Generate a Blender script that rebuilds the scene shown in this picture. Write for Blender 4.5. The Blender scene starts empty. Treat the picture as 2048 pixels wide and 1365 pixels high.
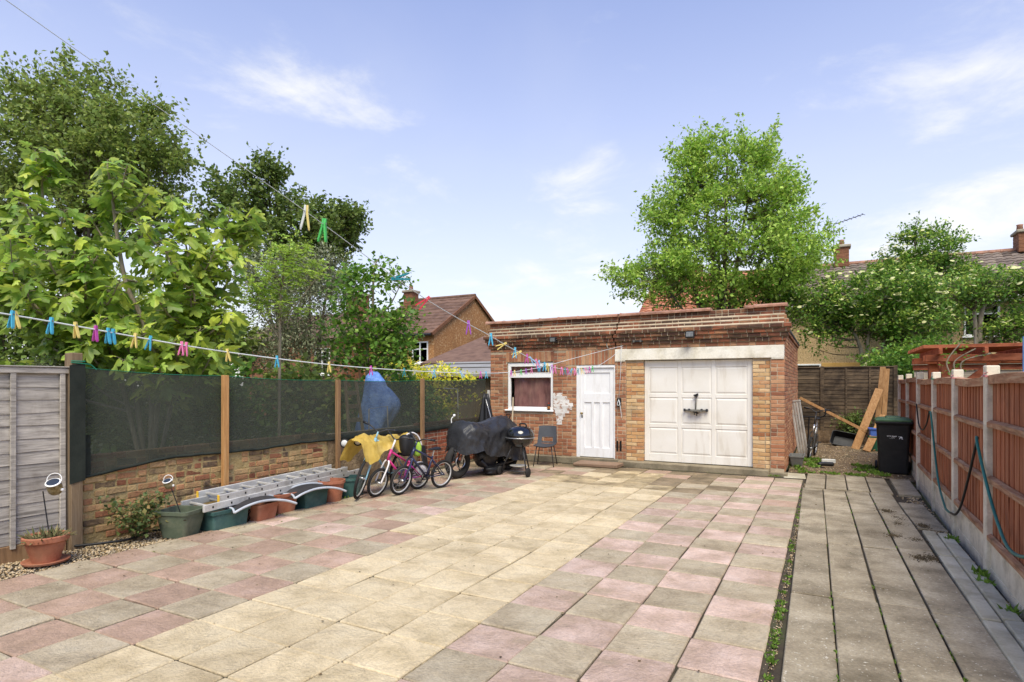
import bpy, bmesh, math, random
import numpy as np
from mathutils import Vector, Matrix, Euler
R = math.radians
random.seed(7); rng = np.random.default_rng(7)
sc = bpy.context.scene
COL = sc.collection

# ------------------------------------------------------------------ camera
cam = bpy.data.cameras.new('camera'); camo = bpy.data.objects.new('camera', cam); COL.objects.link(camo)
camo.location = (0, 0, 1.70); camo.rotation_euler = (R(90), 0, R(27.651))
cam.sensor_width = 36.0; cam.lens = 36.0 * 1191 / 2048; cam.shift_y = 85.5 / 2048
cam.clip_start = 0.05; cam.clip_end = 3000
sc.camera = camo

# ------------------------------------------------------------------ sky, sun, exposure
SUN_DIR = Vector((0.30, -0.50, 0.85)).normalized()
sun_el = math.asin(SUN_DIR.z); sun_az = math.atan2(SUN_DIR.x, SUN_DIR.y)
wd = bpy.data.worlds.new('World'); sc.world = wd; wd.use_nodes = True
nt = wd.node_tree; nt.nodes.clear()
def wn(t, **k):
    n = nt.nodes.new(t)
    for a, b in k.items(): setattr(n, a, b)
    return n
wout = wn('ShaderNodeOutputWorld'); wbg = wn('ShaderNodeBackground'); nt.links.new(wbg.outputs[0], wout.inputs[0])
sky = wn('ShaderNodeTexSky', sky_type='NISHITA', sun_disc=False, sun_elevation=sun_el, sun_rotation=sun_az, air_density=1.0, dust_density=0.6, ozone_density=2.2)
wbg.inputs[1].default_value = 0.115
tc = wn('ShaderNodeTexCoord'); sep = wn('ShaderNodeSeparateXYZ'); nt.links.new(tc.outputs['Generated'], sep.inputs[0])
def wm(op, a, b=None, c=None, clamp=False):
    n = wn('ShaderNodeMath', operation=op, use_clamp=clamp)
    for i, x in enumerate((a, b, c)):
        if x is None: continue
        if isinstance(x, (int, float)): n.inputs[i].default_value = x
        else: nt.links.new(x, n.inputs[i])
    return n.outputs[0]
# thin cloud layer: the view direction is laid out on a flat layer overhead (x/z, y/z)
zz = wm('MAXIMUM', sep.outputs[2], 0.0); zq = wm('ADD', zz, 0.18)
cx = wm('DIVIDE', sep.outputs[0], zq); cy = wm('DIVIDE', sep.outputs[1], zq)
cmb = wn('ShaderNodeCombineXYZ'); nt.links.new(cx, cmb.inputs[0]); nt.links.new(cy, cmb.inputs[1]); cmb.inputs[2].default_value = 8.32
def wnoise(scale, detail, rough, dist=0.0):
    n = wn('ShaderNodeTexNoise'); n.inputs['Scale'].default_value = scale; n.inputs['Detail'].default_value = detail
    n.inputs['Roughness'].default_value = rough; n.inputs['Distortion'].default_value = dist
    nt.links.new(cmb.outputs[0], n.inputs['Vector']); return n.outputs[0]
def wramp(x, lo, hi):
    n = wn('ShaderNodeMapRange', clamp=True, interpolation_type='SMOOTHSTEP'); nt.links.new(x, n.inputs[0]); n.inputs[1].default_value = lo; n.inputs[2].default_value = hi
    return n.outputs[0]
big = wnoise(0.55, 3, 0.5); fine = wnoise(2.3, 9, 0.62, 0.35)
cl = wm('ADD', wm('MULTIPLY', big, 0.62), wm('MULTIPLY', fine, 0.48))
cloud = wm('MULTIPLY', wramp(cl, 0.57, 0.74), 0.92)
veil = wm('MULTIPLY', wramp(wnoise(0.8, 5, 0.55, 0.6), 0.45, 0.8), 0.10)
hz = wm('MULTIPLY', wm('POWER', wm('SUBTRACT', 1.0, zz, clamp=True), 1.6), 0.98)
fac = wm('SUBTRACT', 1.0, wm('MULTIPLY', wm('MULTIPLY', wm('SUBTRACT', 1.0, cloud), wm('SUBTRACT', 1.0, veil)), wm('SUBTRACT', 1.0, hz)), clamp=True)
mx = wn('ShaderNodeMix', data_type='RGBA'); nt.links.new(fac, mx.inputs[0])
# clear blue seen through the veil keeps the violet-blue cast of the photograph
tint = wn('ShaderNodeMix', data_type='RGBA', blend_type='MULTIPLY'); tint.inputs[0].default_value = 1.0
nt.links.new(sky.outputs[0], tint.inputs[6]); tint.inputs[7].default_value = (0.35, 0.56, 0.98, 1)
nt.links.new(tint.outputs[2], mx.inputs[6]); mx.inputs[7].default_value = (4.15, 4.12, 3.92, 1)
nt.links.new(mx.outputs[2], wbg.inputs[0])
sl = bpy.data.lights.new('sun', 'SUN'); sl.energy = 2.0; sl.angle = R(34); sl.color = (1.0, 0.92, 0.72)
so = bpy.data.objects.new('sun', sl); COL.objects.link(so); so.location = (0, 0, 30)
so.rotation_euler = SUN_DIR.to_track_quat('Z', 'Y').to_euler()
vs = sc.view_settings; vs.view_transform = 'Standard'; vs.look = 'None'; vs.exposure = 1.2; vs.gamma = 1.0; vs.use_curve_mapping = False
sc.render.engine = 'CYCLES'; sc.cycles.use_denoising = True; sc.cycles.max_bounces = 8; sc.cycles.transparent_max_bounces = 16
sc.cycles.diffuse_bounces = 5; sc.cycles.caustics_reflective = False; sc.cycles.caustics_refractive = False

# ------------------------------------------------------------------ mesh helpers
def _template():
    s8 = [(a, b, c) for a in (-1, 1) for b in (-1, 1) for c in (-1, 1)]
    idx = {}; vs_ = []
    for s in s8:
        for ax in range(3):
            idx[(s, ax)] = len(vs_); vs_.append((s, ax))
    F = []
    for ax in range(3):
        o1, o2 = (ax + 1) % 3, (ax + 2) % 3
        for sg in (-1, 1):
            q = []
            for a, b in ((-1, -1), (1, -1), (1, 1), (-1, 1)):
                s = [0, 0, 0]; s[ax] = sg; s[o1] = a; s[o2] = b; q.append(idx[(tuple(s), ax)])
            F.append(q)
        for a in (-1, 1):
            for b in (-1, 1):
                s0 = [0, 0, 0]; s0[o1] = a; s0[o2] = b; s1 = list(s0); s0[ax] = -1; s1[ax] = 1
                F.append([idx[(tuple(s0), o1)], idx[(tuple(s1), o1)], idx[(tuple(s1), o2)], idx[(tuple(s0), o2)]])
    for s in s8: F.append([idx[(s, 0)], idx[(s, 1)], idx[(s, 2)]])
    P = [Vector([sg * (1.0 if ax == i else 0.8) for i, sg in enumerate(s)]) for s, ax in vs_]
    out = []
    for f in F:
        n = (P[f[1]] - P[f[0]]).cross(P[f[2]] - P[f[0]]); c = sum((P[i] for i in f), Vector())
        out.append(f if n.dot(c) > 0 else f[::-1])
    return vs_, out
_CV, _CF = _template()

class MB:
    def __init__(s): s.v = []; s.f = []
    def add(s, vs_, fs_, M=None):
        o = len(s.v)
        if M is not None: vs_ = [tuple(M @ Vector(p)) for p in vs_]
        s.v.extend(vs_); s.f.extend([tuple(i + o for i in f) for f in fs_]); return s
    def box(s, x0, x1, y0, y1, z0, z1, b=0.0, M=None, j=0.0):
        lo = (min(x0, x1), min(y0, y1), min(z0, z1)); hi = (max(x0, x1), max(y0, y1), max(z0, z1))
        if b <= 0:
            vs_ = [(hi[0] if a else lo[0], hi[1] if c else lo[1], hi[2] if d else lo[2]) for a in (0, 1) for c in (0, 1) for d in (0, 1)]
            fs_ = [(0, 1, 3, 2), (4, 6, 7, 5), (0, 4, 5, 1), (2, 3, 7, 6), (0, 2, 6, 4), (1, 5, 7, 3)]
        else:
            b = min(b, *[(hi[i] - lo[i]) * 0.45 for i in range(3)])
            jit = {}
            vs_ = []
            for sg, ax in _CV:
                if j and sg not in jit: jit[sg] = [random.uniform(-j, j) for _ in range(3)]
                p = [(hi[i] if sg[i] > 0 else lo[i]) - (0 if i == ax else sg[i] * b) for i in range(3)]
                if j: p = [p[i] + jit[sg][i] for i in range(3)]
                vs_.append(tuple(p))
            fs_ = _CF
        return s.add(vs_, fs_, M)
    def bar(s, p0, p1, w, d, b=0.0, up=(0, 0, 1)):
        p0 = Vector(p0); p1 = Vector(p1); z = (p1 - p0); L = z.length; z.normalize()
        u = Vector(up)
        if abs(u.dot(z)) > 0.97: u = Vector((1, 0, 0))
        x = u.cross(z).normalized(); y = z.cross(x)
        M = Matrix(((x.x, y.x, z.x, p0.x), (x.y, y.y, z.y, p0.y), (x.z, y.z, z.z, p0.z), (0, 0, 0, 1)))
        return s.box(-w / 2, w / 2, -d / 2, d / 2, 0, L, b, M)
    def tube(s, pts, r, n=8, cap=True, closed=False):
        pts = [Vector(p) for p in pts]; N = len(pts)
        rs = [r] * N if isinstance(r, (int, float)) else list(r)
        T = []
        for i in range(N):
            a = pts[(i - 1) % N] if (closed or i > 0) else pts[0]; b = pts[(i + 1) % N] if (closed or i < N - 1) else pts[-1]
            t = b - a; T.append(t.normalized() if t.length > 1e-9 else Vector((0, 0, 1)))
        u = Vector((0, 0, 1))
        if abs(u.dot(T[0])) > 0.9: u = Vector((1, 0, 0))
        x = u.cross(T[0]).normalized(); o = len(s.v)
        for i in range(N):
            x = (x - T[i] * x.dot(T[i])); x = x.normalized() if x.length > 1e-6 else T[i].orthogonal().normalized()
            y = T[i].cross(x)
            for k in range(n):
                a = 2 * math.pi * k / n; s.v.append(tuple(pts[i] + (x * math.cos(a) + y * math.sin(a)) * rs[i]))
        for i in range(N if closed else N - 1):
            i2 = (i + 1) % N
            for k in range(n):
                k2 = (k + 1) % n; s.f.append((o + i * n + k, o + i * n + k2, o + i2 * n + k2, o + i2 * n + k))
        if cap and not closed:
            s.f.append(tuple(o + k for k in range(n))[::-1]); s.f.append(tuple(o + (N - 1) * n + k for k in range(n)))
        return s
    def ring(s, c, axis, R_, r, n=28, m=7):
        axis = Vector(axis).normalized(); x = axis.orthogonal().normalized(); y = axis.cross(x); c = Vector(c)
        return s.tube([c + (x * math.cos(2 * math.pi * k / n) + y * math.sin(2 * math.pi * k / n)) * R_ for k in range(n)], r, m, closed=True)
    def lathe(s, prof, n=24, M=None, cap=True):
        o = []; fs_ = []; vs_ = []
        for r, z in prof:
            for k in range(n):
                a = 2 * math.pi * k / n; vs_.append((r * math.cos(a), r * math.sin(a), z))
        for i in range(len(prof) - 1):
            for k in range(n):
                k2 = (k + 1) % n; fs_.append((i * n + k, i * n + k2, (i + 1) * n + k2, (i + 1) * n + k))
        if cap:
            fs_.append(tuple(range(n))[::-1]); fs_.append(tuple((len(prof) - 1) * n + k for k in range(n)))
        return s.add(vs_, fs_, M)
    def grid(s, fn, nu, nv):
        o = len(s.v)
        for i in range(nu + 1):
            for k in range(nv + 1): s.v.append(tuple(fn(i / nu, k / nv)))
        for i in range(nu):
            for k in range(nv):
                a = o + i * (nv + 1) + k; s.f.append((a, a + nv + 1, a + nv + 2, a + 1))
        return s
    def prism(s, poly, d, M=None):
        n = len(poly); vs_ = [(x, y, 0) for x, y in poly] + [(x, y, d) for x, y in poly]
        fs_ = [tuple(range(n))[::-1], tuple(range(n, 2 * n))] + [(k, (k + 1) % n, n + (k + 1) % n, n + k) for k in range(n)]
        return s.add(vs_, fs_, M)
    def loft(s, rings, cap=True):
        n = len(rings[0]); o = len(s.v)
        for r in rings: s.v.extend([tuple(p) for p in r])
        for i in range(len(rings) - 1):
            for k in range(n):
                k2 = (k + 1) % n; s.f.append((o + i * n + k, o + i * n + k2, o + (i + 1) * n + k2, o + (i + 1) * n + k))
        if cap:
            s.f.append(tuple(o + k for k in range(n))[::-1]); s.f.append(tuple(o + (len(rings) - 1) * n + k for k in range(n)))
        return s
    def mesh(s, name, mat, smooth=False):
        me = bpy.data.meshes.new(name); me.from_pydata(s.v, [], s.f)
        if mat: me.materials.append(mat)
        if smooth: me.polygons.foreach_set('use_smooth', [True] * len(me.polygons))
        me.update(); return me
    def build(s, name, mat, parent=None, smooth=False, local=False, kind=None):
        return place(name, s.mesh(name, mat, smooth), parent, local=local, kind=kind)

def place(name, me, parent=None, loc=None, rot=None, scale=None, local=False, kind=None):
    o = bpy.data.objects.new(name, me); COL.objects.link(o)
    if loc is not None: o.location = loc
    if rot is not None: o.rotation_euler = rot
    if scale is not None: o.scale = scale
    if parent is not None:
        o.parent = parent
        if not local and parent.type == 'EMPTY':
            o.matrix_parent_inverse = Matrix.Translation(-Vector(parent.location))
    if kind: o['kind'] = kind
    return o
def tag(o, label, cat, group=None, kind=None):
    o['label'] = label
    if cat: o['category'] = cat
    if group: o['group'] = group
    if kind: o['kind'] = kind
    return o
def thing(name, label, cat, loc=(0, 0, 0), rotz=0.0, group=None):
    o = bpy.data.objects.new(name, None); COL.objects.link(o); o.empty_display_size = 0.1
    o.location = loc; o.rotation_euler = (0, 0, rotz); return tag(o, label, cat, group)
def struct(o, label=None):
    o['kind'] = 'structure'
    if label: o['label'] = label
    return o
def arr_mesh(name, V, Fq, mat, smooth=False):
    """V (n,3) array, Fq (m,k) array of equal-sized faces"""
    me = bpy.data.meshes.new(name); n = len(V); m, k = Fq.shape
    me.vertices.add(n); me.vertices.foreach_set('co', np.ascontiguousarray(V, dtype=np.float32).ravel())
    me.loops.add(m * k); me.loops.foreach_set('vertex_index', np.ascontiguousarray(Fq, dtype=np.int32).ravel())
    me.polygons.add(m); me.polygons.foreach_set('loop_start', np.arange(0, m * k, k, dtype=np.int32))
    if smooth: me.polygons.foreach_set('use_smooth', np.ones(m, dtype=bool))
    me.materials.append(mat); me.update(calc_edges=True); me.validate(); return me
def vn(x, y, z, s=1.0, seed=0):
    from mathutils import noise
    return noise.noise(Vector((x * s + seed * 13.1, y * s - seed * 7.7, z * s + seed * 3.3)))
def smooth_path(pts, k=6):
    pts = [Vector(p) for p in pts]; out = []
    for i in range(len(pts) - 1):
        p0 = pts[max(i - 1, 0)]; p1 = pts[i]; p2 = pts[i + 1]; p3 = pts[min(i + 2, len(pts) - 1)]
        for q in range(k):
            t = q / k
            out.append(0.5 * ((2 * p1) + (p2 - p0) * t + (2 * p0 - 5 * p1 + 4 * p2 - p3) * t * t + (3 * p1 - p0 - 3 * p2 + p3) * t ** 3))
    out.append(pts[-1]); return out

# ------------------------------------------------------------------ materials
def C(r, g, b):
    f = lambda c: (c / 255 / 12.92) if c <= 10.3 else ((c / 255 + 0.055) / 1.055) ** 2.4
    return (f(r), f(g), f(b), 1.0)
MATS = {}
def X(k, *cols): return [(c[0] * k, c[1] * k, c[2] * k, 1.0) for c in cols]
def pm(name, cols, scale=3.0, rough=0.85, bump=0.25, bscale=45.0, bdist=0.01, metal=0.0, rand=0.12, hue=0.0, dirt=None, dscale=1.6, dlo=0.5, dhi=0.68, damt=0.6,
       stretch=(1, 1, 1), spec=0.3, pick=False, distort=0.0, detail=7, lo=0.3, hi=0.7, coat=0.0, transl=0.0, alpha=None, wave=None, sheen=0.0, speck=None, sscale=120, sthr=0.68, ridge=0.0, local=False, grain=0.36, vein=0.0, dstretch=None):
    m = bpy.data.materials.new(name); m.use_nodes = True; t = m.node_tree; t.nodes.clear(); L = t.links.new
    def N(ty, **k):
        n = t.nodes.new(ty)
        for a, b in k.items(): setattr(n, a, b)
        return n
    def M_(op, a, b=None, clamp=False):
        n = N('ShaderNodeMath', operation=op, use_clamp=clamp)
        for i, x in enumerate((a, b)):
            if x is None: continue
            if isinstance(x, (int, float)): n.inputs[i].default_value = x
            else: L(x, n.inputs[i])
        return n.outputs[0]
    geo = N('ShaderNodeNewGeometry'); oi = N('ShaderNodeObjectInfo')
    r = M_('FRACT', M_('ADD', oi.outputs['Random'], geo.outputs['Random Per Island']))
    if local:
        tcn = N('ShaderNodeTexCoord'); pos = tcn.outputs['Object']
    else: pos = geo.outputs['Position']
    off = N('ShaderNodeVectorMath', operation='SCALE'); off.inputs[0].default_value = (17.3, 31.1, 23.7); L(r, off.inputs['Scale'])
    addv = N('ShaderNodeVectorMath', operation='ADD'); L(pos, addv.inputs[0]); L(off.outputs[0], addv.inputs[1])
    mp = N('ShaderNodeMapping'); mp.inputs['Scale'].default_value = stretch; L(addv.outputs[0], mp.inputs[0])
    def noise(s_, d_=detail, ro=0.6, di=0.0, vec=None):
        n = N('ShaderNodeTexNoise'); n.inputs['Scale'].default_value = s_; n.inputs['Detail'].default_value = d_; n.inputs['Roughness'].default_value = ro
        n.inputs['Distortion'].default_value = di; L(vec if vec is not None else mp.outputs[0], n.inputs['Vector']); return n.outputs[0]
    def rng_(x, a, b):
        n = N('ShaderNodeMapRange', clamp=True); L(x, n.inputs[0]); n.inputs[1].default_value = a; n.inputs[2].default_value = b; return n.outputs[0]
    ramp = N('ShaderNodeValToRGB'); el = ramp.color_ramp.elements
    while len(el) < len(cols): el.new(0.5)
    for i, c in enumerate(cols):
        el[i].position = i / max(1, len(cols) - 1); el[i].color = c
    n1 = noise(scale, detail, 0.62, distort)
    if pick:
        ramp.color_ramp.interpolation = 'LINEAR'; L(M_('ADD', r, M_('MULTIPLY', M_('SUBTRACT', n1, 0.5), 0.35), clamp=True), ramp.inputs[0])
    else: L(rng_(n1, lo, hi), ramp.inputs[0])
    col = ramp.outputs[0]
    # brightness by piece and by fine grain
    r2 = M_('FRACT', M_('MULTIPLY', r, 7.31))
    val = M_('ADD', 1.0 - rand, M_('MULTIPLY', r2, 2 * rand))
    val = M_('MULTIPLY', val, M_('ADD', 1.0 - grain / 2, M_('MULTIPLY', noise(bscale * 0.8, 3, 0.6), grain)))
    if vein:
        vv = M_('ABSOLUTE', M_('SUBTRACT', noise(ridge, 8, 0.62, 0.9), 0.5)); val = M_('MULTIPLY', val, M_('SUBTRACT', 1.0, M_('MULTIPLY', M_('SUBTRACT', 1.0, rng_(vv, 0.0, 0.035)), vein)))
    hs = N('ShaderNodeHueSaturation'); L(col, hs.inputs['Color']); L(val, hs.inputs['Value'])
    if hue: L(M_('ADD', 0.5 - hue, M_('MULTIPLY', M_('FRACT', M_('MULTIPLY', r, 3.77)), 2 * hue)), hs.inputs['Hue'])
    col = hs.outputs[0]
    if dirt is not None:
        dm = N('ShaderNodeMix', data_type='RGBA'); dv = pos
        if dstretch is not None:
            dmp = N('ShaderNodeMapping'); dmp.inputs['Scale'].default_value = dstretch; L(pos, dmp.inputs[0]); dv = dmp.outputs[0]
        L(M_('MULTIPLY', rng_(noise(dscale, 8, 0.65, 0.3, dv), dlo, dhi), damt), dm.inputs[0])
        L(col, dm.inputs[6]); dm.inputs[7].default_value = dirt; col = dm.outputs[2]
    if speck is not None:
        dm = N('ShaderNodeMix', data_type='RGBA'); L(M_('MULTIPLY', rng_(noise(sscale, 2, 0.5, 0.0, pos), sthr, sthr + 0.05), 0.8), dm.inputs[0])
        L(col, dm.inputs[6]); dm.inputs[7].default_value = speck; col = dm.outputs[2]
    bs = N('ShaderNodeBsdfPrincipled'); L(col, bs.inputs['Base Color']); bs.inputs['Metallic'].default_value = metal
    bs.inputs['Specular IOR Level'].default_value = spec; bs.inputs['Coat Weight'].default_value = coat
    if sheen: bs.inputs['Sheen Weight'].default_value = sheen
    L(M_('ADD', rough - 0.1, M_('MULTIPLY', noise(scale * 3, 4), 0.2), clamp=True), bs.inputs['Roughness'])
    if bump > 0:
        h = noise(bscale, 6, 0.65, distort)
        if ridge: h = M_('ADD', h, M_('MULTIPLY', noise(ridge, 8, 0.62, 0.9), 2.5))
        b = N('ShaderNodeBump'); b.inputs['Strength'].default_value = bump; b.inputs['Distance'].default_value = bdist; L(h, b.inputs['Height']); L(b.outputs[0], bs.inputs['Normal'])
    sh = bs.outputs[0]
    if transl:
        tr = N('ShaderNodeBsdfTranslucent'); hb = N('ShaderNodeHueSaturation'); hb.inputs['Saturation'].default_value = 1.0; hb.inputs['Value'].default_value = 1.5; L(col, hb.inputs['Color']); L(hb.outputs[0], tr.inputs[0])
        ms = N('ShaderNodeMixShader'); ms.inputs[0].default_value = transl; L(sh, ms.inputs[1]); L(tr.outputs[0], ms.inputs[2]); sh = ms.outputs[0]
    if alpha is not None:
        tp = N('ShaderNodeBsdfTransparent'); ms = N('ShaderNodeMixShader'); L(sh, ms.inputs[2]); L(tp.outputs[0], ms.inputs[1])
        L(M_('ADD', alpha - 0.08, M_('MULTIPLY', noise(2.2, 6), 0.16), clamp=True), ms.inputs[0]); sh = ms.outputs[0]
    o = N('ShaderNodeOutputMaterial'); L(sh, o.inputs[0]); MATS[name] = m; return m

m_soil = pm('soil', [C(78, 62, 46), C(110, 92, 70), C(140, 118, 92)], scale=4, bump=0.8, bscale=30, bdist=0.03, dirt=C(70, 80, 45), dscale=0.8, damt=0.35, speck=C(165, 150, 125), sscale=55, sthr=0.62)
m_garden = pm('garden_ground', [C(52, 58, 34), C(72, 80, 44), C(88, 84, 56)], scale=1.2, bump=0.8, bscale=20, bdist=0.03)
m_bed = pm('joint_soil', [C(58, 50, 40), C(84, 74, 58)], scale=9, bump=0.7, bscale=60, dirt=C(70, 84, 40), dscale=1.5, damt=0.4)
m_mortar = pm('mortar', [C(162, 145, 120), C(190, 173, 147)], scale=6, bump=0.5, bscale=80, dirt=C(90, 78, 62), dscale=1.3, damt=0.5)
m_conc = pm('concrete', [C(138, 128, 110), C(162, 153, 134), C(176, 168, 150)], scale=2.5, bump=0.35, bscale=90, bdist=0.006, dirt=C(82, 76, 62), dscale=2.2, dlo=0.52, dhi=0.75, damt=0.5, speck=C(190, 184, 170), sscale=150, sthr=0.7)
m_white = pm('white_paint', [C(232, 230, 226), C(240, 239, 236)], scale=3, rough=0.5, bump=0.08, bscale=60, rand=0.02, dirt=C(196, 188, 172), dscale=1.5, dlo=0.58, dhi=0.85, damt=0.4)
m_black = pm('black_plastic', [C(24, 24, 26), C(34, 34, 36)], scale=5, rough=0.5, bump=0.1, bscale=120, spec=0.4)
m_darkmetal = pm('dark_metal', [C(30, 30, 32), C(46, 45, 46)], scale=6, rough=0.45, bump=0.1, bscale=90, spec=0.5)
m_alu = pm('aluminium', [C(186, 183, 176), C(212, 210, 204)], scale=5, rough=0.45, metal=0.25, bump=0.1, bscale=100, dirt=C(120, 112, 98), dscale=4, damt=0.4)
m_timber = pm('timber', [C(150, 104, 58), C(184, 132, 78), C(198, 150, 96)], scale=3, stretch=(9, 9, 0.7), bump=0.2, bscale=30, rand=0.1, distort=0.6)
# ------------------------------------------------------------------ foliage helpers
def unit(a): return a / np.maximum(np.linalg.norm(a, axis=1, keepdims=True), 1e-9)
def leaf_arrays(P, D, Nn, L, w, fold=0.25, belly=0.45):
    n = len(P); D = unit(D); S = unit(np.cross(D, Nn)); U = np.cross(S, D)
    L = np.broadcast_to(np.asarray(L, float), (n,))[:, None]; W = L * w
    V = np.stack([P, P + D * L * belly + S * W + U * W * fold, P + D * L, P + D * L * belly - S * W + U * W * fold], 1).reshape(-1, 3)
    b = np.arange(n)[:, None] * 4
    return V, np.concatenate([np.stack([b + 0, b + 1, b + 2], -1), np.stack([b + 0, b + 2, b + 3], -1)], 1).reshape(-1, 3)
def rand_dirs(n, zbias=0.0, zs=1.0):
    d = rng.normal(size=(n, 3)); d[:, 2] = d[:, 2] * zs + zbias; return unit(d)
m_weed = pm('weed_leaf', [C(88, 118, 40), C(120, 150, 58)], scale=8, rough=0.6, bump=0, rand=0.3, transl=0.3)
def tufts(name, spots, label, cat, mat=m_weed, kind='stuff'):
    Vs, Fs, o = [], [], 0
    for (x, y, z, rad, hgt, n) in spots:
        P = np.c_[x + rng.normal(0, rad * 0.5, n), y + rng.normal(0, rad * 0.5, n), np.full(n, z)]
        D = rand_dirs(n, 0.9, 0.5); L = hgt * rng.uniform(0.4, 1.1, n)
        V, F = leaf_arrays(P, D, rand_dirs(n), L, 0.22); Vs.append(V); Fs.append(F + o); o += len(V)
    ob = place(name, arr_mesh(name, np.concatenate(Vs), np.concatenate(Fs), mat)); tag(ob, label, cat, kind=kind); return ob
def pebbles(name, n, area, size, mat, z=0.0, zf=None):
    """many small rounded stones in one mesh; area(k) gives k (x, y) points"""
    base = np.array([(1, 0, 0), (-1, 0, 0), (0, 1, 0), (0, -1, 0), (0, 0, 1), (0, 0, -1), ], float)
    tri = np.array([(0, 2, 4), (2, 1, 4), (1, 3, 4), (3, 0, 4), (2, 0, 5), (1, 2, 5), (3, 1, 5), (0, 3, 5)])
    xy = area(n); s = size * rng.uniform(0.45, 1.35, n)
    V = base[None] * (s[:, None, None] * rng.uniform(0.6, 1.1, (n, 1, 3)) * np.array([1, 1, 0.6]))
    a = rng.uniform(0, 6.28, n); ca, sa = np.cos(a)[:, None], np.sin(a)[:, None]
    X = V[:, :, 0] * ca - V[:, :, 1] * sa; Y = V[:, :, 0] * sa + V[:, :, 1] * ca
    zz_ = np.full(n, z) if zf is None else zf(xy)
    V = np.stack([X + xy[:, :1], Y + xy[:, 1:2], V[:, :, 2] + (zz_ + s * 0.15)[:, None]], -1).reshape(-1, 3)
    F = (tri[None] + (np.arange(n) * 6)[:, None, None]).reshape(-1, 3)
    return place(name, arr_mesh(name, V, F, mat, smooth=True))

# ------------------------------------------------------------------ ground
g = MB(); g.grid(lambda u, v: (-400 + 800 * u, -300 + 1100 * v, -0.16), 8, 8)
struct(g.build('ground', m_garden), 'green brown garden ground reaching to the houses')
g = MB(); g.box(-6.36, -0.30, 0.6, 12.0, -0.15, -0.016); g.box(-7.0, -6.36, 7.25, 12.0, -0.15, -0.018)
patio = struct(g.build('patio', m_bed), 'patio of square riven slabs in beige, pink and grey')
RIV = dict(grain=0.55, vein=0.13, bump=1.0, bscale=60, bdist=0.016, ridge=3.2, rough=0.82, rand=0.10)
m_beige = pm('slab_beige', [C(188, 168, 130), C(216, 196, 158), C(226, 208, 172)], scale=2.6, dirt=C(150, 128, 96), dscale=0.8, dlo=0.48, dhi=0.75, damt=0.4, **RIV)
m_pink = pm('slab_pink', [C(174, 154, 130), C(194, 166, 146), C(212, 184, 166), C(222, 196, 180)], scale=3.2, dirt=C(142, 122, 98), dscale=0.8, dlo=0.46, dhi=0.74, damt=0.38, **RIV)
m_grey = pm('slab_grey', [C(160, 144, 117), C(186, 170, 142), C(199, 185, 158)], scale=3.0, dirt=C(136, 118, 94), dscale=0.8, dlo=0.46, dhi=0.74, damt=0.38, **RIV)
m_brown = pm('slab_brown', [C(162, 136, 114), C(182, 152, 130), C(198, 168, 148)], scale=3.2, dirt=C(142, 122, 98), dscale=0.8, dlo=0.46, dhi=0.74, damt=0.38, **RIV)
m_dirty = pm('slab_mossy', [C(118, 102, 80), C(144, 126, 98), C(166, 146, 118)], scale=3.0, dirt=C(84, 76, 56), dscale=1.5, dlo=0.45, dhi=0.7, damt=0.6, **RIV)
m_beiged = pm('slab_beige_stained', [C(160, 140, 104), C(198, 176, 136), C(214, 194, 156)], scale=3.0, dirt=C(112, 98, 72), dscale=2.2, dlo=0.42, dhi=0.62, damt=0.75, **RIV)
slab_mesh = {}
for k_, m_ in (('d', m_dirty), ('s', m_beiged), ('b', m_beige), ('p', m_pink), ('g', m_grey), ('n', m_brown)):
    slab_mesh[k_] = [MB().box(-0.2245, 0.2245, -0.2205, 0.2205, -0.05, 0.0, 0.008, j=0.0045).mesh('slab', m_) for _ in range(4)]
def in_view(x, y, z=0.0, pad=120):
    t = -0.4641 * x + 0.8858 * y; l = 0.8858 * x + 0.4641 * y
    if t < 0.3: return False
    return -pad < 1024 + 1191 * l / t < 2048 + pad and -pad < 768 - 1191 * (z - 1.7) / t < 1365 + pad
for row in range(-5, 20):
    yc = 3.2 + 0.45 * row + 0.225
    if yc > 11.9: continue
    for c in range(0, 15):
        xc = -0.33 - 0.46 * c - 0.23
        if not any(in_view(xc + a, yc + b, 0.0, 700) for a in (-.22, .22) for b in (-.22, .22)): continue
        if c > 12 and yc < 7.4: continue
        if c > 13: continue
        if c < 4: k_ = ('p' if random.random() > 0.06 else 'n') if (c + row) % 2 else 'g'
        elif c < 8: k_ = 'b'
        elif c == 8 and 5.4 < yc < 10.2: k_ = 'b'
        else: k_ = ('n' if random.random() > 0.1 else 'p') if (c + row) % 2 == 0 else 'g'
        if yc > 10.8 and k_ == 'b' and not (5 <= c <= 6 and yc < 11.3): k_ = random.choice('gn')
        if c == 4 and yc > 9.9: k_ = 'n' if row % 2 else 'g'
        if k_ in 'gnp' and random.random() < min(.75, max(0, (yc - 9.3) / 2.2)) * (.45 if c < 4 else 1): k_ = 'd'
        if k_ == 'b' and random.random() < (.75 if yc > 9.4 else 0): k_ = 's'
        place('slab', random.choice(slab_mesh[k_]), patio, (xc + random.uniform(-.004, .004), yc + random.uniform(-.003, .003), random.uniform(-.005, .004)),
              (random.uniform(-.006, .006), random.uniform(-.006, .006), random.choice((0, math.pi)) + random.uniform(-.004, .004)))
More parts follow.
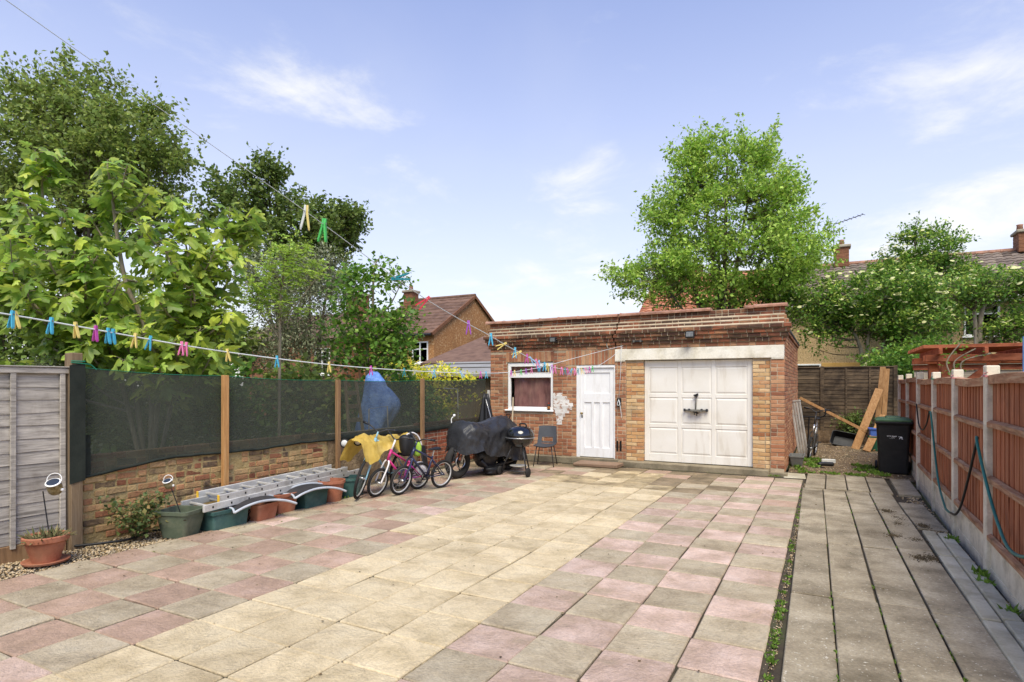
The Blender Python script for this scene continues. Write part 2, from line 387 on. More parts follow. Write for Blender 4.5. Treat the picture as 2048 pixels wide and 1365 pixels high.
# concrete boards laid flat as a side path
g = MB(); g.box(-0.298, 1.30, 0.6, 12.85, -0.15, -0.032)
path = struct(g.build('path', m_bed), 'side path of long grey concrete boards beside the fence')
m_cpath = pm('path_concrete', X(1.22, C(122, 110, 90), C(144, 132, 110), C(164, 152, 130)), scale=2.6, grain=0.95, bump=0.7, bscale=62, bdist=0.010, rand=0.12, dirt=C(84, 74, 54), dscale=2.0, dlo=0.48, dhi=0.68, damt=0.6, speck=C(206, 198, 180), sscale=42, sthr=0.66)
m_cpale = pm('pale_concrete', [C(166, 156, 130), C(190, 181, 156), C(202, 194, 172)], scale=3, bump=0.4, bscale=70, rand=0.06, dirt=C(120, 110, 84), dscale=2.4, damt=0.5)
def xdrift(x, y): return x - 0.0135 * (y - 7.0)
colsx = [(-0.262, 0.028), (0.040, 0.345), (0.362, 0.672), (0.690, 0.978)]
joints = [[1.7, 3.55, 5.38, 7.17, 9.03, 10.83], [1.75, 3.6, 5.42, 7.24, 9.0, 10.87], [1.7, 3.58, 5.43, 7.24, 9.1, 10.93], [1.7, 3.6, 5.40, 7.33, 9.15, 10.95]]
for (x0, x1), js in zip(colsx, joints):
    for a, b in zip(js[:-1], js[1:]):
        if not in_view((x0 + x1) / 2, b - 0.2): continue
        me = MB().box(-(x1 - x0) / 2, (x1 - x0) / 2, -(b - a) / 2 + 0.006, (b - a) / 2 - 0.006, -0.05, 0.0, 0.006, j=0.004).mesh('concrete_board', m_cpath)
        ym = (a + b) / 2; place('concrete_board', me, path, (xdrift((x0 + x1) / 2, ym), ym, random.uniform(-.008, .004)), (random.uniform(-.004, .004), random.uniform(-.012, .012), 0.0135))
for k in range(5):
    x0 = -0.262 + 0.315 * k
    me = MB().box(-0.148, 0.148, -0.86, 0.86, -0.05, 0, 0.007, j=0.006).mesh('concrete_board', m_cpath)
    place('concrete_board', me, path, (x0 + 0.15 - (0.02 if k < 4 else -0.03), 11.80 - (0.08 if k == 4 else 0), random.uniform(-.006, .006)), (random.uniform(-.006, .006), random.uniform(-.012, .012), -0.004 - 0.01 * (k == 4)))
place('concrete_board', MB().box(-.18, .18, -.36, .36, -.05, 0, .012, j=.02).mesh('concrete_board', m_cpale), path, (-0.50, 12.33, -0.002), (0, 0.01, 0.06))
for x0, w, js, z in ((1.005, 0.118, [3.5, 5.36, 7.17, 8.30], 0.012), (1.132, 0.116, [3.5, 5.38, 7.08, 8.16], 0.03)):
    for a, b in zip(js[:-1], js[1:]):
        me = MB().box(x0, x0 + w, a + 0.005, b - 0.02, -0.09, z, 0.008, j=0.004).mesh('edging_board', m_cpale); place('edging_board', me, path)
place('edging_board', MB().box(-.15, .15, -.85, .85, -.05, 0, .006, j=.004).mesh('edging_board', m_cpath), path, (1.115, 9.35, -0.014), (0, 0.02, 0.02))
# soil yard behind the path
def soil_z(x, y): return -0.03 + 0.05 * vn(x, y, 0, 1.3, 2) + 0.02 * vn(x, y, 0, 5, 3) + (0.06 if y > 17.5 else 0.06 * max(0, (y - 13) / 4.5))
g = MB(); g.grid(lambda u, v: (-0.62 + 2.15 * u, 12.66 + 6.6 * v, soil_z(-0.62 + 2.15 * u, 12.66 + 6.6 * v)), 40, 90)
struct(g.build('soil', m_soil, smooth=True), 'bare brown soil yard with stones beside the garage')
m_peb = pm('pebble', [C(120, 96, 64), C(170, 146, 108), C(198, 178, 146), C(140, 130, 116)], scale=8, pick=True, bump=0.1, bscale=80, rand=0.25)
g = MB(); g.grid(lambda u, v: (-7.02 + 0.68 * u, 0.8 + 6.6 * v, -0.035 + 0.012 * vn(u, v * 9, 0, 3)), 6, 40)
struct(g.build('gravel_bed', m_bed), 'dark soil bed under the gravel by the low wall')
o = pebbles('gravel', 9000, lambda n: np.c_[rng.uniform(-7.0, -6.34, n), rng.uniform(1.6, 7.4, n)], 0.015, m_peb, -0.028); tag(o, 'tan gravel strip between the patio and the low wall', 'gravel', kind='stuff')
o = pebbles('gravel', 1500, lambda n: np.c_[rng.uniform(1.16, 1.30, n) - np.abs(rng.normal(0, .06, n)), rng.uniform(4.5, 12.6, n)], 0.018, m_peb, -0.03); tag(o, 'loose pebbles along the foot of the red fence', 'gravel', kind='stuff')
o = pebbles('gravel', 2600, lambda n: np.c_[rng.uniform(-0.6, 1.4, n), rng.uniform(12.7, 18.9, n)], 0.016, m_peb, 0, lambda xy: np.array([soil_z(a, b) for a, b in xy])); tag(o, 'scattered small stones on the bare soil yard', 'gravel', kind='stuff')
o = pebbles('gravel', 1600, lambda n: np.c_[rng.uniform(-0.325, -0.265, n), rng.uniform(3.0, 11.4, n)], 0.008, m_peb, -0.02); tag(o, 'grit in the open joint between patio and side path', 'gravel', kind='stuff')
w = [(-0.295 + rng.normal(0, .008), y, -0.02, 0.03, 0.035, 26) for y in np.r_[rng.uniform(3.1, 5.0, 26), rng.uniform(5, 11, 22)]]
for x in (0.034, 0.353, 0.681):
    w += [(xdrift(x, y), y, -0.02, 0.018, 0.03, 14) for y in np.r_[rng.uniform(3.2, 5.4, 9), rng.uniform(5, 10.5, 10)]]
tufts('weeds', w, 'small green weeds growing in the joints of the side path', 'weeds')
w = [(rng.uniform(-.55, -.05), rng.uniform(13.0, 15.2), .0, .09, .08, 70) for _ in range(16)] + [(rng.uniform(.6, 1.0), rng.uniform(12.9, 14.6), 0, .09, .08, 60) for _ in range(12)] + [(rng.uniform(-.5, 1.0), 12.75 + rng.normal(0, .05), 0, .06, .06, 40) for _ in range(14)]
w += [(1.22, y, 0, .04, .09, 40) for y in (6.3, 6.5, 6.6, 7.9, 5.6)]
tufts('weeds', w, 'low green weeds on the soil beside the garage and bin', 'weeds')

# dark moss scraps lying on the boards near the fence
m_moss = pm('dead_moss', [C(70, 58, 40), C(104, 90, 64)], pick=True, bump=0.3, rand=0.3)
def moss_pts(n):
    c = np.array([(.80, 8.6), (.86, 8.9), (.74, 9.4), (.83, 7.0), (.93, 7.05), (1.05, 8.6), (.80, 9.0), (.70, 7.9), (.9, 7.8), (1.07, 7.7)]); k = rng.integers(0, len(c), n)
    return c[k] + rng.normal(size=(n, 2)) * np.array([.055, .10]) * rng.uniform(.2, 1, (n, 1))
o = pebbles('moss', 2200, moss_pts, 0.008, m_moss, 0.0); tag(o, 'dark dead moss scraps on the concrete boards near the fence', 'moss', kind='stuff')

m_litter = pm('leaf_litter', [C(70, 56, 36), C(110, 90, 58), C(90, 100, 50)], pick=True, bump=0, rand=0.3)
n = 900; e = rng.uniform(size=n); xy = np.where((e < .45)[:, None], np.c_[rng.uniform(-6.7, -0.6, n), 11.93 - np.abs(rng.normal(0, .25, n))], np.where((e < .75)[:, None], np.c_[-6.3 + np.abs(rng.normal(0, .2, n)), rng.uniform(3, 11.5, n)], np.c_[rng.uniform(-6.2, 1.1, n), rng.uniform(2.5, 11.8, n)]))
V, F = leaf_arrays(np.c_[xy, np.full(n, .006)], np.c_[rng.normal(size=(n, 2)), np.zeros(n)], np.tile([0, 0, 1.0], (n, 1)) + rng.normal(size=(n, 3)) * .2, rng.uniform(.008, .03, n), .35)
tag(place('leaf_litter', arr_mesh('leaf_litter', V, F, m_litter)), 'small scraps of dry leaf litter lying on the patio', 'litter', kind='stuff')
# ------------------------------------------------------------------ garage
YG = 12.11; XL, XR = -6.913, -0.648
m_brick = pm('brick', [C(140, 90, 66), C(158, 104, 76), C(168, 114, 82), C(176, 126, 92), C(188, 146, 110), C(152, 102, 78)], scale=14, pick=True, bump=0.5, bscale=90, rand=0.12, grain=0.6, dirt=C(96, 76, 58), dscale=1.3, dlo=0.5, dhi=0.75, damt=0.5)
m_brick_top = pm('brick_sooty', [C(112, 68, 50), C(156, 92, 64), C(174, 106, 72), C(136, 86, 62), C(184, 132, 94)], scale=14, pick=True, bump=0.6, bscale=90, rand=0.2, grain=0.6, dirt=C(58, 50, 42), dscale=2.6, dlo=0.38, dhi=0.58, damt=0.85, dstretch=(.5, 1, 2.2))
m_brick_yel = pm('brick_yellow', [C(158, 104, 70), C(190, 146, 98), C(202, 166, 118), C(212, 184, 142), C(178, 122, 82), C(198, 158, 110)], scale=14, pick=True, bump=0.5, bscale=90, rand=0.12, dirt=C(96, 78, 58), dscale=1.6, dlo=0.55, dhi=0.8, damt=0.5)
garage = thing('garage', 'low flat roofed brick garage with white doors and corbelled parapet', 'garage', (-3.78, 12.11, 0))
def bmesh_of(L, H, D, mat): return [MB().box(-L / 2, L / 2, 0, D, -H / 2, H / 2, 0.005, j=0.0022).mesh('brick', mat) for _ in range(3)]
_bm = {}
def brick_of(L, H, D, mat):
    k = (round(L, 2), round(H, 3), round(D, 2), mat.name)
    if k not in _bm: _bm[k] = bmesh_of(k[0], H, D, mat)
    return random.choice(_bm[k])
class Bricks:
    """collects bricks; the ones asked for become objects, the rest one joined mesh"""
    def __init__(s, parent): s.it = []; s.parent = parent
    def add(s, x, z, L, H, y, mat, D=0.10, pri=0.0, M=None): s.it.append((pri + random.random() * 0.3, x, z, L, H, y, mat, D, M))
    def course(s, x0, x1, zc, y, mat, H=0.0635, start=0, holes=(), pri=0.0, D=0.10, gap=0.012, hd=0.5, M=None):
        x = x0; k = start
        while x < x1 - 0.03:
            L = (0.215 if k % 2 == 0 else 0.1025) if random.random() < hd + .35 else random.choice((0.215, 0.1025))
            L = min(L, x1 - x)
            if x1 - (x + L + gap) < 0.05: L = x1 - x
            segs = [(x, x + L)]
            for (a, b, c, d) in holes:
                if zc + H * 0.4 > c and zc - H * 0.4 < d:
                    ns = []
                    for p, q in segs:
                        if q <= a or p >= b: ns.append((p, q))
                        else:
                            if p < a - 0.03: ns.append((p, a))
                            if q > b + 0.03: ns.append((b, q))
                    segs = ns
            for p, q in segs:
                if q - p > 0.03: s.add((p + q) / 2, zc + random.uniform(-.0015, .0015), q - p, H, y + random.uniform(-.004, .003), mat, D, pri, M)
            x += L + gap; k += 1
    def flush(s, nobj=300, name='brick', massname='brickwork'):
        it = sorted(s.it, key=lambda t: -t[0]); rest = {}
        for i, (pri, x, z, L, H, y, mat, D, M) in enumerate(it):
            rot = (random.uniform(-.006, .006), random.uniform(-.006, .006), random.uniform(-.008, .008))
            if i < nobj:
                o = place(name, brick_of(L, H, D, mat), s.parent, (x, y, z), rot)
                if M is not None: o.matrix_basis = M @ o.matrix_basis
            else:
                m2 = Matrix.Translation((x, y, z)) @ Euler(rot).to_matrix().to_4x4()
                if M is not None: m2 = M @ m2
                rest.setdefault(mat.name, (MB(), mat))[0].box(-L / 2, L / 2, 0, D, -H / 2, H / 2, 0.005, m2, 0.0022)
        for mb, mat in rest.values(): mb.build(massname, mat, s.parent, kind='stuff')
def pitch(x): return 0.0736 + 0.0060 * (x - XL) / (XR - XL)
BG = Bricks(garage)
win = (-6.475, -5.322, 1.06, 2.19); dor = (-4.77, -3.895, 0.0, 2.10); opn = (-3.665, -0.886, 0.0, 2.20); lin = (-3.90, -0.656, 2.165, 2.425)
sold_w = (-6.50, -5.30, 2.19, 2.425); sold_d = (-5.02, -3.90, 2.10, 2.425)
z = 0.155; k = 0
while z < 2.41:
    BG.course(XL, XR, z, YG, m_brick, start=k % 2, holes=(win, dor, opn, lin, sold_w, sold_d), pri=0.3); z += 0.0755; k += 1
for (a, b, c, d), n in ((sold_w, 16), (sold_d, 15)):
    w_ = (b - a) / n
    for q in range(n): BG.add(a + w_ * (q + .5), (c + d) / 2, w_ - .010, d - c - .015, YG + random.uniform(-.003, .003), m_brick, 0.1, 0.6)
# yellow brick piers, set a little back, narrowing the old opening
for a, b in ((-3.66, -3.30), (-1.20, -0.89)):
    z = 0.14; k = 0
    while z < 2.15:
        BG.course(a, b, z, YG + 0.03, m_brick_yel, start=k % 2, pri=0.5); z += 0.0755; k += 1
# parapet: the two halves are split by a jagged crack
prof = [0.0, 0.036, 0.070, 0.102, 0.134, 0.084, 0.044, 0.014, 0.008]
crk = [0.02, 0.03, 0.0, -0.02, 0.05, 0.08, 0.07, 0.10, 0.10]
CR = -3.905
for i, off in enumerate(prof):
    xc = CR + crk[i]; n0 = len(BG.it)
    BG.course(XL - off * 0.9, xc - 0.014, 2.462, YG - off, m_brick_top if i else m_brick, H=0.064, start=i % 2, pri=0.55, D=0.16, hd=0.8 if i == 8 else 0.5)
    BG.course(xc + 0.012, XR + off * 0.9, 2.464, YG - off, m_brick_top if i else m_brick, H=0.067, start=i % 2, pri=0.55, D=0.16, hd=0.2 if i == 8 else 0.5)
    for q in range(n0, len(BG.it)):
        t_ = list(BG.it[q]); t_[2] += i * pitch(t_[1]); BG.it[q] = tuple(t_)
BG.flush(300)
# mortar core, weathered fillets and the long side wall
g = MB(); y0 = YG + 0.007
g.box(XL + .004, win[0], y0, 12.34, 0, 2.43); g.box(win[1], dor[0], y0, 12.34, 0, 2.43); g.box(win[0], win[1], y0, 12.34, 0, win[2]); g.box(win[0], win[1], y0, 12.34, win[3], 2.43)
g.box(dor[0], dor[1], y0, 12.34, dor[3], 2.43); g.box(dor[1], -3.66, y0, 12.34, 0, 2.43); g.box(-3.66, -3.302, YG + .038, 12.34, 0, 2.20); g.box(-1.198, -0.888, YG + .038, 12.34, 0, 2.20)
g.box(-0.888, XR - .006, y0, 12.34, 0, 2.43); g.box(-3.66, -0.888, y0 + .03, 12.34, 2.20, 2.43)
def halves(i, off): return ((XL - off * .9 + .008, CR + crk[i] - .02), (CR + crk[i] + .02, XR + off * .9 - .008))
def slopebox(g, a, b, y0, y1, za0, za1, zb0, zb1): g.add([(a, y0, za0), (b, y0, zb0), (b, y1, zb0), (a, y1, za0), (a, y0, za1), (b, y0, zb1), (b, y1, zb1), (a, y1, za1)], [(0, 3, 2, 1), (4, 5, 6, 7), (0, 1, 5, 4), (1, 2, 6, 5), (2, 3, 7, 6), (3, 0, 4, 7)])
for i, off in enumerate(prof):
    for a, b in halves(i, off): slopebox(g, a, b, YG - off + .010, 12.34, 2.429 + i * pitch(a), 2.429 + (i + 1) * pitch(a), 2.429 + i * pitch(b), 2.429 + (i + 1) * pitch(b))
g.build('mortar', m_mortar, garage)
g = MB()
for i in (5, 6, 7):
    for a, b in ((XL, CR + crk[i] - .015), (CR + crk[i] + .013, XR)):
        y1 = YG - prof[i - 1] + .006; y2 = YG - prof[i] + .004; za = 2.429 + i * pitch(a); zb = 2.429 + i * pitch(b)
        g.add([(a, y1, za), (b, y1, zb), (b, y2, zb + .032), (a, y2, za + .032), (a, y2 + .02, za - .01), (b, y2 + .02, zb - .01)], [(0, 1, 2, 3), (0, 4, 5, 1), (0, 3, 4), (1, 5, 2)])
g.build('mortar_fillet', m_mortar, garage)
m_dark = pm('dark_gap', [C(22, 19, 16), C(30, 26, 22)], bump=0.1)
g = MB(); g.box(CR - .10, CR + .16, YG + .11, 12.33, 2.43, 3.12); g.build('crack_backing', m_dark, garage)
# long side wall
BS = Bricks(garage); Ms = Matrix(((0, -1, 0, XR), (1, 0, 0, 12.225), (0, 0, 1, 0), (0, 0, 0, 1)))
z = 0.075; k = 0
while z < 2.75:
    off = 0.03 if z > 2.66 else 0
    BS.course(0.0, 6.2, z, -off, m_brick, start=k % 2, M=Ms); z += 0.0755; k += 1
BS.flush(0)
g = MB(); g.box(-0.75, XR - .009, 12.34, 18.42, 0, 2.74); g.box(XL, -0.76, 18.2, 18.42, 0, 2.7); g.box(XL, XL + .1, 12.34, 18.2, 0, 2.7); g.build('side_wall', m_mortar, garage)
m_felt = pm('roof_felt', [C(70, 68, 64), C(96, 94, 90)], bump=0.4, bscale=40)
g = MB(); g.box(XL, XR + .05, 12.36, 18.46, 2.745, 2.80, 0.01); g.build('roof', m_felt, garage)
# clay coping tiles
m_clay = pm('clay_tile', [C(142, 100, 80), C(166, 122, 100), C(182, 142, 120)], scale=6, rough=0.7, bump=0.4, bscale=60, rand=0.12, dirt=C(96, 78, 66), dscale=2.2, damt=0.6)
def coping(x0, x1, z, drop=0.0):
    g = MB(); w = x1 - x0
    rings = []
    for x in (x0, x0 + w * .06, x0 + w * .5, x1):
        up = 0.012 if x == x0 else 0.0
        pr = [(-0.075, -.012), (-0.075, .022), (-0.02, .052), (0.10, .058), (0.22, .045), (0.22, 0.0)]
        rings.append([(x, YG + a - (0.006 if up else 0), z + b + up * (b > 0) + drop * (x - x0)) for a, b in pr])
    g.loft(rings); g.build('coping_tile', m_clay, garage)
ztl = 2.43 + 9 * 0.0735; ztr = 2.43 + 9 * 0.0795
x = XL - .10
while x < CR + .05:
    x2 = min(x + 0.455, CR + .085); coping(x + .004, x2, 2.43 + 9 * pitch(x) + random.uniform(-.003, .005), 9 * .006 / 6.27); x = x2
x = CR + .12
for wdt, skip in ((.455, 0), (.455, 0), (.455, 0), (.46, 0), (.16, 1), (.47, 1), (.16, 0), (0, 0)):
    if wdt == 0: wdt = XR + .05 - x
    if not skip: coping(x + .004, x + wdt, 2.43 + 9 * pitch(x) + random.uniform(-.003, .005) - (.006 if wdt < .2 else 0), 9 * .006 / 6.27)
    x += wdt
# lintel, plinth, step
m_lintel = pm('lintel_paint', [C(196, 188, 166), C(218, 212, 196), C(226, 222, 210)], scale=3, rough=0.75, bump=0.35, bscale=40, dirt=C(132, 120, 92), dscale=2.3, dlo=0.52, dhi=0.72, damt=0.55)
g = MB(); g.box(-3.895, -0.654, YG - .022, 12.30, 2.185, 2.421, 0.008, j=.003); g.box(-3.895, -3.68, YG - .021, 12.2, 2.165, 2.19, .004); g.box(-.87, -.656, YG - .021, 12.2, 2.16, 2.19, .004); g.build('lintel', m_lintel, garage)
m_plinth = pm('plinth_concrete', [C(120, 108, 88), C(150, 138, 114)], scale=4, bump=0.6, bscale=40, dirt=C(70, 66, 50), dscale=2.0, damt=0.6)
g = MB(); g.box(-6.93, -4.85, 12.02, 12.3, -.05, .112, .015, j=.006); g.box(-3.80, -0.90, 11.98, 12.4, -.05, .098, .015, j=.006); g.box(-4.86, -3.79, 12.06, 12.3, -.05, .114, .012); g.box(-.92, -.60, 12.05, 12.24, -.05, .05, .012, j=.005); g.build('plinth', m_plinth, garage)
st = MB(); st.box(-4.60, -3.66, 11.50, 11.96, 0.004, 0.068, .010, j=.006)
tag(st.build('door_step', pm('step_slab', [C(128, 104, 84), C(152, 126, 104)], bump=0.5, ridge=3.0, rand=0.05)), 'loose brownish slab lying as a step before the white door', 'step')
# window
def glass_mat(name, refl=0.12, tint=(0.86, 0.87, 0.87, 1)):
    m = bpy.data.materials.new(name); m.use_nodes = True; t = m.node_tree; t.nodes.clear()
    o = t.nodes.new('ShaderNodeOutputMaterial'); ms = t.nodes.new('ShaderNodeMixShader'); gl = t.nodes.new('ShaderNodeBsdfGlossy'); tp = t.nodes.new('ShaderNodeBsdfTransparent')
    lw_ = t.nodes.new('ShaderNodeLayerWeight'); lw_.inputs[0].default_value = 0.12; gl.inputs['Roughness'].default_value = 0.02; tp.inputs[0].default_value = tint
    t.links.new(lw_.outputs['Facing'], ms.inputs[0]); t.links.new(tp.outputs[0], ms.inputs[1]); t.links.new(gl.outputs[0], ms.inputs[2]); t.links.new(ms.outputs[0], o.inputs[0]); return m
m_glass = glass_mat('window_glass')
g = MB()
def rect_frame(g, x0, x1, z0, z1, w, y0, y1, b=.006):
    g.box(x0, x1, y0, y1, z1 - w, z1, b); g.box(x0, x1, y0, y1, z0, z0 + w, b); g.box(x0, x0 + w, y0 + .001, y1 - .001, z0 + w, z1 - w, b); g.box(x1 - w, x1, y0 + .001, y1 - .001, z0 + w, z1 - w, b)
rect_frame(g, win[0] + .01, win[1] - .005, 1.115, 2.175, 0.062, YG + .03, YG + .10); g.box(win[0] + .07, win[1] - .065, YG + .022, YG + .10, 1.835, 1.93, .008)
wf = g.build('window', m_white, garage)
g = MB(); rect_frame(g, win[0] + .075, win[1] - .07, 1.93, 2.11, .018, YG + .018, YG + .05); g.build('vent_sash', m_white, wf)
for za, zb in ((1.176, 1.836), (1.929, 2.114)): MB().grid(lambda u, v: (win[0] + .07 + (win[1] - win[0] - .135) * u, YG + .066, za + (zb - za) * v), 1, 1).build('pane', m_glass, wf)
g = MB(); g.box(win[0] - .045, win[1] + .02, YG - .05, YG + .10, 1.072, 1.114, .012); g.build('window_sill', m_white, garage)
m_curt = pm('curtain', X(1.5, C(100, 64, 60), C(132, 92, 86), C(152, 116, 100)), scale=2.5, stretch=(3, 1, .6), rough=0.9, bump=0.15, bscale=90, sheen=0.2)
g = MB(); g.grid(lambda u, v: (win[0] + .12 + 1.0 * u, YG + .13 + .026 * math.sin(u * 16 + 2.2 * math.sin(v * 2)) * (0.35 + .65 * v) + .025 * vn(u * 3, v * 2, 0, 2), 1.88 - .04 * math.sin(math.pi * u) - .76 * v + .02 * vn(u * 4, 0, 0, 1)), 60, 16)
g.build('curtain', m_curt, garage, smooth=True)
g = MB(); g.grid(lambda u, v: (win[0] + .06 + 1.05 * u, YG + .14 + .02 * math.sin(u * 19), 2.2 - .25 * v), 40, 2); g.build('curtain', m_curt, garage, smooth=True)
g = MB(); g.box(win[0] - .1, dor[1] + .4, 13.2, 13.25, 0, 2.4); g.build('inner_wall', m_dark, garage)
bot = MB(); M = Matrix.Translation((win[1] - .10, YG - .005, 1.114))
bot.lathe([(.030, 0), (.032, .01), (.032, .10), (.026, .118), (.014, .13), (.014, .15), (.0, .152)], 14, M)
bo = bot.build('bottle', pm('bottle_dark', [C(26, 22, 26), C(40, 34, 34)], rough=0.3), None, smooth=True); tag(bo, 'small dark bottle standing on the garage window sill', 'bottle')
g = MB(); g.lathe([(.0325, .03), (.0328, .032), (.0328, .085), (.0325, .087)], 14, M, cap=False); g.build('paper_label', pm('bottle_label', [C(196, 140, 60), C(120, 50, 40)], scale=20), bo, smooth=True)
g = MB(); g.lathe([(.0165, .135), (.0165, .163), (.0, .165)], 12, M); g.build('cap', pm('bottle_cap', [C(160, 60, 40), C(180, 80, 50)]), bo, smooth=True)
# painted patch on the brickwork
m_patch = pm('flaky_white_paint', [C(200, 194, 184), C(228, 225, 220)], scale=9, rough=0.8, bump=0.5, bscale=60, dirt=C(158, 108, 78), dscale=9, dlo=0.52, dhi=0.6, damt=0.9)
g = MB(); z0 = 0.155
for (za, zb, xa, xb) in ((1.43, 1.50, -5.31, -5.09), (1.355, 1.43, -5.31, -4.98), (1.28, 1.355, -5.31, -4.93), (1.205, 1.28, -5.31, -4.84), (1.13, 1.205, -5.31, -4.87), (1.055, 1.13, -5.27, -4.93), (.98, 1.055, -5.25, -5.03), (.905, .98, -5.24, -5.08), (.80, .905, -5.23, -5.10)):
    g.grid(lambda u, v: (xa + (xb - xa) * u + (.025 * vn(za * 9, v * 3, 0, 2) if u in (0, 1) else 0), YG - .0065 + .0015 * vn(u * 8, v * 8, za), za + (zb - za) * v), 6, 2)
g.build('paint_patch', m_patch, garage)
# white personnel door
m_door = pm('door_paint', [C(226, 225, 224), C(238, 238, 237)], scale=2, rough=0.5, bump=0.15, bscale=25, rand=0.0, grain=0.05, dirt=C(180, 170, 150), dscale=2.4, dlo=0.52, dhi=0.8, damt=0.5, dstretch=(2.6, 1, .6))
g = MB(); g.box(dor[0], dor[0] + .07, YG + .01, YG + .12, .112, 2.095, .006); g.box(dor[1] - .03, dor[1], YG + .012, YG + .12, .112, 2.095, .006); g.box(dor[0] + .07, dor[1] - .03, YG + .011, YG + .12, 2.04, 2.095, .006)
g.build('door_frame', m_door, garage)
dx0, dx1, dz0, dz1 = dor[0] + .075, dor[1] - .035, .125, 2.036; yd = YG + .045
g = MB(); g.box(dx0, dx1, yd + .022, yd + .05, dz0, dz1)
st_ = .095
for a, b, c, d in ((dx0, dx0 + st_, dz0, dz1), (dx1 - st_, dx1, dz0, dz1)): g.box(a, b, yd, yd + .021, c, d, .004)
for c, d in ((dz1 - .10, dz1), (1.30, 1.49), (dz0, dz0 + .20)): g.box(dx0 + st_ + .0005, dx1 - st_ - .0005, yd + .001, yd + .021, c, d, .004)
pw = (dx1 - dx0 - 2 * st_)
for q in (1, 2): g.box(dx0 + st_ + pw * q / 3 - .03, dx0 + st_ + pw * q / 3 + .03, yd + .001, yd + .021, dz0 + .2005, 1.2995, .004)
wdoor = g.build('door', m_door, garage)
g = MB(); Mk = Matrix.Translation((dx0 + .045, yd, 1.06)) @ Matrix.Rotation(R(90), 4, 'X'); g.lathe([(.022, 0), (.022, .004), (.009, .006), (.009, .03), (.024, .036), (.026, .05), (.016, .06), (0, .062)], 14, Mk)
g.build('door_knob', pm('brass', [C(120, 100, 62), C(150, 128, 84)], metal=0.8, rough=0.4), wdoor, smooth=True)
g = MB(); g.box(dx0 + .03, dx0 + .06, yd - .003, yd + .002, .96, 1.02, .002); g.build('keyhole_plate', m_darkmetal, wdoor)
# up-and-over garage door, 3 x 3 raised panels
m_gdoor = pm('garage_door_paint', [C(222, 216, 204), C(232, 228, 220)], scale=1.4, rough=0.55, bump=0.06, bscale=30, rand=0.01, grain=0.04, dirt=C(170, 152, 122), dscale=2.4, dlo=0.52, dhi=0.8, damt=0.5, dstretch=(2.6, 1, .5))
gx0, gx1, gz0, gz1 = -3.295, -1.205, .112, 2.172; yd = YG + .10
g = MB(); g.box(gx0, gx1, yd + .012, yd + .04, gz0, gz1)
cw = (gx1 - gx0) / 3; ch = (gz1 - .05 - gz0) / 3; fr = .062
pans = []
for a in range(3):
    for b in range(3):
        px0 = gx0 + .10 + a * (gx1 - gx0 - .20 + .075) / 3; px1 = px0 + (gx1 - gx0 - .20 + .075) / 3 - .075
        pz0 = gz0 + .16 + b * (gz1 - gz0 - .30 + .08) / 3; pz1 = pz0 + (gz1 - gz0 - .30 + .08) / 3 - .08
        pans.append((px0, px1, pz0, pz1))
xs = sorted(set(round(p[i], 4) for p in pans for i in (0, 1))); zs = sorted(set(round(p[i], 4) for p in pans for i in (2, 3)))
def strip(a, b, c, d): g.box(a, b, yd, yd + .013, c, d, .005)
strip(gx0, xs[0], gz0, gz1); strip(xs[1], xs[2], gz0, gz1); strip(xs[3], xs[4], gz0, gz1); strip(xs[5], gx1, gz0, gz1)
for a, b in ((xs[0], xs[1]), (xs[2], xs[3]), (xs[4], xs[5])):
    for c, d in ((gz0, zs[0]), (zs[1], zs[2]), (zs[3], zs[4]), (zs[5], gz1)): strip(a + .0005, b - .0005, c, d)
gd = g.build('garage_door', m_gdoor, garage)
for a, b, c, d in pans:
    q = MB(); e = .042
    q.add([(a + .012, yd + .0115, c + .012), (b - .012, yd + .0115, c + .012), (b - .012, yd + .0115, d - .012), (a + .012, yd + .0115, d - .012), (a + e, yd + .001, c + e), (b - e, yd + .001, c + e), (b - e, yd + .001, d - e), (a + e, yd + .001, d - e)],
          [(0, 1, 5, 4), (1, 2, 6, 5), (2, 3, 7, 6), (3, 0, 4, 7), (4, 5, 6, 7)]); q.build('panel', m_gdoor, gd)
# bike carrier hung on the garage door
m_rack = pm('rack_metal', [C(96, 92, 84), C(140, 136, 126)], metal=0.6, rough=0.45, rand=0.1)
rk = thing('bike_carrier', 'grey metal bicycle carrier bracket hanging on the white garage door', 'bike carrier', (-2.25, yd, 1.15))
yr = yd - .03
MB().tube([(-2.25, yr, 1.47), (-2.262, yr, 1.14)], .013, 8).build('stem', m_rack, rk, smooth=True)
q = MB(); q.box(-2.29, -2.21, yr - .06, yr + .028, 1.455, 1.49, .01); q.tube([(-2.29, yr - .05, 1.47), (-2.20, yr - .06, 1.50)], .012, 8); q.build('hook', m_black, rk)
q = MB(); q.box(-2.49, -2.02, yr - .02, yr + .02, 1.155, 1.19, .006); q.box(-2.40, -2.11, yr - .10, yr - .021, 1.15, 1.17, .005); q.build('crossbar', m_rack, rk)
for x in (-2.47, -2.38, -2.14, -2.04): MB().box(x - .02, x + .02, yr - .05, yr - .0205, 1.148, 1.205, .006).build('clamp', m_darkmetal, rk)
q = MB(); q.tube([(-2.28, yr - .03, 1.15), (-2.28, yr - .03, 1.08)], .009, 8); q.tube([(-2.235, yr - .03, 1.15), (-2.235, yr - .03, 1.06)], .010, 8); q.tube([(-2.30, yr - .05, 1.148), (-2.20, yr - .05, 1.115)], .012, 8); q.build('spindle', m_darkmetal, rk)
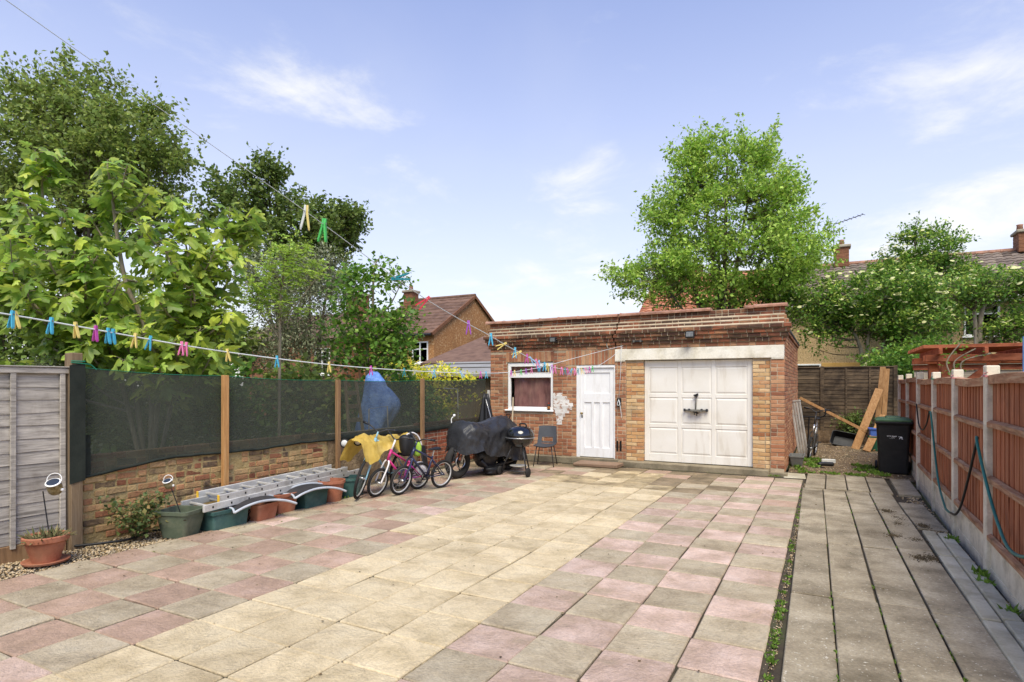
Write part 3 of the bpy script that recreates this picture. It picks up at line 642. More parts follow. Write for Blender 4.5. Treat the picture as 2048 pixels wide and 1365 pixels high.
# small fittings on the wall
def floodlight(x, z, w, h, label, tilt, gl):
    t = thing('security_light', label, 'light', (x, YG - .1, z))
    M = Matrix.Translation((x, YG - .20, z)) @ Matrix.Rotation(R(tilt), 4, 'X')
    MB().box(-w / 2, w / 2, -.03, .05, -h / 2, h / 2, .012, M).build('housing', m_black, t)
    MB().box(-w / 2 + .018, w / 2 - .018, -.034, -.0295, -h / 2 + .016, h / 2 - .016, .002, M).build('lens', gl, t)
    MB().bar((x + .02, YG - .17, z - .02), (x + .05, YG - .08, z - .06), .03, .03, .004).build('bracket', m_black, t)
m_lens = pm('lamp_lens', [C(88, 90, 90), C(128, 130, 128)], rough=0.2, scale=30)
floodlight(-2.32, 2.66, .17, .13, 'black square floodlight on the bricks above the garage door', -12, m_lens)
floodlight(-5.235, 2.66, .15, .11, 'weathered grey floodlight on the bricks above the window', 4, m_lens)
t = thing('bulkhead_fitting', 'dark flat fitting with two clips above the lintel end', 'fitting', (-3.40, YG - .1, 2.575))
MB().box(-3.51, -3.29, YG - .085, YG - .03, 2.555, 2.595, .008).build('body', m_darkmetal, t)
for x in (-3.47, -3.33): MB().box(x - .02, x + .02, YG - .10, YG - .0855, 2.55, 2.602, .005).build('clip', m_rack, t)
t = thing('wall_hook', 'rusty dark iron hook above the corner of the white door', 'hook', (-4.05, YG - .05, 2.47))
q = MB(); q.tube(smooth_path([(-4.06, YG, 2.56), (-4.06, YG - .05, 2.54), (-4.03, YG - .09, 2.46), (-4.0, YG - .06, 2.42)]), .012, 8); q.build('shank', m_rack, t, smooth=True)
MB().box(-4.10, -4.03, YG - .022, YG - .004, 2.50, 2.60, .004).build('plate', m_darkmetal, t)
t = thing('line_cleat', 'black cleat box holding the washing line cord beside the white door', 'cleat', (-3.80, YG - .02, 1.30))
MB().box(-3.845, -3.755, YG - .045, YG - .006, 1.22, 1.40, .012).build('body', m_black, t)
m_cord = pm('cord', [C(206, 210, 208), C(226, 228, 226)], rough=0.7, bump=0.2, bscale=200, rand=0.02)
q = MB(); q.tube(smooth_path([(-3.80, YG - .05, 1.37), (-3.83, YG - .06, 1.27), (-3.80, YG - .062, 1.25), (-3.77, YG - .06, 1.28), (-3.80, YG - .05, 1.36), (-3.76, YG - .06, 1.2), (-3.745, YG - .03, 0.98)]), .006, 6); q.build('cord_end', m_cord, t, smooth=True)
MB().tube([(-3.745, YG - .055, 2.49), (-3.76, YG - .035, 2.0), (-3.80, YG - .04, 1.38)], .005, 6).build('cord', m_cord, t, smooth=True)
MB().tube([(-3.745, YG, 2.49), (-3.745, YG - .06, 2.50), (-3.75, YG - .07, 2.47)], .007, 6).build('eye', m_rack, t)
t = thing('air_vent', 'pair of dark slot vents low beside the garage pier', 'vent', (-3.81, YG - .01, .4))
for x in (-3.845, -3.775): MB().box(x - .022, x + .022, YG - .009, YG + .004, .29, .50, .004).build('slot', m_dark, t)
# ------------------------------------------------------------------ left boundary: low wall, posts, shade net, lap fence
XW = -6.995
m_oldbrick = pm('old_brick', [C(132, 82, 60), C(172, 116, 84), C(190, 144, 102), C(196, 164, 116), C(92, 76, 64), C(180, 150, 108), C(184, 130, 92)], scale=10, pick=True, bump=0.9, bscale=50, bdist=0.02, rand=0.16, dirt=C(176, 152, 104), dscale=2.6, dlo=0.52, dhi=0.68, damt=0.55)
m_newbrick = pm('far_brick', [C(122, 66, 48), C(150, 84, 60), C(164, 98, 70), C(140, 76, 56)], scale=12, pick=True, bump=0.5, bscale=80, rand=0.14, dirt=C(90, 66, 50), dscale=1.5, damt=0.4)
m_oldmortar = pm('old_mortar', [C(150, 128, 84), C(186, 162, 112), C(170, 150, 112)], scale=5, bump=1.0, bscale=28, bdist=0.03, dirt=C(108, 92, 66), dscale=2.2, damt=0.5)
lw = thing('garden_wall', 'low old brick wall with crumbling yellow mortar under the net', 'wall', (XW, 7.6, 0))
Ml = Matrix(((0, -1, 0, XW), (1, 0, 0, 0), (0, 0, 1, 0), (0, 0, 0, 1)))   # local x runs along world Y, local -y faces the patio
BW = Bricks(lw); z = 0.045; k = 0
def wall_top(y): return 0.93 if y < 6.9 else (0.93 if y < 9.3 else 0.92)
while z < 0.90:
    BW.course(3.50, 7.02, z, 0.0, m_oldbrick, start=k % 2, M=Ml, pri=0.6, hd=0.6, gap=0.014); BW.course(9.40, 12.0, z, 0.0, m_newbrick, start=k % 2, M=Ml, pri=0.3, hd=0.7); z += 0.0775; k += 1
for b in range(len(BW.it)):   # worn old work: faces proud and sunk unevenly
    t_ = list(BW.it[b])
    if t_[6] is m_oldbrick: t_[5] += random.uniform(-.008, .012); t_[3] *= random.uniform(.90, 1.0)
    BW.it[b] = tuple(t_)
BW.flush(300)
g = MB(); g.grid(lambda u, v: (XW - .009 + .006 * vn(u * 40, v * 9, 0, 1, 4), 3.42 + 3.62 * u, -.1 + .99 * v), 120, 30); g.build('mortar', m_oldmortar, lw)
m_render = pm('rough_render', [C(112, 92, 68), C(142, 120, 90), C(160, 138, 106)], scale=5, bump=1.0, bscale=18, bdist=0.04, dirt=C(84, 70, 52), dscale=3, damt=0.6)
g = MB(); g.grid(lambda u, v: (XW + .012 + .02 * vn(u * 14, v * 5, 0, 1, 8), 7.03 + 2.37 * u, -.1 + .99 * v), 70, 26); g.build('rendered_section', m_render, lw)
g = MB(); g.box(XW - .24, XW - .006, 9.38, 12.08, -.1, .885); g.box(XW - .25, XW - .02, 3.42, 9.39, -.1, .88); g.build('core', m_mortar, lw)
# timber uprights in front of the net
m_post = pm('post_pale', [C(150, 108, 64), C(180, 134, 84), C(194, 150, 100)], scale=3, stretch=(11, 11, 0.8), bump=0.2, bscale=30, rand=0.05, distort=0.5)
m_post2 = pm('post_brown', [C(112, 86, 60), C(142, 110, 78), C(154, 124, 92)], scale=3, stretch=(11, 11, 0.8), bump=0.25, bscale=30, rand=0.08, distort=0.5)
m_postg = pm('post_weathered', [C(92, 76, 58), C(126, 106, 82), C(140, 122, 98)], scale=3, stretch=(11, 11, 0.8), bump=0.3, bscale=30, rand=0.05, distort=0.8)
for y, w, zt, mt, lab in ((5.15, .078, 1.81, m_post, 'pale orange new timber post before the net near the ladder'), (7.19, .075, 1.765, m_post2, 'brown timber post at the far end of the ladder'), (9.47, .07, 1.80, m_post2, 'slim brown timber post behind the bicycles')):
    g = MB(); g.box(XW + .035, XW + .035 + w * .8, y - w / 2, y + w / 2, -.03, zt, .004, j=.003); tag(g.build('timber_post', mt), lab, 'post', 'posts along the low wall')
pt = thing('timber_post', 'thick weathered corner post wrapped at the top by the net', 'post', (XW, 3.40, 0), group='posts along the low wall')
MB().box(XW - .02, XW + .11, 3.33, 3.45, -.03, 2.02, .006, j=.004).build('shaft', m_postg, pt)
# shade net
m_net = pm('shade_net', [C(58, 62, 53), C(72, 75, 66)], scale=1.5, rough=0.9, bump=0.0, rand=0.03, alpha=0.77)
m_nethem = pm('net_hem', [C(32, 37, 32), C(48, 53, 46)], scale=4, rough=0.9, bump=0.3, bscale=60)
net = thing('shade_net', 'dark green shade netting stretched along the low wall', 'net', (XW, 7.6, .75))
def nz0(y):
    b_ = 0.70 + 0.10 * min(1, max(0, (y - 3.45) / 1.0)) ** .7
    return b_ - (.03 if y > 7.2 else 0) * min(1, (y - 7.2) / 2) + .010 * math.sin(y * 3.1) + .010 * vn(y, 0, 0, 5, 2)
def nz1(y):
    ps = [3.40, 5.15, 7.19, 9.47, 11.98]; hs = [1.875, 1.80, 1.755, 1.765, 1.80]
    for a, b, c, d in zip(ps[:-1], ps[1:], hs[:-1], hs[1:]):
        if y <= b: t_ = (y - a) / (b - a); return c + (d - c) * t_ - .022 * math.sin(math.pi * t_)
    return hs[-1]
def netp(y, v):
    z0, z1 = nz0(y), nz1(y); fold = .012 * vn(y * 1.4, v * 3, 0, 1.2, 5) * (1 - abs(2 * v - 1)) + (.014 * max(0, 1 - v * 8)) * vn(y, 0, 0, 4, 6)
    return (XW + .026 + fold - .05 * math.sin(math.pi * v) * .25, y, z0 + (z1 - z0) * v)
MB().grid(lambda u, v: netp(3.44 + 8.54 * u, v), 260, 22).build('mesh', m_net, net, smooth=True)
g = MB()
for y0, y1 in ((3.36, 7.15), (7.22, 11.98)):
    g.grid(lambda u, v: (netp(y0 + (y1 - y0) * u, 0)[0] + .004 + .012 * math.sin(v * 3.14) , y0 + (y1 - y0) * u, nz0(y0 + (y1 - y0) * u) - .012 + (.035 + (.05 if y0 > 7 else .012 * vn(u * 30, 0, 0, 1))) * v), 120, 4)
g.build('hem', m_nethem, net, smooth=True)
g = MB(); g.grid(lambda u, v: (XW + .118 + .006 * vn(u * 3, v * 9, 0, 1), 3.315 + .15 * u, .66 + 1.23 * v + (.03 * u)), 5, 24); g.grid(lambda u, v: (XW + .03 + .01 * vn(u, v * 9, 0), 3.45 + .11 * u, .70 + .45 * v), 4, 20); g.build('wrap', m_nethem, net, smooth=True)
m_twine = pm('green_twine', [C(28, 110, 84), C(46, 140, 110)], rough=0.7, bump=0)
g = MB(); g.tube([(netp(3.44 + 8.5 * k / 90, 1)[0] + .002, 3.44 + 8.5 * k / 90, nz1(3.44 + 8.5 * k / 90) + .004) for k in range(91)], .0035, 5)
g.tube(smooth_path([(XW + .12, 3.33, 1.92), (XW + .125, 3.45, 1.91), (XW + .11, 3.52, 1.90), (XW + .12, 3.57, 1.85)]), .006, 5); g.tube([(XW + .12, 3.33, 1.935), (XW + .12, 3.46, 1.935)], .006, 5); g.build('twine', m_twine, net)
m_vert = pm('white_trim', [C(196, 196, 190), C(220, 220, 216)], rough=0.6)
tag(MB().box(-6.955, -6.918, 12.03, 12.105, .7, 1.55, .004).build('edge_trim', m_vert), 'narrow white upright trim where the net meets the garage corner', 'trim')
# weathered lap fence panel at the near left
m_lap = pm('lap_grey', X(1.4, C(108, 102, 94), C(146, 139, 130), C(168, 161, 150)), scale=3, stretch=(12, 0.9, 12), bump=0.35, bscale=26, rand=0.12, distort=0.9, dirt=C(86, 74, 60), dscale=2.2, dlo=0.55, dhi=0.75, damt=0.5)
lf = thing('lap_fence', 'weathered grey lap fence panel behind the potted plant', 'fence', (XW, 2.4, 0))
nb = 13; zb0, zb1 = .14, 1.80
for k in range(nb):
    za = zb0 + (zb1 - zb0) * k / nb; zc = za + (zb1 - zb0) / nb + .03; x1 = XW + .028
    g = MB(); n_ = 22; rings = []
    ph = random.uniform(0, 9)
    for q in range(n_ + 1):
        y = 1.0 + 2.30 * q / n_; wv = .010 * vn(y * 2.2, ph, 0, 1, 3) + .004 * vn(y * 7, ph, 0, 1, 5)
        rings.append([(x1 + .010, y, za + wv - .006), (x1 - .002, y, zc), (x1 - .010, y, zc), (x1 - .004, y, za + wv - .006)])
    g.loft(rings); g.build('slat', m_lap, lf)
for y, w in ((2.86, .045), (3.285, .05), (2.0, .045), (1.05, .045)): MB().box(XW + .039, XW + .062, y - w / 2, y + w / 2, .10, 1.81, .004, j=.003).build('batten', m_lap, lf)
MB().box(XW - .01, XW + .068, .95, 3.34, 1.802, 1.862, .005, j=.002).build('top_rail', m_lap, lf)
g = MB(); g.box(XW - .015, XW + .08, .95, 3.36, 1.863, 1.878, .004); g.build('capping', m_lap, lf)
MB().box(XW - .01, XW + .05, .95, 3.32, -.06, .135, .006, j=.003).build('gravel_board', m_post2, lf)
# ------------------------------------------------------------------ things in the neighbouring garden seen through the net
m_tarp = pm('blue_tarp', [C(70, 108, 176), C(104, 142, 206), C(140, 172, 222)], scale=6, rough=0.55, bump=0.8, bscale=22, bdist=0.03)
g = MB(); rings = []
for k in range(15):
    v = k / 14; z = 1.93 - 1.55 * v; rr = .15 + .24 * v ** .7
    if k == 0: rr = .10
    hl_ = .13 + .30 * v ** .8; hr_ = .17 + .26 * math.exp(-((v - .42) / .2) ** 2) + .10 * v; rg = []
    for q in range(36):
        a = 2 * math.pi * q / 36; fo = 1 + .10 * math.sin(a * 7 + v * 3) * v + .12 * vn(math.cos(a) * 1.5, math.sin(a) * 1.5, v * 3, 1, 3)
        l_ = (hr_ if math.cos(a) > 0 else hl_) * math.cos(a) * fo; d_ = (.12 + .22 * v) * math.sin(a) * fo
        if k == 0: l_ *= .55; d_ *= .5
        rg.append((-7.76 + .886 * l_ - .464 * d_, 9.06 + .464 * l_ + .886 * d_, z + .05 * vn(a, v * 4, 0, 1, 2) - (.06 * max(0, math.cos(a)) if k < 3 else 0)))
    rings.append(rg)
g.loft(rings); tag(g.build('tarpaulin', m_tarp, smooth=True), 'blue tarpaulin draped over something tall behind the net', 'tarpaulin')
t = thing('step_ladder', 'wooden step ladder standing behind the net beside the blue tarpaulin', 'ladder', (-7.85, 8.55, 0))
for s_ in (-.2, .2): MB().bar((-7.55, 8.42 + s_ * 1.1, 0), (-7.80, 8.42 + s_ * .7, 1.75), .03, .06, .004).build('rail', m_postg, t)
for k in range(6): MB().bar((-7.59 - .036 * k, 8.42 - .21 + .012 * k, .28 + .25 * k), (-7.59 - .036 * k, 8.42 + .21 - .012 * k, .28 + .25 * k), .08, .025, .003, up=(1, 0, 0)).build('tread', m_postg, t)
t = thing('metal_frame', 'thin pale rectangular frame standing behind the net before the tarpaulin', 'frame', (-7.35, 8.8, 0))
g = MB(); g.tube([(-7.36, 8.42, .1), (-7.36, 8.42, 1.24), (-7.30, 8.86, 1.28), (-7.27, 8.90, .1)], .012, 6); g.build('tube', m_alu, t)
t = thing('goal_frame', 'thin white tube frame behind the net near the garage corner', 'frame', (-7.5, 11.6, 0))
g = MB(); g.tube([(-7.4, 10.9, 1.60), (-7.4, 11.45, 1.58), (-7.4, 11.5, .2)], .014, 6); g.build('tube', m_vert, t)
# ------------------------------------------------------------------ right boundary: concrete posts with red panels
def FX(y): return 1.285 + 0.0225 * (y - 6.75)
PY_ = [3.15, 4.95, 6.75, 8.55, 10.33, 12.32, 14.25, 16.15, 18.9]
m_cpost = pm('post_concrete', X(1.5, C(156, 147, 128), C(182, 172, 152), C(192, 184, 166)), scale=4, bump=0.4, bscale=70, rand=0.05, dirt=C(112, 106, 88), dscale=3.2, dlo=0.5, dhi=0.75, damt=0.55)
m_redwood = pm('red_fence_board', X(1.7, C(88, 48, 31), C(120, 69, 45), C(136, 86, 59), C(150, 104, 76)), scale=2.6, stretch=(9, 9, 0.5), bump=0.35, bscale=26, rand=0.16, distort=0.9, dirt=C(88, 66, 50), dscale=1.6, dlo=0.52, dhi=0.75, damt=0.5)
m_rail = pm('rail_worn', X(1.45, C(112, 70, 48), C(146, 108, 80), C(164, 138, 110)), scale=3, stretch=(10, 0.8, 10), bump=0.4, bscale=26, rand=0.1, distort=0.8, dirt=C(98, 96, 66), dscale=3.0, damt=0.5)
rf = thing('panel_fence', 'red brown boarded fence with concrete posts along the side path', 'fence', (FX(9), 9, 0))
bw = .145
for i, y in enumerate(PY_[:-1]):
    xf = FX(y); top = 1.81 if y < 12 else 1.84
    g = MB(); hsec = [(0, -.05), (.10, -.05), (.10, -.03), (.067, -.022), (.067, .022), (.10, .03), (.10, .05), (0, .05), (0, .03), (.033, .022), (.033, -.022), (0, -.03)]
    g.box(xf, xf + .1, y - .055, y + .055, -.12, top + .055, .008, j=.002)
    g.build('concrete_post', m_cpost, rf)
    y0, y1 = y + .055, PY_[i + 1] - .055
    if i == len(PY_) - 2: continue
    # gravel board with recessed face and lips
    g = MB(); xa, xb = FX(y0), FX(y1)
    def pb(d0, d1, za, zb, ins=0.0):
        g.add([(xa + d0, y0, za), (xb + d0, y1, za), (xb + d1, y1, za), (xa + d1, y0, za), (xa + d0 + ins, y0, zb), (xb + d0 + ins, y1, zb), (xb + d1, y1, zb), (xa + d1, y0, zb)], [(0, 3, 2, 1), (4, 5, 6, 7), (0, 1, 5, 4), (1, 2, 6, 5), (2, 3, 7, 6), (3, 0, 4, 7)])
    pb(.028, .07, -.12, .055, .0); pb(.034, .07, .0552, .27, 0.0); pb(.026, .07, .2702, .305, 0.004)
    g.build('gravel_board', m_cpost, rf)
    sag = [0, .004, -.004, 0, .01, 0, 0, 0][i]
    n = int((y1 - y0) / bw)
    for q in range(n):
        ya = y0 + (y1 - y0) * q / n; yb = ya + (y1 - y0) / n + .014
        if not (in_view(FX(ya), ya, 1, 200) or in_view(FX(yb), yb, 1, 200)): continue
        x0 = FX(ya) + .055; x1 = FX(yb) + .055; zt = top - .07 + sag + random.uniform(-.003, .003); zb = .315 + random.uniform(0, .01)
        th0, th1 = .012, .005
        m = MB(); m.add([(x0 - th0 + random.uniform(-.003, .003), ya, zb), (x1 - th1, yb, zb), (x1 + .002, yb, zb), (x0 + .002, ya, zb), (x0 - th0 + random.uniform(-.003, .003), ya, zt), (x1 - th1, yb, zt), (x1 + .002, yb, zt), (x0 + .002, ya, zt)], [(0, 3, 2, 1), (4, 5, 6, 7), (0, 1, 5, 4), (1, 2, 6, 5), (2, 3, 7, 6), (3, 0, 4, 7)])
        m.build('board', m_redwood, rf)
    for zr in ((.30, .345), (.80, .85), (1.30, 1.35)):
        if i == 0 and zr[0] < 1: pass
        dz = random.uniform(-.02, .02)
        g = MB(); nn = 8; rings = []
        for q in range(nn + 1):
            y_ = y0 + (y1 - y0) * q / nn; x_ = FX(y_); bz = dz + .006 * vn(y_ * 2, zr[0], 0, 1)
            rings.append([(x_ + .006, y_, zr[0] + bz), (x_ + .006, y_, zr[1] - .006 + bz), (x_ + .038, y_, zr[1] + .012 + bz), (x_ + .038, y_, zr[0] + bz)])
        g.loft(rings); g.build('rail', m_rail, rf)
    g = MB(); rings = []
    for q in range(13):
        t_ = q / 12; y_ = y0 + (y1 - y0) * t_; x_ = FX(y_) + .012 * math.sin(t_ * 6 + i); zt = top - .07 + sag + .012 * math.sin(math.pi * t_) * (1 if i % 2 else -1.4)
        rings.append([(x_ + .008, y_, zt - .05), (x_ + .008, y_, zt + .03), (x_ + .075, y_, zt + .036), (x_ + .075, y_, zt - .05)])
    g.loft(rings); g.build('capping', m_rail, rf)
# pink and green ties round the post heads
for y, mt, lab in ((6.75, pm('pink_twine', [C(196, 120, 120), C(214, 150, 150)], bump=0), 'faded pink twine tied round the nearest tall post head'), (8.55, MATS['pink_twine'], 'faded pink twine tied round the second post head of the red fence'), (10.33, m_twine, 'green twine tied round the third post head of the red fence')):
    g = MB(); x = FX(y)
    for k in range(3): g.tube([(x - .006, y - .06, 1.762 + .006 * k), (x + .106, y - .06, 1.757 + .006 * k), (x + .106, y + .06, 1.757 + .006 * k), (x - .006, y + .06, 1.767 + .006 * k)], .003, 5, closed=True)
    g.tube(smooth_path([(x - .008, y - .04, 1.80), (x - .02, y - .10, 1.79), (x - .012, y - .18, 1.80)]), .004, 5); tag(g.build('twine', mt), lab, 'twine', 'twine ties on the fence posts')
# hose pipes hung along the fence
m_hose = pm('green_hose', [C(34, 96, 88), C(56, 124, 112)], rough=0.45, bump=0.05, bscale=80, rand=0.03)
m_hoseb = pm('black_hose', [C(26, 28, 28), C(42, 44, 44)], rough=0.45, bump=0.05, bscale=80)
def fp(y, z, o=-.02): return (FX(y) + o, y, z)
g = MB(); g.tube(smooth_path([fp(10.28, 1.30), fp(10.1, 1.22, -.03), fp(9.9, .85), fp(9.5, .42), fp(8.9, .22, -.03), fp(8.62, .20, -.035), fp(8.35, .22, -.03)]), .0125, 8)
tag(g.build('hose', m_hose, smooth=True), 'green hose looping low between the third and second fence posts', 'hose')
g = MB(); g.tube(smooth_path([fp(8.38, .22, -.035), fp(8.15, .25), fp(7.8, .42), fp(7.35, .80), fp(7.0, 1.14), fp(6.95, 1.20)]), .0125, 8)
tag(g.build('hose', m_hoseb, smooth=True), 'black hose rising from the low loop to the nearest tall post', 'hose')
g = MB(); g.tube(smooth_path([fp(6.98, 1.20), fp(6.9, 1.16, -.03), fp(6.72, .98, -.025), fp(6.45, .76), fp(6.1, .56), fp(5.7, .46, -.03), fp(5.3, .50), fp(4.9, .66), fp(4.5, .9)]), .013, 8)
tag(g.build('hose', m_hose, smooth=True), 'green hose hanging in a wide loop on the nearest red panel', 'hose')
g = MB(); g.tube(smooth_path([fp(10.42, 1.30), fp(10.7, 1.12), fp(11.2, .98), fp(11.7, 1.02), fp(11.95, 1.2), fp(12.1, 1.36)]), .011, 7)
tag(g.build('hose', m_hoseb, smooth=True), 'thin black hose sagging behind the wheeled bin', 'hose')
# ------------------------------------------------------------------ back fence of dark lap panels
m_darklap = pm('dark_lap', X(1.35, C(46, 38, 30), C(80, 66, 50), C(104, 88, 68)), scale=2.6, stretch=(0.8, 10, 10), bump=0.4, bscale=24, rand=0.2, distort=0.9, dirt=C(34, 26, 20), dscale=1.8, dlo=0.46, dhi=0.6, damt=0.7)
YB = 19.15
bf = thing('back_fence', 'dark brown lap panel fence across the end of the yard', 'fence', (0.4, YB, 0))
edges = [-2.0, -0.05, 1.72]
for a, b in zip(edges[:-1], edges[1:]):
    nb = 17; z0, z1 = .36, 2.14
    for k in range(nb):
        za = z0 + (z1 - z0) * k / nb; zc = za + (z1 - z0) / nb + .03; g = MB(); rings = []; ph = random.uniform(0, 50)
        for q in range(17):
            x = a + .04 + (b - a - .08) * q / 16; wv = .012 * vn(x * 2.5, ph, 0, 1) + .005 * vn(x * 8, ph, 0, 1)
            rings.append([(x, YB - .012, za + wv), (x, YB + .002, zc), (x, YB + .012, zc), (x, YB + .004, za + wv)])
        g.loft(rings); g.build('slat', m_darklap, bf)
    for x in np.linspace(a + .03, b - .03, 4): MB().box(x - .022, x + .022, YB - .035, YB - .013, .34, 2.15, .004).build('batten', m_darklap, bf)
    MB().box(a + .02, b - .02, YB - .045, YB + .03, 2.151, 2.185, .004).build('top_rail', m_darklap, bf)
for x in edges: MB().box(x - .045, x + .045, YB - .04, YB + .05, -.05, 2.2, .006).build('post', m_darklap, bf)
m_bank = pm('earth_bank', [C(72, 56, 40), C(104, 84, 62), C(120, 100, 76)], scale=6, bump=1.0, bscale=26, bdist=0.05)
g = MB(); g.grid(lambda u, v: (-1.0 + 2.8 * u, YB - .06 - .14 * (1 - v) + .03 * vn(u * 14, v * 4, 0, 1), -.05 + .43 * v + .02 * vn(u * 9, v, 0, 1)), 60, 12); struct(g.build('earth_bank', m_bank, smooth=True), 'low bank of brown earth below the back fence')
# ------------------------------------------------------------------ wheeled bin
m_bin = pm('bin_plastic', [C(26, 26, 27), C(38, 37, 37)], scale=7, rough=0.55, bump=0.12, bscale=160, rand=0.0, dirt=C(70, 66, 58), dscale=3, dlo=0.6, dhi=0.9, damt=0.25)
m_binlid = pm('bin_lid_green', [C(58, 84, 56), C(84, 112, 78)], scale=5, rough=0.5, bump=0.08, bscale=90)
bn = thing('wheeled_bin', 'black wheeled bin with a green lid beside the red fence', 'bin', (1.17, 13.5, 0)); bn.rotation_euler = (0, 0, R(-3))
def rr(w, d, r, z, cx=0, cy=0, n=5):
    out = []
    for sx, sy, a0 in ((1, 1, 0), (-1, 1, 90), (-1, -1, 180), (1, -1, 270)):
        for q in range(n + 1):
            a = R(a0 + 90 * q / n); out.append((cx + sx * (w / 2 - r) + r * math.cos(a), cy + sy * (d / 2 - r) + r * math.sin(a), z))
    return out
g = MB(); g.loft([rr(.46, .50, .04, 0, 0, .04), rr(.475, .52, .05, .02, 0, .03), rr(.50, .56, .05, .45, 0, .015), rr(.545, .66, .05, .92, 0, 0), rr(.575, .70, .05, .945, 0, 0), rr(.58, .71, .05, .985, 0, 0)]); body = g.build('body', m_bin, bn, smooth=False, local=True)
g = MB(); g.loft([rr(.585, .715, .05, .986), rr(.60, .73, .05, 1.0), rr(.60, .73, .05, 1.02), rr(.50, .62, .08, 1.05), rr(.40, .5, .08, 1.058)]); lid = g.build('lid', m_binlid, bn, local=True)
g = MB(); g.loft([rr(.26, .5, .03, 1.0591), rr(.25, .48, .03, 1.075), rr(.22, .44, .03, 1.08)]); g.build('lid_ridge', m_binlid, lid)
g = MB(); g.box(-.30, .30, -.375, -.352, .955, .99, .008); g.build('rim_lip', m_bin, bn, local=True)
for s_ in (-1, 1):
    g = MB(); g.ring((s_ * .27, .27, .10), (1, 0, 0), .075, .025, 18, 6); g.tube([(s_ * .25, .27, .10), (s_ * .29, .27, .10)], .06, 12); g.build('wheel', m_black, bn, local=True)
g = MB(); g.tube([(-.24, .40, 1.0), (.24, .40, 1.0)], .016, 8); g.build('handle', m_bin, bn, local=True)
m_print = pm('white_print', [C(214, 214, 214), C(226, 226, 226)], bump=0, rand=0.0)
def text_part(txt, size, x, z, y, parent, name='lettering', bold=0.0):
    cu = bpy.data.curves.new('t', 'FONT'); cu.body = txt; cu.size = size; cu.extrude = 0.0004; cu.offset = bold; cu.align_x = 'LEFT'
    o = bpy.data.objects.new('t', cu); COL.objects.link(o); dg = bpy.context.evaluated_depsgraph_get(); me = bpy.data.meshes.new_from_object(o.evaluated_get(dg)); bpy.data.objects.remove(o)
    me.name = name; me.materials.clear(); me.materials.append(m_print)
    me.transform(Matrix.Translation((x, y, z)) @ Matrix.Rotation(R(90 - 5.2), 4, 'X')); return place(name, me, parent, local=True)
def bin_y(z): return -(.28 + (.33 - .28) * (z - .45) / (.92 - .45)) + (.015 * (1 - (z - .45) / .47)) - .0025
text_part('ENFIELD', .043, -.105, .712, bin_y(.712), bn, bold=0.0012); text_part('Council', .022, -.04, .690, bin_y(.690), bn); text_part('www.enfield.gov.uk', .011, -.065, .676, bin_y(.676), bn)
# small rampant beast emblem, a flat print
g = MB(); zc = .70; em = [(.02, .055), (.035, .06), (.04, .045), (.055, .04), (.05, .028), (.062, .02), (.055, .005), (.068, -.005), (.06, -.02), (.072, -.035), (.055, -.036), (.05, -.018), (.04, -.006), (.03, -.022), (.012, -.034), (.018, -.016), (.026, -.004), (.02, .012), (.002, .006), (-.004, .014), (.016, .024), (.0, .034), (.004, .042), (.022, .036)]
Me = Matrix.Translation((.075, bin_y(.70), zc)) @ Matrix.Rotation(R(90 - 5.2), 4, 'X'); g.prism(em, .0006, Me); g.build('emblem', m_print, bn, local=True)
# ------------------------------------------------------------------ planks and clutter at the end of the yard
m_plank = pm('plank', [C(128, 92, 56), C(156, 116, 74), C(172, 134, 92)], scale=2.5, stretch=(8, 8, 1.2), bump=0.25, bscale=26, rand=0.1, distort=0.8)
def plank(p0, p1, w, th, lab, up=None):
    up = (Vector(p1) - Vector(p0)).normalized().cross(Vector((-.15, -1, .25)))
    tag(MB().bar(p0, p1, th, w, .003, up=up).build('plank', m_plank), lab, 'plank', 'planks leaning at the back fence')
plank((.70, 17.5, .03), (1.30, 18.5, 1.56), .185, .03, 'wide tan plank leaning diagonally against the fence corner', up=(-.4, .9, -.5))
plank((.93, 17.15, .03), (1.36, 17.9, .90), .17, .03, 'shorter broad tan plank leaning below the wide one', up=(-.4, .9, -.5))
plank((1.20, 18.4, .05), (1.40, 18.75, 2.15), .13, .03, 'upright tan board standing in the fence corner', up=(1, -.4, 0))
plank((1.34, 18.3, .05), (1.50, 18.75, 2.10), .11, .03, 'narrow tan board standing just beside the upright one', up=(1, -.4, 0))
plank((1.12, 17.45, .02), (.94, 17.9, .5), .06, .04, 'small offcut of timber propped under the leaning planks')
plank((-.60, 18.65, 1.30), (.98, 17.75, .46), .075, .045, 'long slim orange pole running down from the garage corner', up=(0, 1, 0))
m_bluebox = pm('blue_plastic', [C(60, 92, 170), C(96, 126, 196)], rough=0.5, bump=0.05); m_greenbox = pm('green_plastic', [C(30, 76, 56), C(46, 98, 72)], rough=0.5, bump=0.05)
t = thing('recycling_box', 'green recycling box with a blue box nested in its top', 'box', (1.23, 17.6, 0))
g = MB(); g.loft([rr(.40, .30, .04, .02, 1.23, 17.6), rr(.46, .36, .04, .34, 1.23, 17.6), rr(.50, .40, .04, .345, 1.23, 17.6), rr(.50, .40, .04, .38, 1.23, 17.6)]); g.build('body', m_greenbox, t)
g = MB(); g.loft([rr(.42, .32, .04, .381, 1.23, 17.6), rr(.44, .34, .04, .55, 1.23, 17.6), rr(.48, .38, .04, .552, 1.23, 17.6), rr(.48, .38, .04, .58, 1.23, 17.6)]); g.build('blue_box', m_bluebox, t)
g = MB(); Mt = Matrix.Translation((.50, 18.45, .18)) @ Matrix.Rotation(R(55), 4, 'X') @ Matrix.Rotation(R(-12), 4, 'Z')
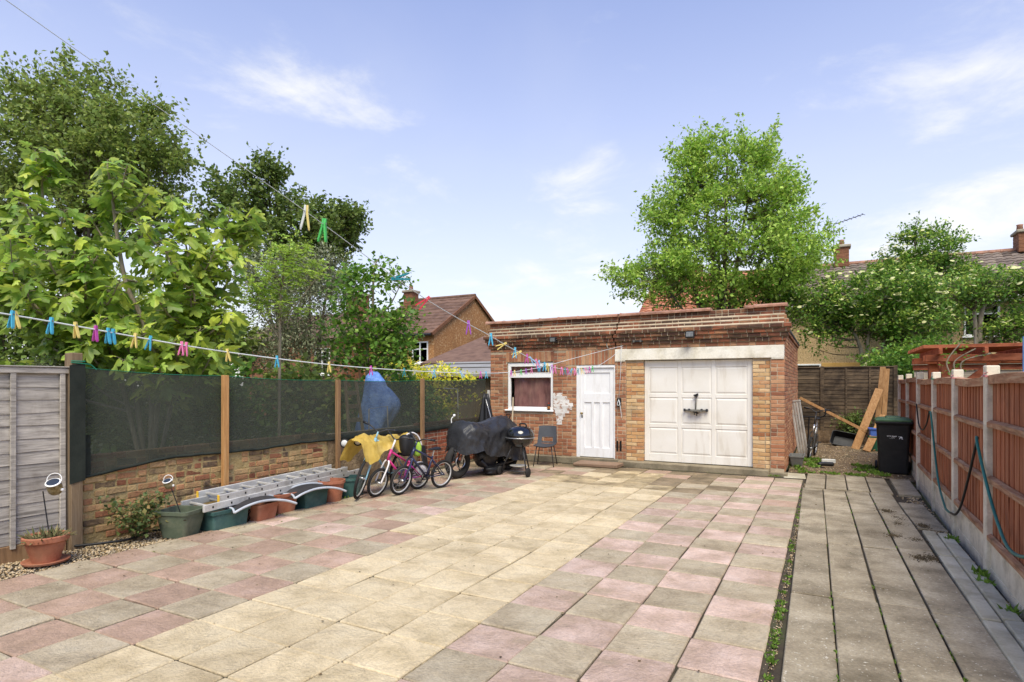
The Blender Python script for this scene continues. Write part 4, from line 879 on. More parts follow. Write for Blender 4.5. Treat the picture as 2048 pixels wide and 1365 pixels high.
g.loft([[tuple(Mt @ Vector(p)) for p in rg] for rg in (rr(.55, .32, .06, -.16), rr(.68, .44, .07, .05), rr(.66, .42, .07, .05), rr(.54, .31, .06, -.14))]); tag(g.build('plastic_trough', m_black), 'dark plastic trough tipped on its side by the earth bank', 'trough')
m_trough = pm('grey_plastic', [C(92, 92, 90), C(118, 118, 114)], rough=0.55, bump=0.1)
g = MB(); g.loft([rr(.20, .44, .03, 0, -.50, 13.75), rr(.27, .56, .03, .19, -.50, 13.75), rr(.29, .58, .03, .195, -.50, 13.75), rr(.29, .58, .03, .22, -.50, 13.75), rr(.25, .54, .03, .22, -.50, 13.75), rr(.20, .45, .03, .06, -.50, 13.75)]); tag(g.build('plastic_trough', m_trough), 'grey plastic trough on the weeds at the garage side wall', 'trough')
# folded grey lounger frame leaning on the side wall
t = thing('folded_lounger', 'folded grey slatted lounger leaning on the garage side wall', 'lounger', (-.5, 15.0, 0))
Mf = Matrix.Translation((-.42, 15.3, .02)) @ Matrix.Rotation(R(-8), 4, 'Y') @ Matrix.Rotation(R(72), 4, 'Z')
for k in range(4): MB().box(-.015, .015, -.12 + .06 * k, -.075 + .06 * k, .04, 1.26, .006, Mf).build('slat', m_alu, t)
MB().box(-.02, .02, -.125, .11, 1.262, 1.31, .01, Mf).build('end_rail', m_alu, t); MB().box(-.02, .02, -.125, .11, .0, .038, .01, Mf).build('end_rail', m_alu, t)
# ------------------------------------------------------------------ houses
m_dash = pm('pebble_dash', [C(176, 146, 102), C(204, 174, 128), C(214, 188, 146)], scale=20, bump=1.0, bscale=40, bdist=0.05, rand=0.02, speck=C(132, 106, 72), sscale=18, sthr=0.58)
m_tile = pm('roof_tile_brown', [C(92, 80, 72), C(120, 106, 96), C(136, 122, 110), C(104, 92, 84)], scale=4, pick=True, bump=0.3, bscale=20, rand=0.16, dirt=C(140, 134, 112), dscale=0.8, damt=0.4)
m_tiler = pm('roof_tile_red', [C(150, 92, 66), C(176, 114, 84), C(188, 132, 102)], scale=4, pick=True, bump=0.3, bscale=20, rand=0.14)
m_tiled = pm('roof_tile_dark', [C(84, 64, 54), C(112, 86, 72), C(126, 100, 84)], scale=3, bump=0.4, bscale=12, rand=0.1)
m_chim = pm('chimney_brick', [C(112, 76, 56), C(146, 100, 72)], scale=8, bump=0.5, bscale=20)
m_dglass = pm('dark_glass', [C(40, 46, 52), C(62, 70, 78)], scale=1.5, rough=0.08, bump=0, spec=0.6)
def window_part(parent, x0, x1, z0, z1, y, ax='y', cols=2, trans=0.3):
    """casement: frame with mullions, pane as sub-part; ax 'y' faces -Y, 'x' faces +X"""
    g = MB(); fw = .07; p = MB()
    def bx(mb, a, b, c, d, e0, e1):
        if ax == 'y': mb.box(a, b, y + e0, y + e1, c, d, .008)
        else: mb.box(y - e1, y - e0, a, b, c, d, .008)
    bx(g, x0, x1, z0, z0 + fw, -.05, .06); bx(g, x0, x1, z1 - fw, z1, -.05, .06)
    for k in range(cols + 1):
        xx = x0 + (x1 - x0 - fw) * k / cols; bx(g, xx, xx + fw, z0 + fw, z1 - fw, -.049, .059)
    if trans: bx(g, x0 + fw, x1 - fw, z1 - (z1 - z0) * trans - .03, z1 - (z1 - z0) * trans + .03, -.047, .05)
    f = g.build('window', m_white, parent); bx(p, x0 + .02, x1 - .02, z0 + .02, z1 - .02, .0, .02); p.build('pane', m_dglass, f)
    s = MB(); bx(s, x0 - .06, x1 + .06, z0 - .08, z0 - .002, -.12, .05); s.build('sill', m_white, f)
def chimney(parent, x, y, z0, z1, w, d, pots=1):
    c = MB().box(x - w / 2, x + w / 2, y - d / 2, y + d / 2, z0, z1, .01).build('chimney', m_chim, parent)
    n = int((z1 - z0) / .16); g = MB()
    for k in range(n): g.box(x - w / 2 - .006, x + w / 2 + .006, y - d / 2 - .006, y + d / 2 + .006, z0 + .16 * k + .02, z0 + .16 * k + .15, .008)
    g.build('brick_course', m_chim, c); MB().box(x - w / 2 - .09, x + w / 2 + .09, y - d / 2 - .09, y + d / 2 + .09, z1, z1 + .14, .03).build('cap', m_conc, c)
    for k in range(pots):
        px = x + (k - (pots - 1) / 2) * .35; g = MB(); g.lathe([(.13, 0), (.11, .25), (.13, .30), (.10, .31)], 14, Matrix.Translation((px, y, z1 + .13))); g.build('chimney_pot', m_clay, c, smooth=True)
# terrace behind the garage
hr = thing('terrace_house', 'pebble dashed house row with brown tiled roof behind the trees', 'house', (4, 31, 0))
MB().box(-8.4, 22, 31, 37, -.1, 5.35).build('wall', m_dash, hr)
def tiles(parent, x0, x1, ye, ze, yr, zr, mat, wx=.33, n_obj=0, sel=None, name='roof_tile'):
    sl = Vector((0, yr - ye, zr - ze)); Ls = sl.length; d = sl / Ls; nrm = Vector((0, -d.z, d.y)); nc = int(Ls / .27); items = []
    for r_ in range(nc):
        c0 = Vector((0, ye, ze)) + d * (Ls * r_ / nc); L = Ls / nc + .06; x = x0 + (.0 if r_ % 2 else 0)
        while x < x1 - .05: items.append((r_, c0, x, L)); x += wx
    pr = [(0, 0), (.10, .035), (.20, .045), (.33, .0)]
    def shape(mb, x, c0, L, M=False):
        b = Vector((x, 0, 0)) + c0; vs_ = []
        for e in (0, 1):
            for u, h in pr: vs_.append(tuple(b + Vector((u + .004, 0, 0)) + d * (L * e) + nrm * (h + .045 - .035 * e)))
        for u, h in pr: vs_.append(tuple(b + Vector((u + .004, 0, 0)) + nrm * (h + .018)))
        mb.add(vs_, [(0, 1, 5, 4), (1, 2, 6, 5), (2, 3, 7, 6), (8, 9, 1, 0), (9, 10, 2, 1), (10, 11, 3, 2)])
    proto = MB(); shape(proto, 0, Vector(), Ls / nc + .06); pme = proto.mesh(name, mat); rest = MB(); cnt = 0
    items.sort(key=lambda t: 0 if (sel and sel(t[2], t[0] / nc)) else 1)
    for r_, c0, x, L in items:
        if sel and sel(x, r_ / nc) and cnt < n_obj: place(name, pme, parent, (x, c0.y, c0.z)); cnt += 1
        else: shape(rest, x, c0, L)
    if rest.v: rest.build('tiling', mat, parent, kind='stuff')
ye, ze, yr_, zr_ = 30.6, 5.3, 34.0, 7.62
g = MB(); g.add([(-8.6, ye, ze), (22, ye, ze), (22, yr_, zr_), (-8.6, yr_, zr_), (22, 37.4, ze), (-8.6, 37.4, ze)], [(0, 1, 2, 3), (3, 2, 4, 5), (0, 3, 5), (1, 4, 2)]); rfo = g.build('roof', m_tiled, hr)
tiles(rfo, -2.2, 13.0, ye, ze, yr_, zr_, m_tile, n_obj=300, sel=lambda x, v: v > .55 and (0.2 < x < 3.2 or x > 5.2))
tiles(rfo, -8.6, -2.2, ye, ze, yr_, zr_, m_tiler)
g = MB()
for k in range(66): g.tube([(-8.6 + .46 * k, yr_, zr_ + .03), (-8.6 + .46 * k + .45, yr_, zr_ + .03)], .12, 8)
g.build('ridge_tiling', m_clay, rfo)
MB().tube([(-8.6, ye - .07, ze - .08), (22, ye - .07, ze - .08)], .07, 8).build('gutter', m_white, hr); MB().box(-8.5, 22, ye + .02, ye + .06, ze - .25, ze - .01).build('fascia', m_white, hr)
chimney(hr, .78, 34.0, 7.5, 8.45, .62, .62); chimney(hr, 7.9, 34.0, 7.5, 8.35, .62, .9, 2); chimney(hr, -6.3, 34, 7.4, 8.1, .7, .7)
window_part(hr, -1.6, -.12, .9, 2.62, 31, cols=1, trans=0); window_part(hr, 2.3, 3.6, 1.0, 2.4, 31, cols=2); window_part(hr, 5.2, 6.4, 3.7, 5.0, 31, cols=2); window_part(hr, 9, 10.4, 3.6, 4.9, 31); window_part(hr, -5, -3.6, 3.6, 4.9, 31)
MB().box(-.1, 2.2, 30.97, 31.0, 2.36, 2.66, .01).build('sill_band', pm('ochre_band', [C(196, 150, 80), C(214, 172, 104)]), hr)
t = thing('tv_aerial', 'thin television aerial on a mast beside the brick chimney', 'aerial', (.45, 34, 8.4))
MB().tube([(.44, 34, 7.9), (.44, 34, 9.75)], .025, 6).build('mast', m_darkmetal, t); g = MB(); g.tube([(.44, 34, 9.7), (1.7, 33.6, 9.95)], .018, 6)
for k in range(7):
    p = Vector((.6, 33.95, 9.73)).lerp(Vector((1.7, 33.6, 9.95)), k / 6); g.tube([p + Vector((-.08, -.2, 0)), p + Vector((.08, .2, 0))], .012, 5)
g.build('boom', m_darkmetal, t)
# brick house on the left with its gable to the side
m_stock = pm('stock_brick', [C(140, 92, 56), C(176, 126, 80), C(196, 150, 104)], scale=7, bump=0.6, bscale=24, bdist=0.03, rand=0.02, stretch=(1, 1, 2.6), dirt=C(120, 88, 60), dscale=0.5, damt=0.5, speck=C(206, 172, 128), sscale=9, sthr=0.6)
hl = thing('brick_house', 'yellow brick house with a dark tiled roof and gable end', 'house', (-18, 27, 0))
X0, X1, Ya, Yb, zE, zA = -22.0, -17.4, 24.75, 32.4, 4.35, 6.63
g = MB(); g.box(X0, X1 - .001, Ya, Yb, -.1, zE); g.prism([(Ya, zE - .001), (Yb, zE - .001), (28.6, zA - .08)], 4.6 - .002, Matrix(((0, 0, 1, X0), (1, 0, 0, 0), (0, 1, 0, 0), (0, 0, 0, 1)))); g.build('wall', m_stock, hl)
g = MB()
for k in range(11):   # roof laid in stepped courses
    t0, t1 = k / 11, (k + 1) / 11 + .02
    for ya in (Ya - .3, Yb + .3):
        p = lambda t_, h: (ya + (28.6 - ya) * t_, zE - .12 + (zA - zE + .12) * t_ + h)
        a0, b0 = p(t0, .05), p(t1, .015); a1 = p(t0, .0)
        g.add([(X0, a0[0], a0[1]), (X1 + .12, a0[0], a0[1]), (X1 + .12, b0[0], b0[1]), (X0, b0[0], b0[1]), (X0, a1[0], a1[1]), (X1 + .12, a1[0], a1[1])], [(0, 1, 2, 3), (4, 5, 1, 0)])
rl = g.build('roof', m_tiled, hl); MB().tube([(X0, 28.6, zA + .02), (X1 + .1, 28.6, zA + .02)], .1, 8).build('ridge', m_tiled, rl)
g = MB(); g.bar((X1 + .10, Ya - .3, zE - .16), (X1 + .10, 28.6, zA - .04), .05, .16); g.bar((X1 + .10, Yb + .3, zE - .16), (X1 + .10, 28.6, zA - .04), .05, .16); g.build('verge', m_chim, rl)
MB().tube([(X0, Ya - .36, zE - .18), (X1 + .05, Ya - .36, zE - .18)], .06, 8).build('gutter', m_darkmetal, hl)
chimney(hl, -21.0, 27.6, 5.6, 6.9, .6, .6); window_part(hl, -18.75, -17.75, 2.75, 3.85, Ya, cols=2, trans=.35); MB().box(X1 - .01, X1 + .02, 28.1, 28.35, 2.3, 2.75).build('air_brick', m_dark, hl)
h2 = thing('brick_house', 'red brick house with a square chimney half hidden by branches', 'house', (-25, 25.5, 0))
MB().box(-30, -22.3, 23.5, 30, -.1, 4.2).build('wall', m_chim, h2)
g = MB(); g.add([(-30.2, 23.2, 4.1), (-22.2, 23.2, 4.1), (-22.2, 26.8, 5.9), (-30.2, 26.8, 5.9), (-22.2, 30.3, 4.1), (-30.2, 30.3, 4.1)], [(0, 1, 2, 3), (3, 2, 4, 5), (0, 3, 5), (1, 4, 2)]); g.build('roof', m_tiled, h2)
chimney(h2, -23.2, 25.6, 4.8, 6.6, 1.0, .8, 2); window_part(h2, -24.3, -23.2, 2.2, 3.6, 23.5)
# outbuildings just beyond the net
sh = thing('shed', 'low shed with a grey felt roof beyond the net', 'shed', (-10.5, 16, 0))
m_felt2 = pm('grey_felt', [C(140, 138, 136), C(166, 164, 162)], scale=2, bump=0.4, bscale=30)
MB().box(-12.2, -8.6, 15.0, 18.0, -.1, 1.9).build('wall', m_postg, sh)
g = MB(); g.loft([[(-12.4, 14.7, 1.92), (-8.3, 14.7, 1.92), (-8.3, 14.7, 1.99), (-12.4, 14.7, 1.99)], [(-12.4, 18.2, 2.42), (-8.3, 18.2, 2.42), (-8.3, 18.2, 2.49), (-12.4, 18.2, 2.49)]]); g.build('roof', m_felt2, sh)
g = MB()
for y_ in (16.2, 17.4): g.bar((-12.4, y_, 1.995 + .143 * (y_ - 14.7)), (-8.3, y_, 1.995 + .143 * (y_ - 14.7)), .03, .05)
g.build('batten', m_felt, sh)
sh = thing('lean_to', 'small brick lean-to with a sloping verge beside the yellow house', 'outbuilding', (-12, 21, 0))
g = MB(); g.prism([(19.0, 0), (24.0, 0), (24.0, 3.9), (19.0, 2.45)], 4.2, Matrix(((0, 0, 1, -13.7), (1, 0, 0, 0), (0, 1, 0, 0), (0, 0, 0, 1)))); g.build('wall', pm('purple_brick', [C(120, 92, 80), C(150, 122, 108)], scale=5, bump=0.5, bscale=20), sh)
g = MB(); g.bar((-11.5, 18.8, 2.45), (-11.5, 24.1, 3.97), 4.7, .10); g.build('roof', m_tiled, sh)
# ------------------------------------------------------------------ neighbour's pergola and shed on the right
m_perg = pm('pergola_red', X(1.3, C(110, 58, 38), C(146, 82, 55), C(162, 98, 70)), scale=3, stretch=(1.2, 3, 3), bump=0.3, bscale=26, rand=0.14, distort=0.7)
pg = thing('pergola', 'red stained timber pergola with slatted roof beyond the fence', 'pergola', (3, 12.6, 0))
for x, y in ((1.78, 11.95), (1.78, 13.3), (4.4, 11.95), (4.4, 13.3)): MB().box(x - .075, x + .075, y - .075, y + .075, -.1, 2.17, .008).build('post', m_perg, pg)
for y in (11.80, 12.06, 13.20, 13.45): MB().box(1.47, 6, y - .025, y + .025, 2.06, 2.17, .006).build('beam', m_perg, pg)
for k in range(8): MB().box(1.62 + .58 * k, 1.67 + .58 * k, 11.55, 13.75, 2.171, 2.27, .006).build('rafter', m_perg, pg)
for k in range(20): MB().box(1.42, 6, 11.62 + .105 * k, 11.65 + .105 * k, 2.2705, 2.325, .004).build('roof_slat', m_perg, pg)
for a, b in (((1.85, 11.95, 1.55), (2.45, 11.95, 2.08)), ((1.78, 12.0, 1.6), (1.78, 12.6, 2.1))): MB().bar(a, b, .07, .1, .005).build('brace', m_perg, pg)
m_grew = pm('grey_board', [C(136, 124, 106), C(166, 154, 134), C(180, 170, 152)], scale=3, stretch=(.7, 9, 9), bump=0.3, bscale=26, rand=0.08)
ns = thing('board_screen', 'grey horizontal board screen with a red top rail behind the pergola', 'screen', (4, 15.4, 0))
for k in range(13): MB().box(1.72, 8, 15.40, 15.425, .1 + .145 * k, .241 + .145 * k, .004).build('board', m_grew, ns)
MB().box(1.70, 8, 15.36, 15.44, 1.99, 2.10, .006).build('top_rail', m_perg, ns); MB().box(1.68, 8, 15.30, 15.5, 2.101, 2.125, .004).build('capping', m_cpale, ns)
m_bluep = pm('blue_pole', [C(84, 120, 170), C(120, 152, 196)], rough=0.5)
tag(MB().tube([(2.36, 10.2, 0), (2.36, 10.2, 2.33)], .014, 8).build('pole', m_bluep), 'thin blue pole standing beside the red pergola', 'pole')
# ------------------------------------------------------------------ washing lines and pegs
def lt(l, t, z): return Vector((l * 0.88579 - t * 0.46410, l * 0.46410 + t * 0.88579, z))
def cam_line(sl, off, tz):
    """points of a straight-in-plan sagging line: depth t, lateral sl*t-off"""
    return [lt(sl * t - off, t, z) for t, z in tz]
A_T = [(-1.5, 3.0), (0.8, 2.22), (1.8, 2.10), (2.75, 2.026), (3.83, 1.905), (5.12, 1.834), (6.96, 1.822), (8.2, 1.905), (9.73, 2.12), (11.2, 2.33), (12.36, 2.49)]
B_T = [(-1.5, 2.90), (0.3, 2.57), (1.13, 2.43), (2.03, 2.285), (2.97, 2.12), (3.95, 2.015), (4.5, 1.955), (5.57, 1.87), (6.96, 1.86), (8.7, 1.96), (10.5, 2.18), (12.36, 2.46)]
lineA = smooth_path(cam_line(.486, 3.70, A_T), 10); lineB = smooth_path(cam_line(.2915, 1.292, B_T), 10)
tag(MB().tube(lineA, .0042, 6).build('washing_line', m_cord, smooth=True), 'pale cord sagging low across the yard from the near left', 'washing line')
tag(MB().tube(lineB, [.0008 + .0026 * min(1, max(0, (i - 24) / 40)) for i in range(len(lineB))], 6).build('washing_line', m_cord, smooth=True), 'pale cord descending from the upper sky towards the garage door', 'washing line')
def at_u(path, u):
    def U(p):
        t = -0.46410 * p.x + 0.88579 * p.y; l = 0.88579 * p.x + 0.46410 * p.y
        return (1024 + 1191 * l / t) if t > .2 else -9e9
    for a, b in zip(path[:-1], path[1:]):
        ua, ub = U(a), U(b)
        if ua > -1e6 and ua <= u <= ub: return a.lerp(b, (u - ua) / (ub - ua))
    return path[-1]
PEG = {'blue': C(84, 184, 214), 'yellow': C(236, 214, 128), 'magenta': C(204, 84, 176), 'pink': C(234, 130, 178), 'teal': C(30, 136, 148), 'red': C(224, 66, 84), 'purple': C(166, 84, 190), 'green': C(86, 196, 96), 'lilac': C(200, 150, 210), 'sky blue': C(146, 190, 226), 'white': C(226, 226, 220)}
pegm = {k: pm('peg_' + k.replace(' ', '_'), [c, c], rough=0.4, bump=0.0, rand=0.04, transl=0.15, spec=0.4) for k, c in PEG.items()}
m_spring = pm('peg_spring', [C(150, 148, 144), C(180, 178, 174)], metal=0.7, rough=0.35, bump=0)
def prong_mesh(mat, s):
    g = MB(); rings = []
    for z, x, w, th in ((.022, .0038, .010, .006), (.008, .0038, .013, .0068), (-.008, .0046, .0135, .0072), (-.034, .0092, .0135, .0070), (-.054, .0130, .013, .0062), (-.062, .0138, .010, .004)):
        rings.append([(s * (x - th / 2), -w / 2, z), (s * (x + th / 2), -w / 2, z), (s * (x + th / 2), w / 2, z), (s * (x - th / 2), w / 2, z)][::s])
    return g.loft(rings).mesh('prong', mat, False)
pm_cache = {k: (prong_mesh(m, 1), prong_mesh(m, -1)) for k, m in pegm.items()}
_sp = MB(); _sp.tube([(-.008, 0, .004), (.008, 0, .004)], .0042, 8); _sp.ring((0, 0, .004), (1, 0, 0), .006, .0012, 10, 5); sp_me = _sp.mesh('spring', m_spring)
ORD = ['first', 'second', 'third', 'fourth', 'fifth', 'sixth', 'seventh', 'eighth', 'ninth', 'tenth', 'eleventh', 'twelfth', 'thirteenth', 'fourteenth', 'fifteenth', 'sixteenth', 'seventeenth', 'eighteenth', 'nineteenth', 'twentieth', 'twenty-first', 'twenty-second', 'twenty-third', 'twenty-fourth', 'twenty-fifth', 'twenty-sixth', 'twenty-seventh', 'twenty-eighth', 'twenty-ninth', 'thirtieth']
LA = [(24, 'blue', 8), (30.5, 'yellow', -4), (102, 'blue', 3), (151, 'yellow', 0), (191, 'magenta', 8), (216, 'blue', 6), (226, 'blue', 4), (270, 'yellow', 6), (300, 'blue', 14), (363, 'pink', 3), (372, 'pink', 8), (455, 'yellow', -3), (554, 'blue', 0), (658, 'yellow', 0), (742, 'magenta', 0), (808, 'teal', 0), (868, 'blue', 0), (922, 'sky blue', -32), (961, 'magenta', 0), (972, 'blue', -6), (1022, 'magenta', 0), (1029, 'yellow', 0), (1042, 'green', 0), (1052, 'purple', 0), (1063, 'pink', 0), (1078, 'blue', 0)]
LB = [(612, 'yellow', 4), (648, 'green', 6), (792, 'teal', -100), (853, 'red', 48), (937, 'purple', 0), (982, 'blue', 0), (1008, 'yellow', 65), (1030, 'blue', 4), (1038, 'yellow', 62), (1054, 'magenta', 4), (1062, 'sky blue', -38), (1073, 'pink', -14), (1078, 'sky blue', 2), (1089, 'blue', 2), (1095, 'yellow', 4), (1104, 'lilac', 4), (1110, 'pink', 2), (1123, 'pink', 2), (1130, 'teal', 2), (1135, 'magenta', -10), (1143, 'blue', 22), (1149, 'pink', -8), (1156, 'teal', 2), (1163, 'yellow', -14), (1171, 'pink', -28), (1179, 'magenta', -4), (1185, 'green', 4)]
for path, lst, nm in ((lineA, LA, 'low sagging line'), (lineB, LB, 'line descending from the sky')):
    for i, (u, c, tilt) in enumerate(lst):
        p = at_u(path, u); rz = R(27.65) + R(random.uniform(-16, 16))
        t = thing('clothes_peg', f'{c} plastic peg, {ORD[i]} from the left along the {nm}', 'peg', p, 0, 'clothes pegs on the washing lines')
        t.rotation_euler = (R(random.uniform(-6, 6)), R(tilt), rz)
        a, b = pm_cache[c]
        if nm.startswith('line') and i == 0: b = pm_cache['white'][1]
        place('prong', a, t, local=True); place('prong', b, t, local=True); place('spring', sp_me, t, local=True)
# ------------------------------------------------------------------ planters, pots, ladder
m_terra = pm('terracotta_plastic', [C(146, 88, 64), C(166, 106, 80), C(178, 124, 98)], scale=5, rough=0.6, bump=0.1, bscale=70, rand=0.05, dirt=C(132, 108, 84), dscale=4, damt=0.35)
m_teal = pm('teal_plastic', [C(46, 76, 74), C(60, 94, 90), C(82, 112, 106)], scale=4, rough=0.55, bump=0.08, bscale=70, rand=0.06, dirt=C(120, 132, 124), dscale=3.5, dlo=.55, dhi=.8, damt=0.35)
m_sage = pm('sage_plastic', [C(86, 96, 78), C(108, 118, 98)], scale=4, rough=0.55, bump=0.1, bscale=70, dirt=C(140, 138, 116), dscale=5, damt=0.3)
m_dirt = pm('compost', [C(48, 38, 28), C(76, 60, 44)], scale=9, bump=0.8, bscale=30)
def planter(kind, x, y, w, d, h, mat, label, rot=0.0, n=24, rim=.03, taper=.8):
    t = thing('planter', label, 'planter', (x, y, -.02), R(rot), 'planters along the low wall')
    if kind == 'round':
        a = w / 2; g = MB(); g.lathe([(a * taper, 0), (a * .96, h - .05), (a * .96, h - .045), (a + .012, h - .04), (a + .012, h), (a - .012, h), (a * .93, h - .05), (a * taper * .97, .03)], 28); g.build('body', mat, t, smooth=False, local=True)
        g = MB(); g.lathe([(0.001, h - .05), (a * .93, h - .052)], 24, cap=False); g.build('compost', m_dirt, t, local=True)
    else:
        r_ = .03 if kind == 'box' else .05; g = MB(); k = taper
        g.loft([rr(w * k, d * k, r_, 0), rr(w * (k + (1 - k) * .5), d * (k + (1 - k) * .5), r_, h * .45), rr(w * .97, d * .97, r_, h - .045), rr(w * .97, d * .97, r_, h - .043), rr(w + .02, d + .02, r_, h - .038), rr(w + .03, d + .03, r_, h), rr(w - .03, d - .03, r_ * .6, h), rr(w * .92, d * .92, r_ * .6, h - .06), rr(w * k * .95, d * k * .95, r_ * .6, .02)])
        g.build('body', mat, t, local=True); g = MB(); g.loft([rr(w * .90, d * .90, .02, h - .09), rr(w * .90, d * .90, .02, h - .08)]); g.build('compost', m_dirt, t, local=True)
    return t
planter('trough', -6.46, 4.24, .40, .36, .30, m_sage, 'sage green trough at the near end of the ladder', 18, taper=.74)
planter('box', -6.44, 4.72, .44, .50, .235, m_teal, 'dark teal box planter next to the sage trough', 0, taper=.9)
tp = planter('box', -6.33, 5.19, .34, .34, .225, m_terra, 'cracked terracotta square planter under the ladder', 4, taper=.82)
MB().tube([(-.02, -.173, .0), (.03, -.172, .06), (0.0, -.175, .10), (.04, -.177, .14), (.02, -.181, .185)], .006, 5).build('crack', m_dark, tp, local=True)
planter('box', -6.43, 5.60, .34, .34, .27, m_terra, 'terracotta planter squeezed between the cracked one and the teal box', 0, taper=.8)
planter('box', -6.42, 6.06, .42, .44, .265, m_teal, 'second teal box planter farther along the ladder', 0, taper=.88)
planter('round', -6.36, 6.47, .37, .37, .32, m_terra, 'round terracotta pot near the far end of the ladder', 0, taper=.72)
planter('round', -6.40, 6.93, .40, .40, .30, m_teal, 'dark teal tub hidden behind the big bicycle wheel', 0, taper=.85)
# pot with saucer by the lap fence
t = thing('flower_pot', 'terracotta pot on a saucer with dry plants by the lap fence', 'pot', (-6.60, 2.98, -.012))
g = MB(); g.lathe([(.11, .02), (.165, .20), (.185, .215), (.19, .26), (.178, .268), (.16, .255), (.15, .22)], 32); g.build('pot', m_terra, t, smooth=False, local=True)
g = MB(); g.lathe([(.13, 0), (.185, .012), (.192, .03), (.18, .032), (.15, .02)], 32); g.build('saucer', m_terra, t, local=True); g = MB(); g.lathe([(.001, .235), (.158, .235)], 24, cap=False); g.build('compost', m_dirt, t, local=True)
n = 260; a = rng.uniform(0, 6.28, n); r_ = .15 * np.sqrt(rng.uniform(0, 1, n)); P = np.c_[r_ * np.cos(a), r_ * np.sin(a), np.full(n, .235)]
D = rand_dirs(n, .6, .5); D[:, :2] += P[:, :2] * 6; V, F = leaf_arrays(P, D, rand_dirs(n), rng.uniform(.05, .14, n), .07)
m_dry = pm('dry_plant', [C(96, 88, 58), C(132, 122, 84), C(84, 96, 56)], scale=9, pick=True, bump=0, rand=0.2)
place('plant', arr_mesh('plant', V, F, m_dry), t, local=True, kind='stuff')
# solar lanterns on thin stakes
m_jar = pm('jar_gilt', [C(120, 104, 66), C(160, 144, 104), C(186, 176, 150)], scale=24, rough=0.3, metal=0.3, bump=0.3, bscale=60)
def lantern(base, top, jar, r, tilt, label):
    t = thing('solar_lantern', label, 'lantern', base, 0, 'solar lanterns on stakes')
    MB().tube([base, top], .006, 6).build('stake', m_black, t); M = Matrix.Translation(jar) @ Matrix.Rotation(R(tilt[0]), 4, 'X') @ Matrix.Rotation(R(tilt[1]), 4, 'Y')
    g = MB(); g.lathe([(r * .75, -r * 1.1), (r * .95, -r * .8), (r, 0), (r * .92, r * .7), (r * .95, r * .75)], 20, M); g.build('jar', m_jar, t, smooth=True)
    g = MB(); g.lathe([(r * 1.0, r * .74), (r * 1.03, r * .78), (r * 1.03, r * .86), (r * .88, r * .92)], 20, M); b = g.build('collar', m_white, t, smooth=True)
    g = MB(); g.lathe([(r * .84, r * .935), (r * .6, r * 1.0), (0.001, r * 1.0)], 18, M); g.build('solar_cell', pm_dark_cell, b)
    g = MB(); g.ring(Vector(jar) + Vector((0, 0, r * 1.1)), (0.7, -.7, .2), r * .95, .004, 24, 5); g.build('handle', m_white, t)
    g = MB(); g.lathe([(.001, -.016), (.012, -.011), (.016, 0), (.012, .011), (.001, .016)], 10, Matrix.Translation(Vector(jar) + Vector((r * .7, r * .7, -r * .5)))); g.build('bead', m_white, t, smooth=True)
pm_dark_cell = pm('solar_cell', [C(40, 48, 62), C(58, 68, 84)], rough=0.2, bump=0)
lantern((-6.62, 3.02, .22), (-6.70, 3.0, .66), (-6.62, 3.06, .70), .064, (24, 20), 'solar lantern jar on a tall stake in the terracotta pot')
lantern((-6.50, 4.27, .20), (-6.60, 4.22, .50), (-6.63, 4.20, .56), .048, (26, 10), 'solar lantern jar on a stake in the sage trough')
# extension ladder lying on the planters
ld = thing('extension_ladder', 'aluminium extension ladder lying along the row of planters', 'ladder', (-6.5, 5.8, .3))
m_lcap = pm('yellow_cap', [C(214, 170, 50), C(228, 190, 70)], rough=0.5, bump=0)
def lsec(n0, n1, f0, f1, z, nr, caps):
    N0, N1, F0, F1 = [Vector(p) for p in (n0, n1, f0, f1)]; w, h = .028, .080
    for a, b in ((N0, N1), (F0, F1)): MB().bar(a, b, w, h, .004).build('rail', m_alu, ld)
    for k in range(nr):
        t_ = (k + .45) / nr; a = N0.lerp(N1, t_); b = F0.lerp(F1, t_); MB().bar(a, b, .03, .026, .004).build('rung', m_alu, ld)
        d = (a - b).normalized(); MB().bar(a + d * .0115, a + d * .016, .026, .026, .002).build('rung_end', m_dark, ld)
    if caps:
        for a, b in ((N0, N1), (F0, F1)): d = (a - b).normalized(); MB().bar(a, a + d * .012, w + .004, h + .004, .003).build('end_cap', m_lcap, ld)
lsec((-6.30, 4.60, .350), (-6.56, 7.00, .372), (-6.74, 4.64, .352), (-6.97, 7.08, .374), 0, 9, True)
lsec((-6.24, 4.36, .276), (-6.60, 7.32, .300), (-6.70, 4.40, .278), (-6.985, 7.4, .302), 0, 11, False)
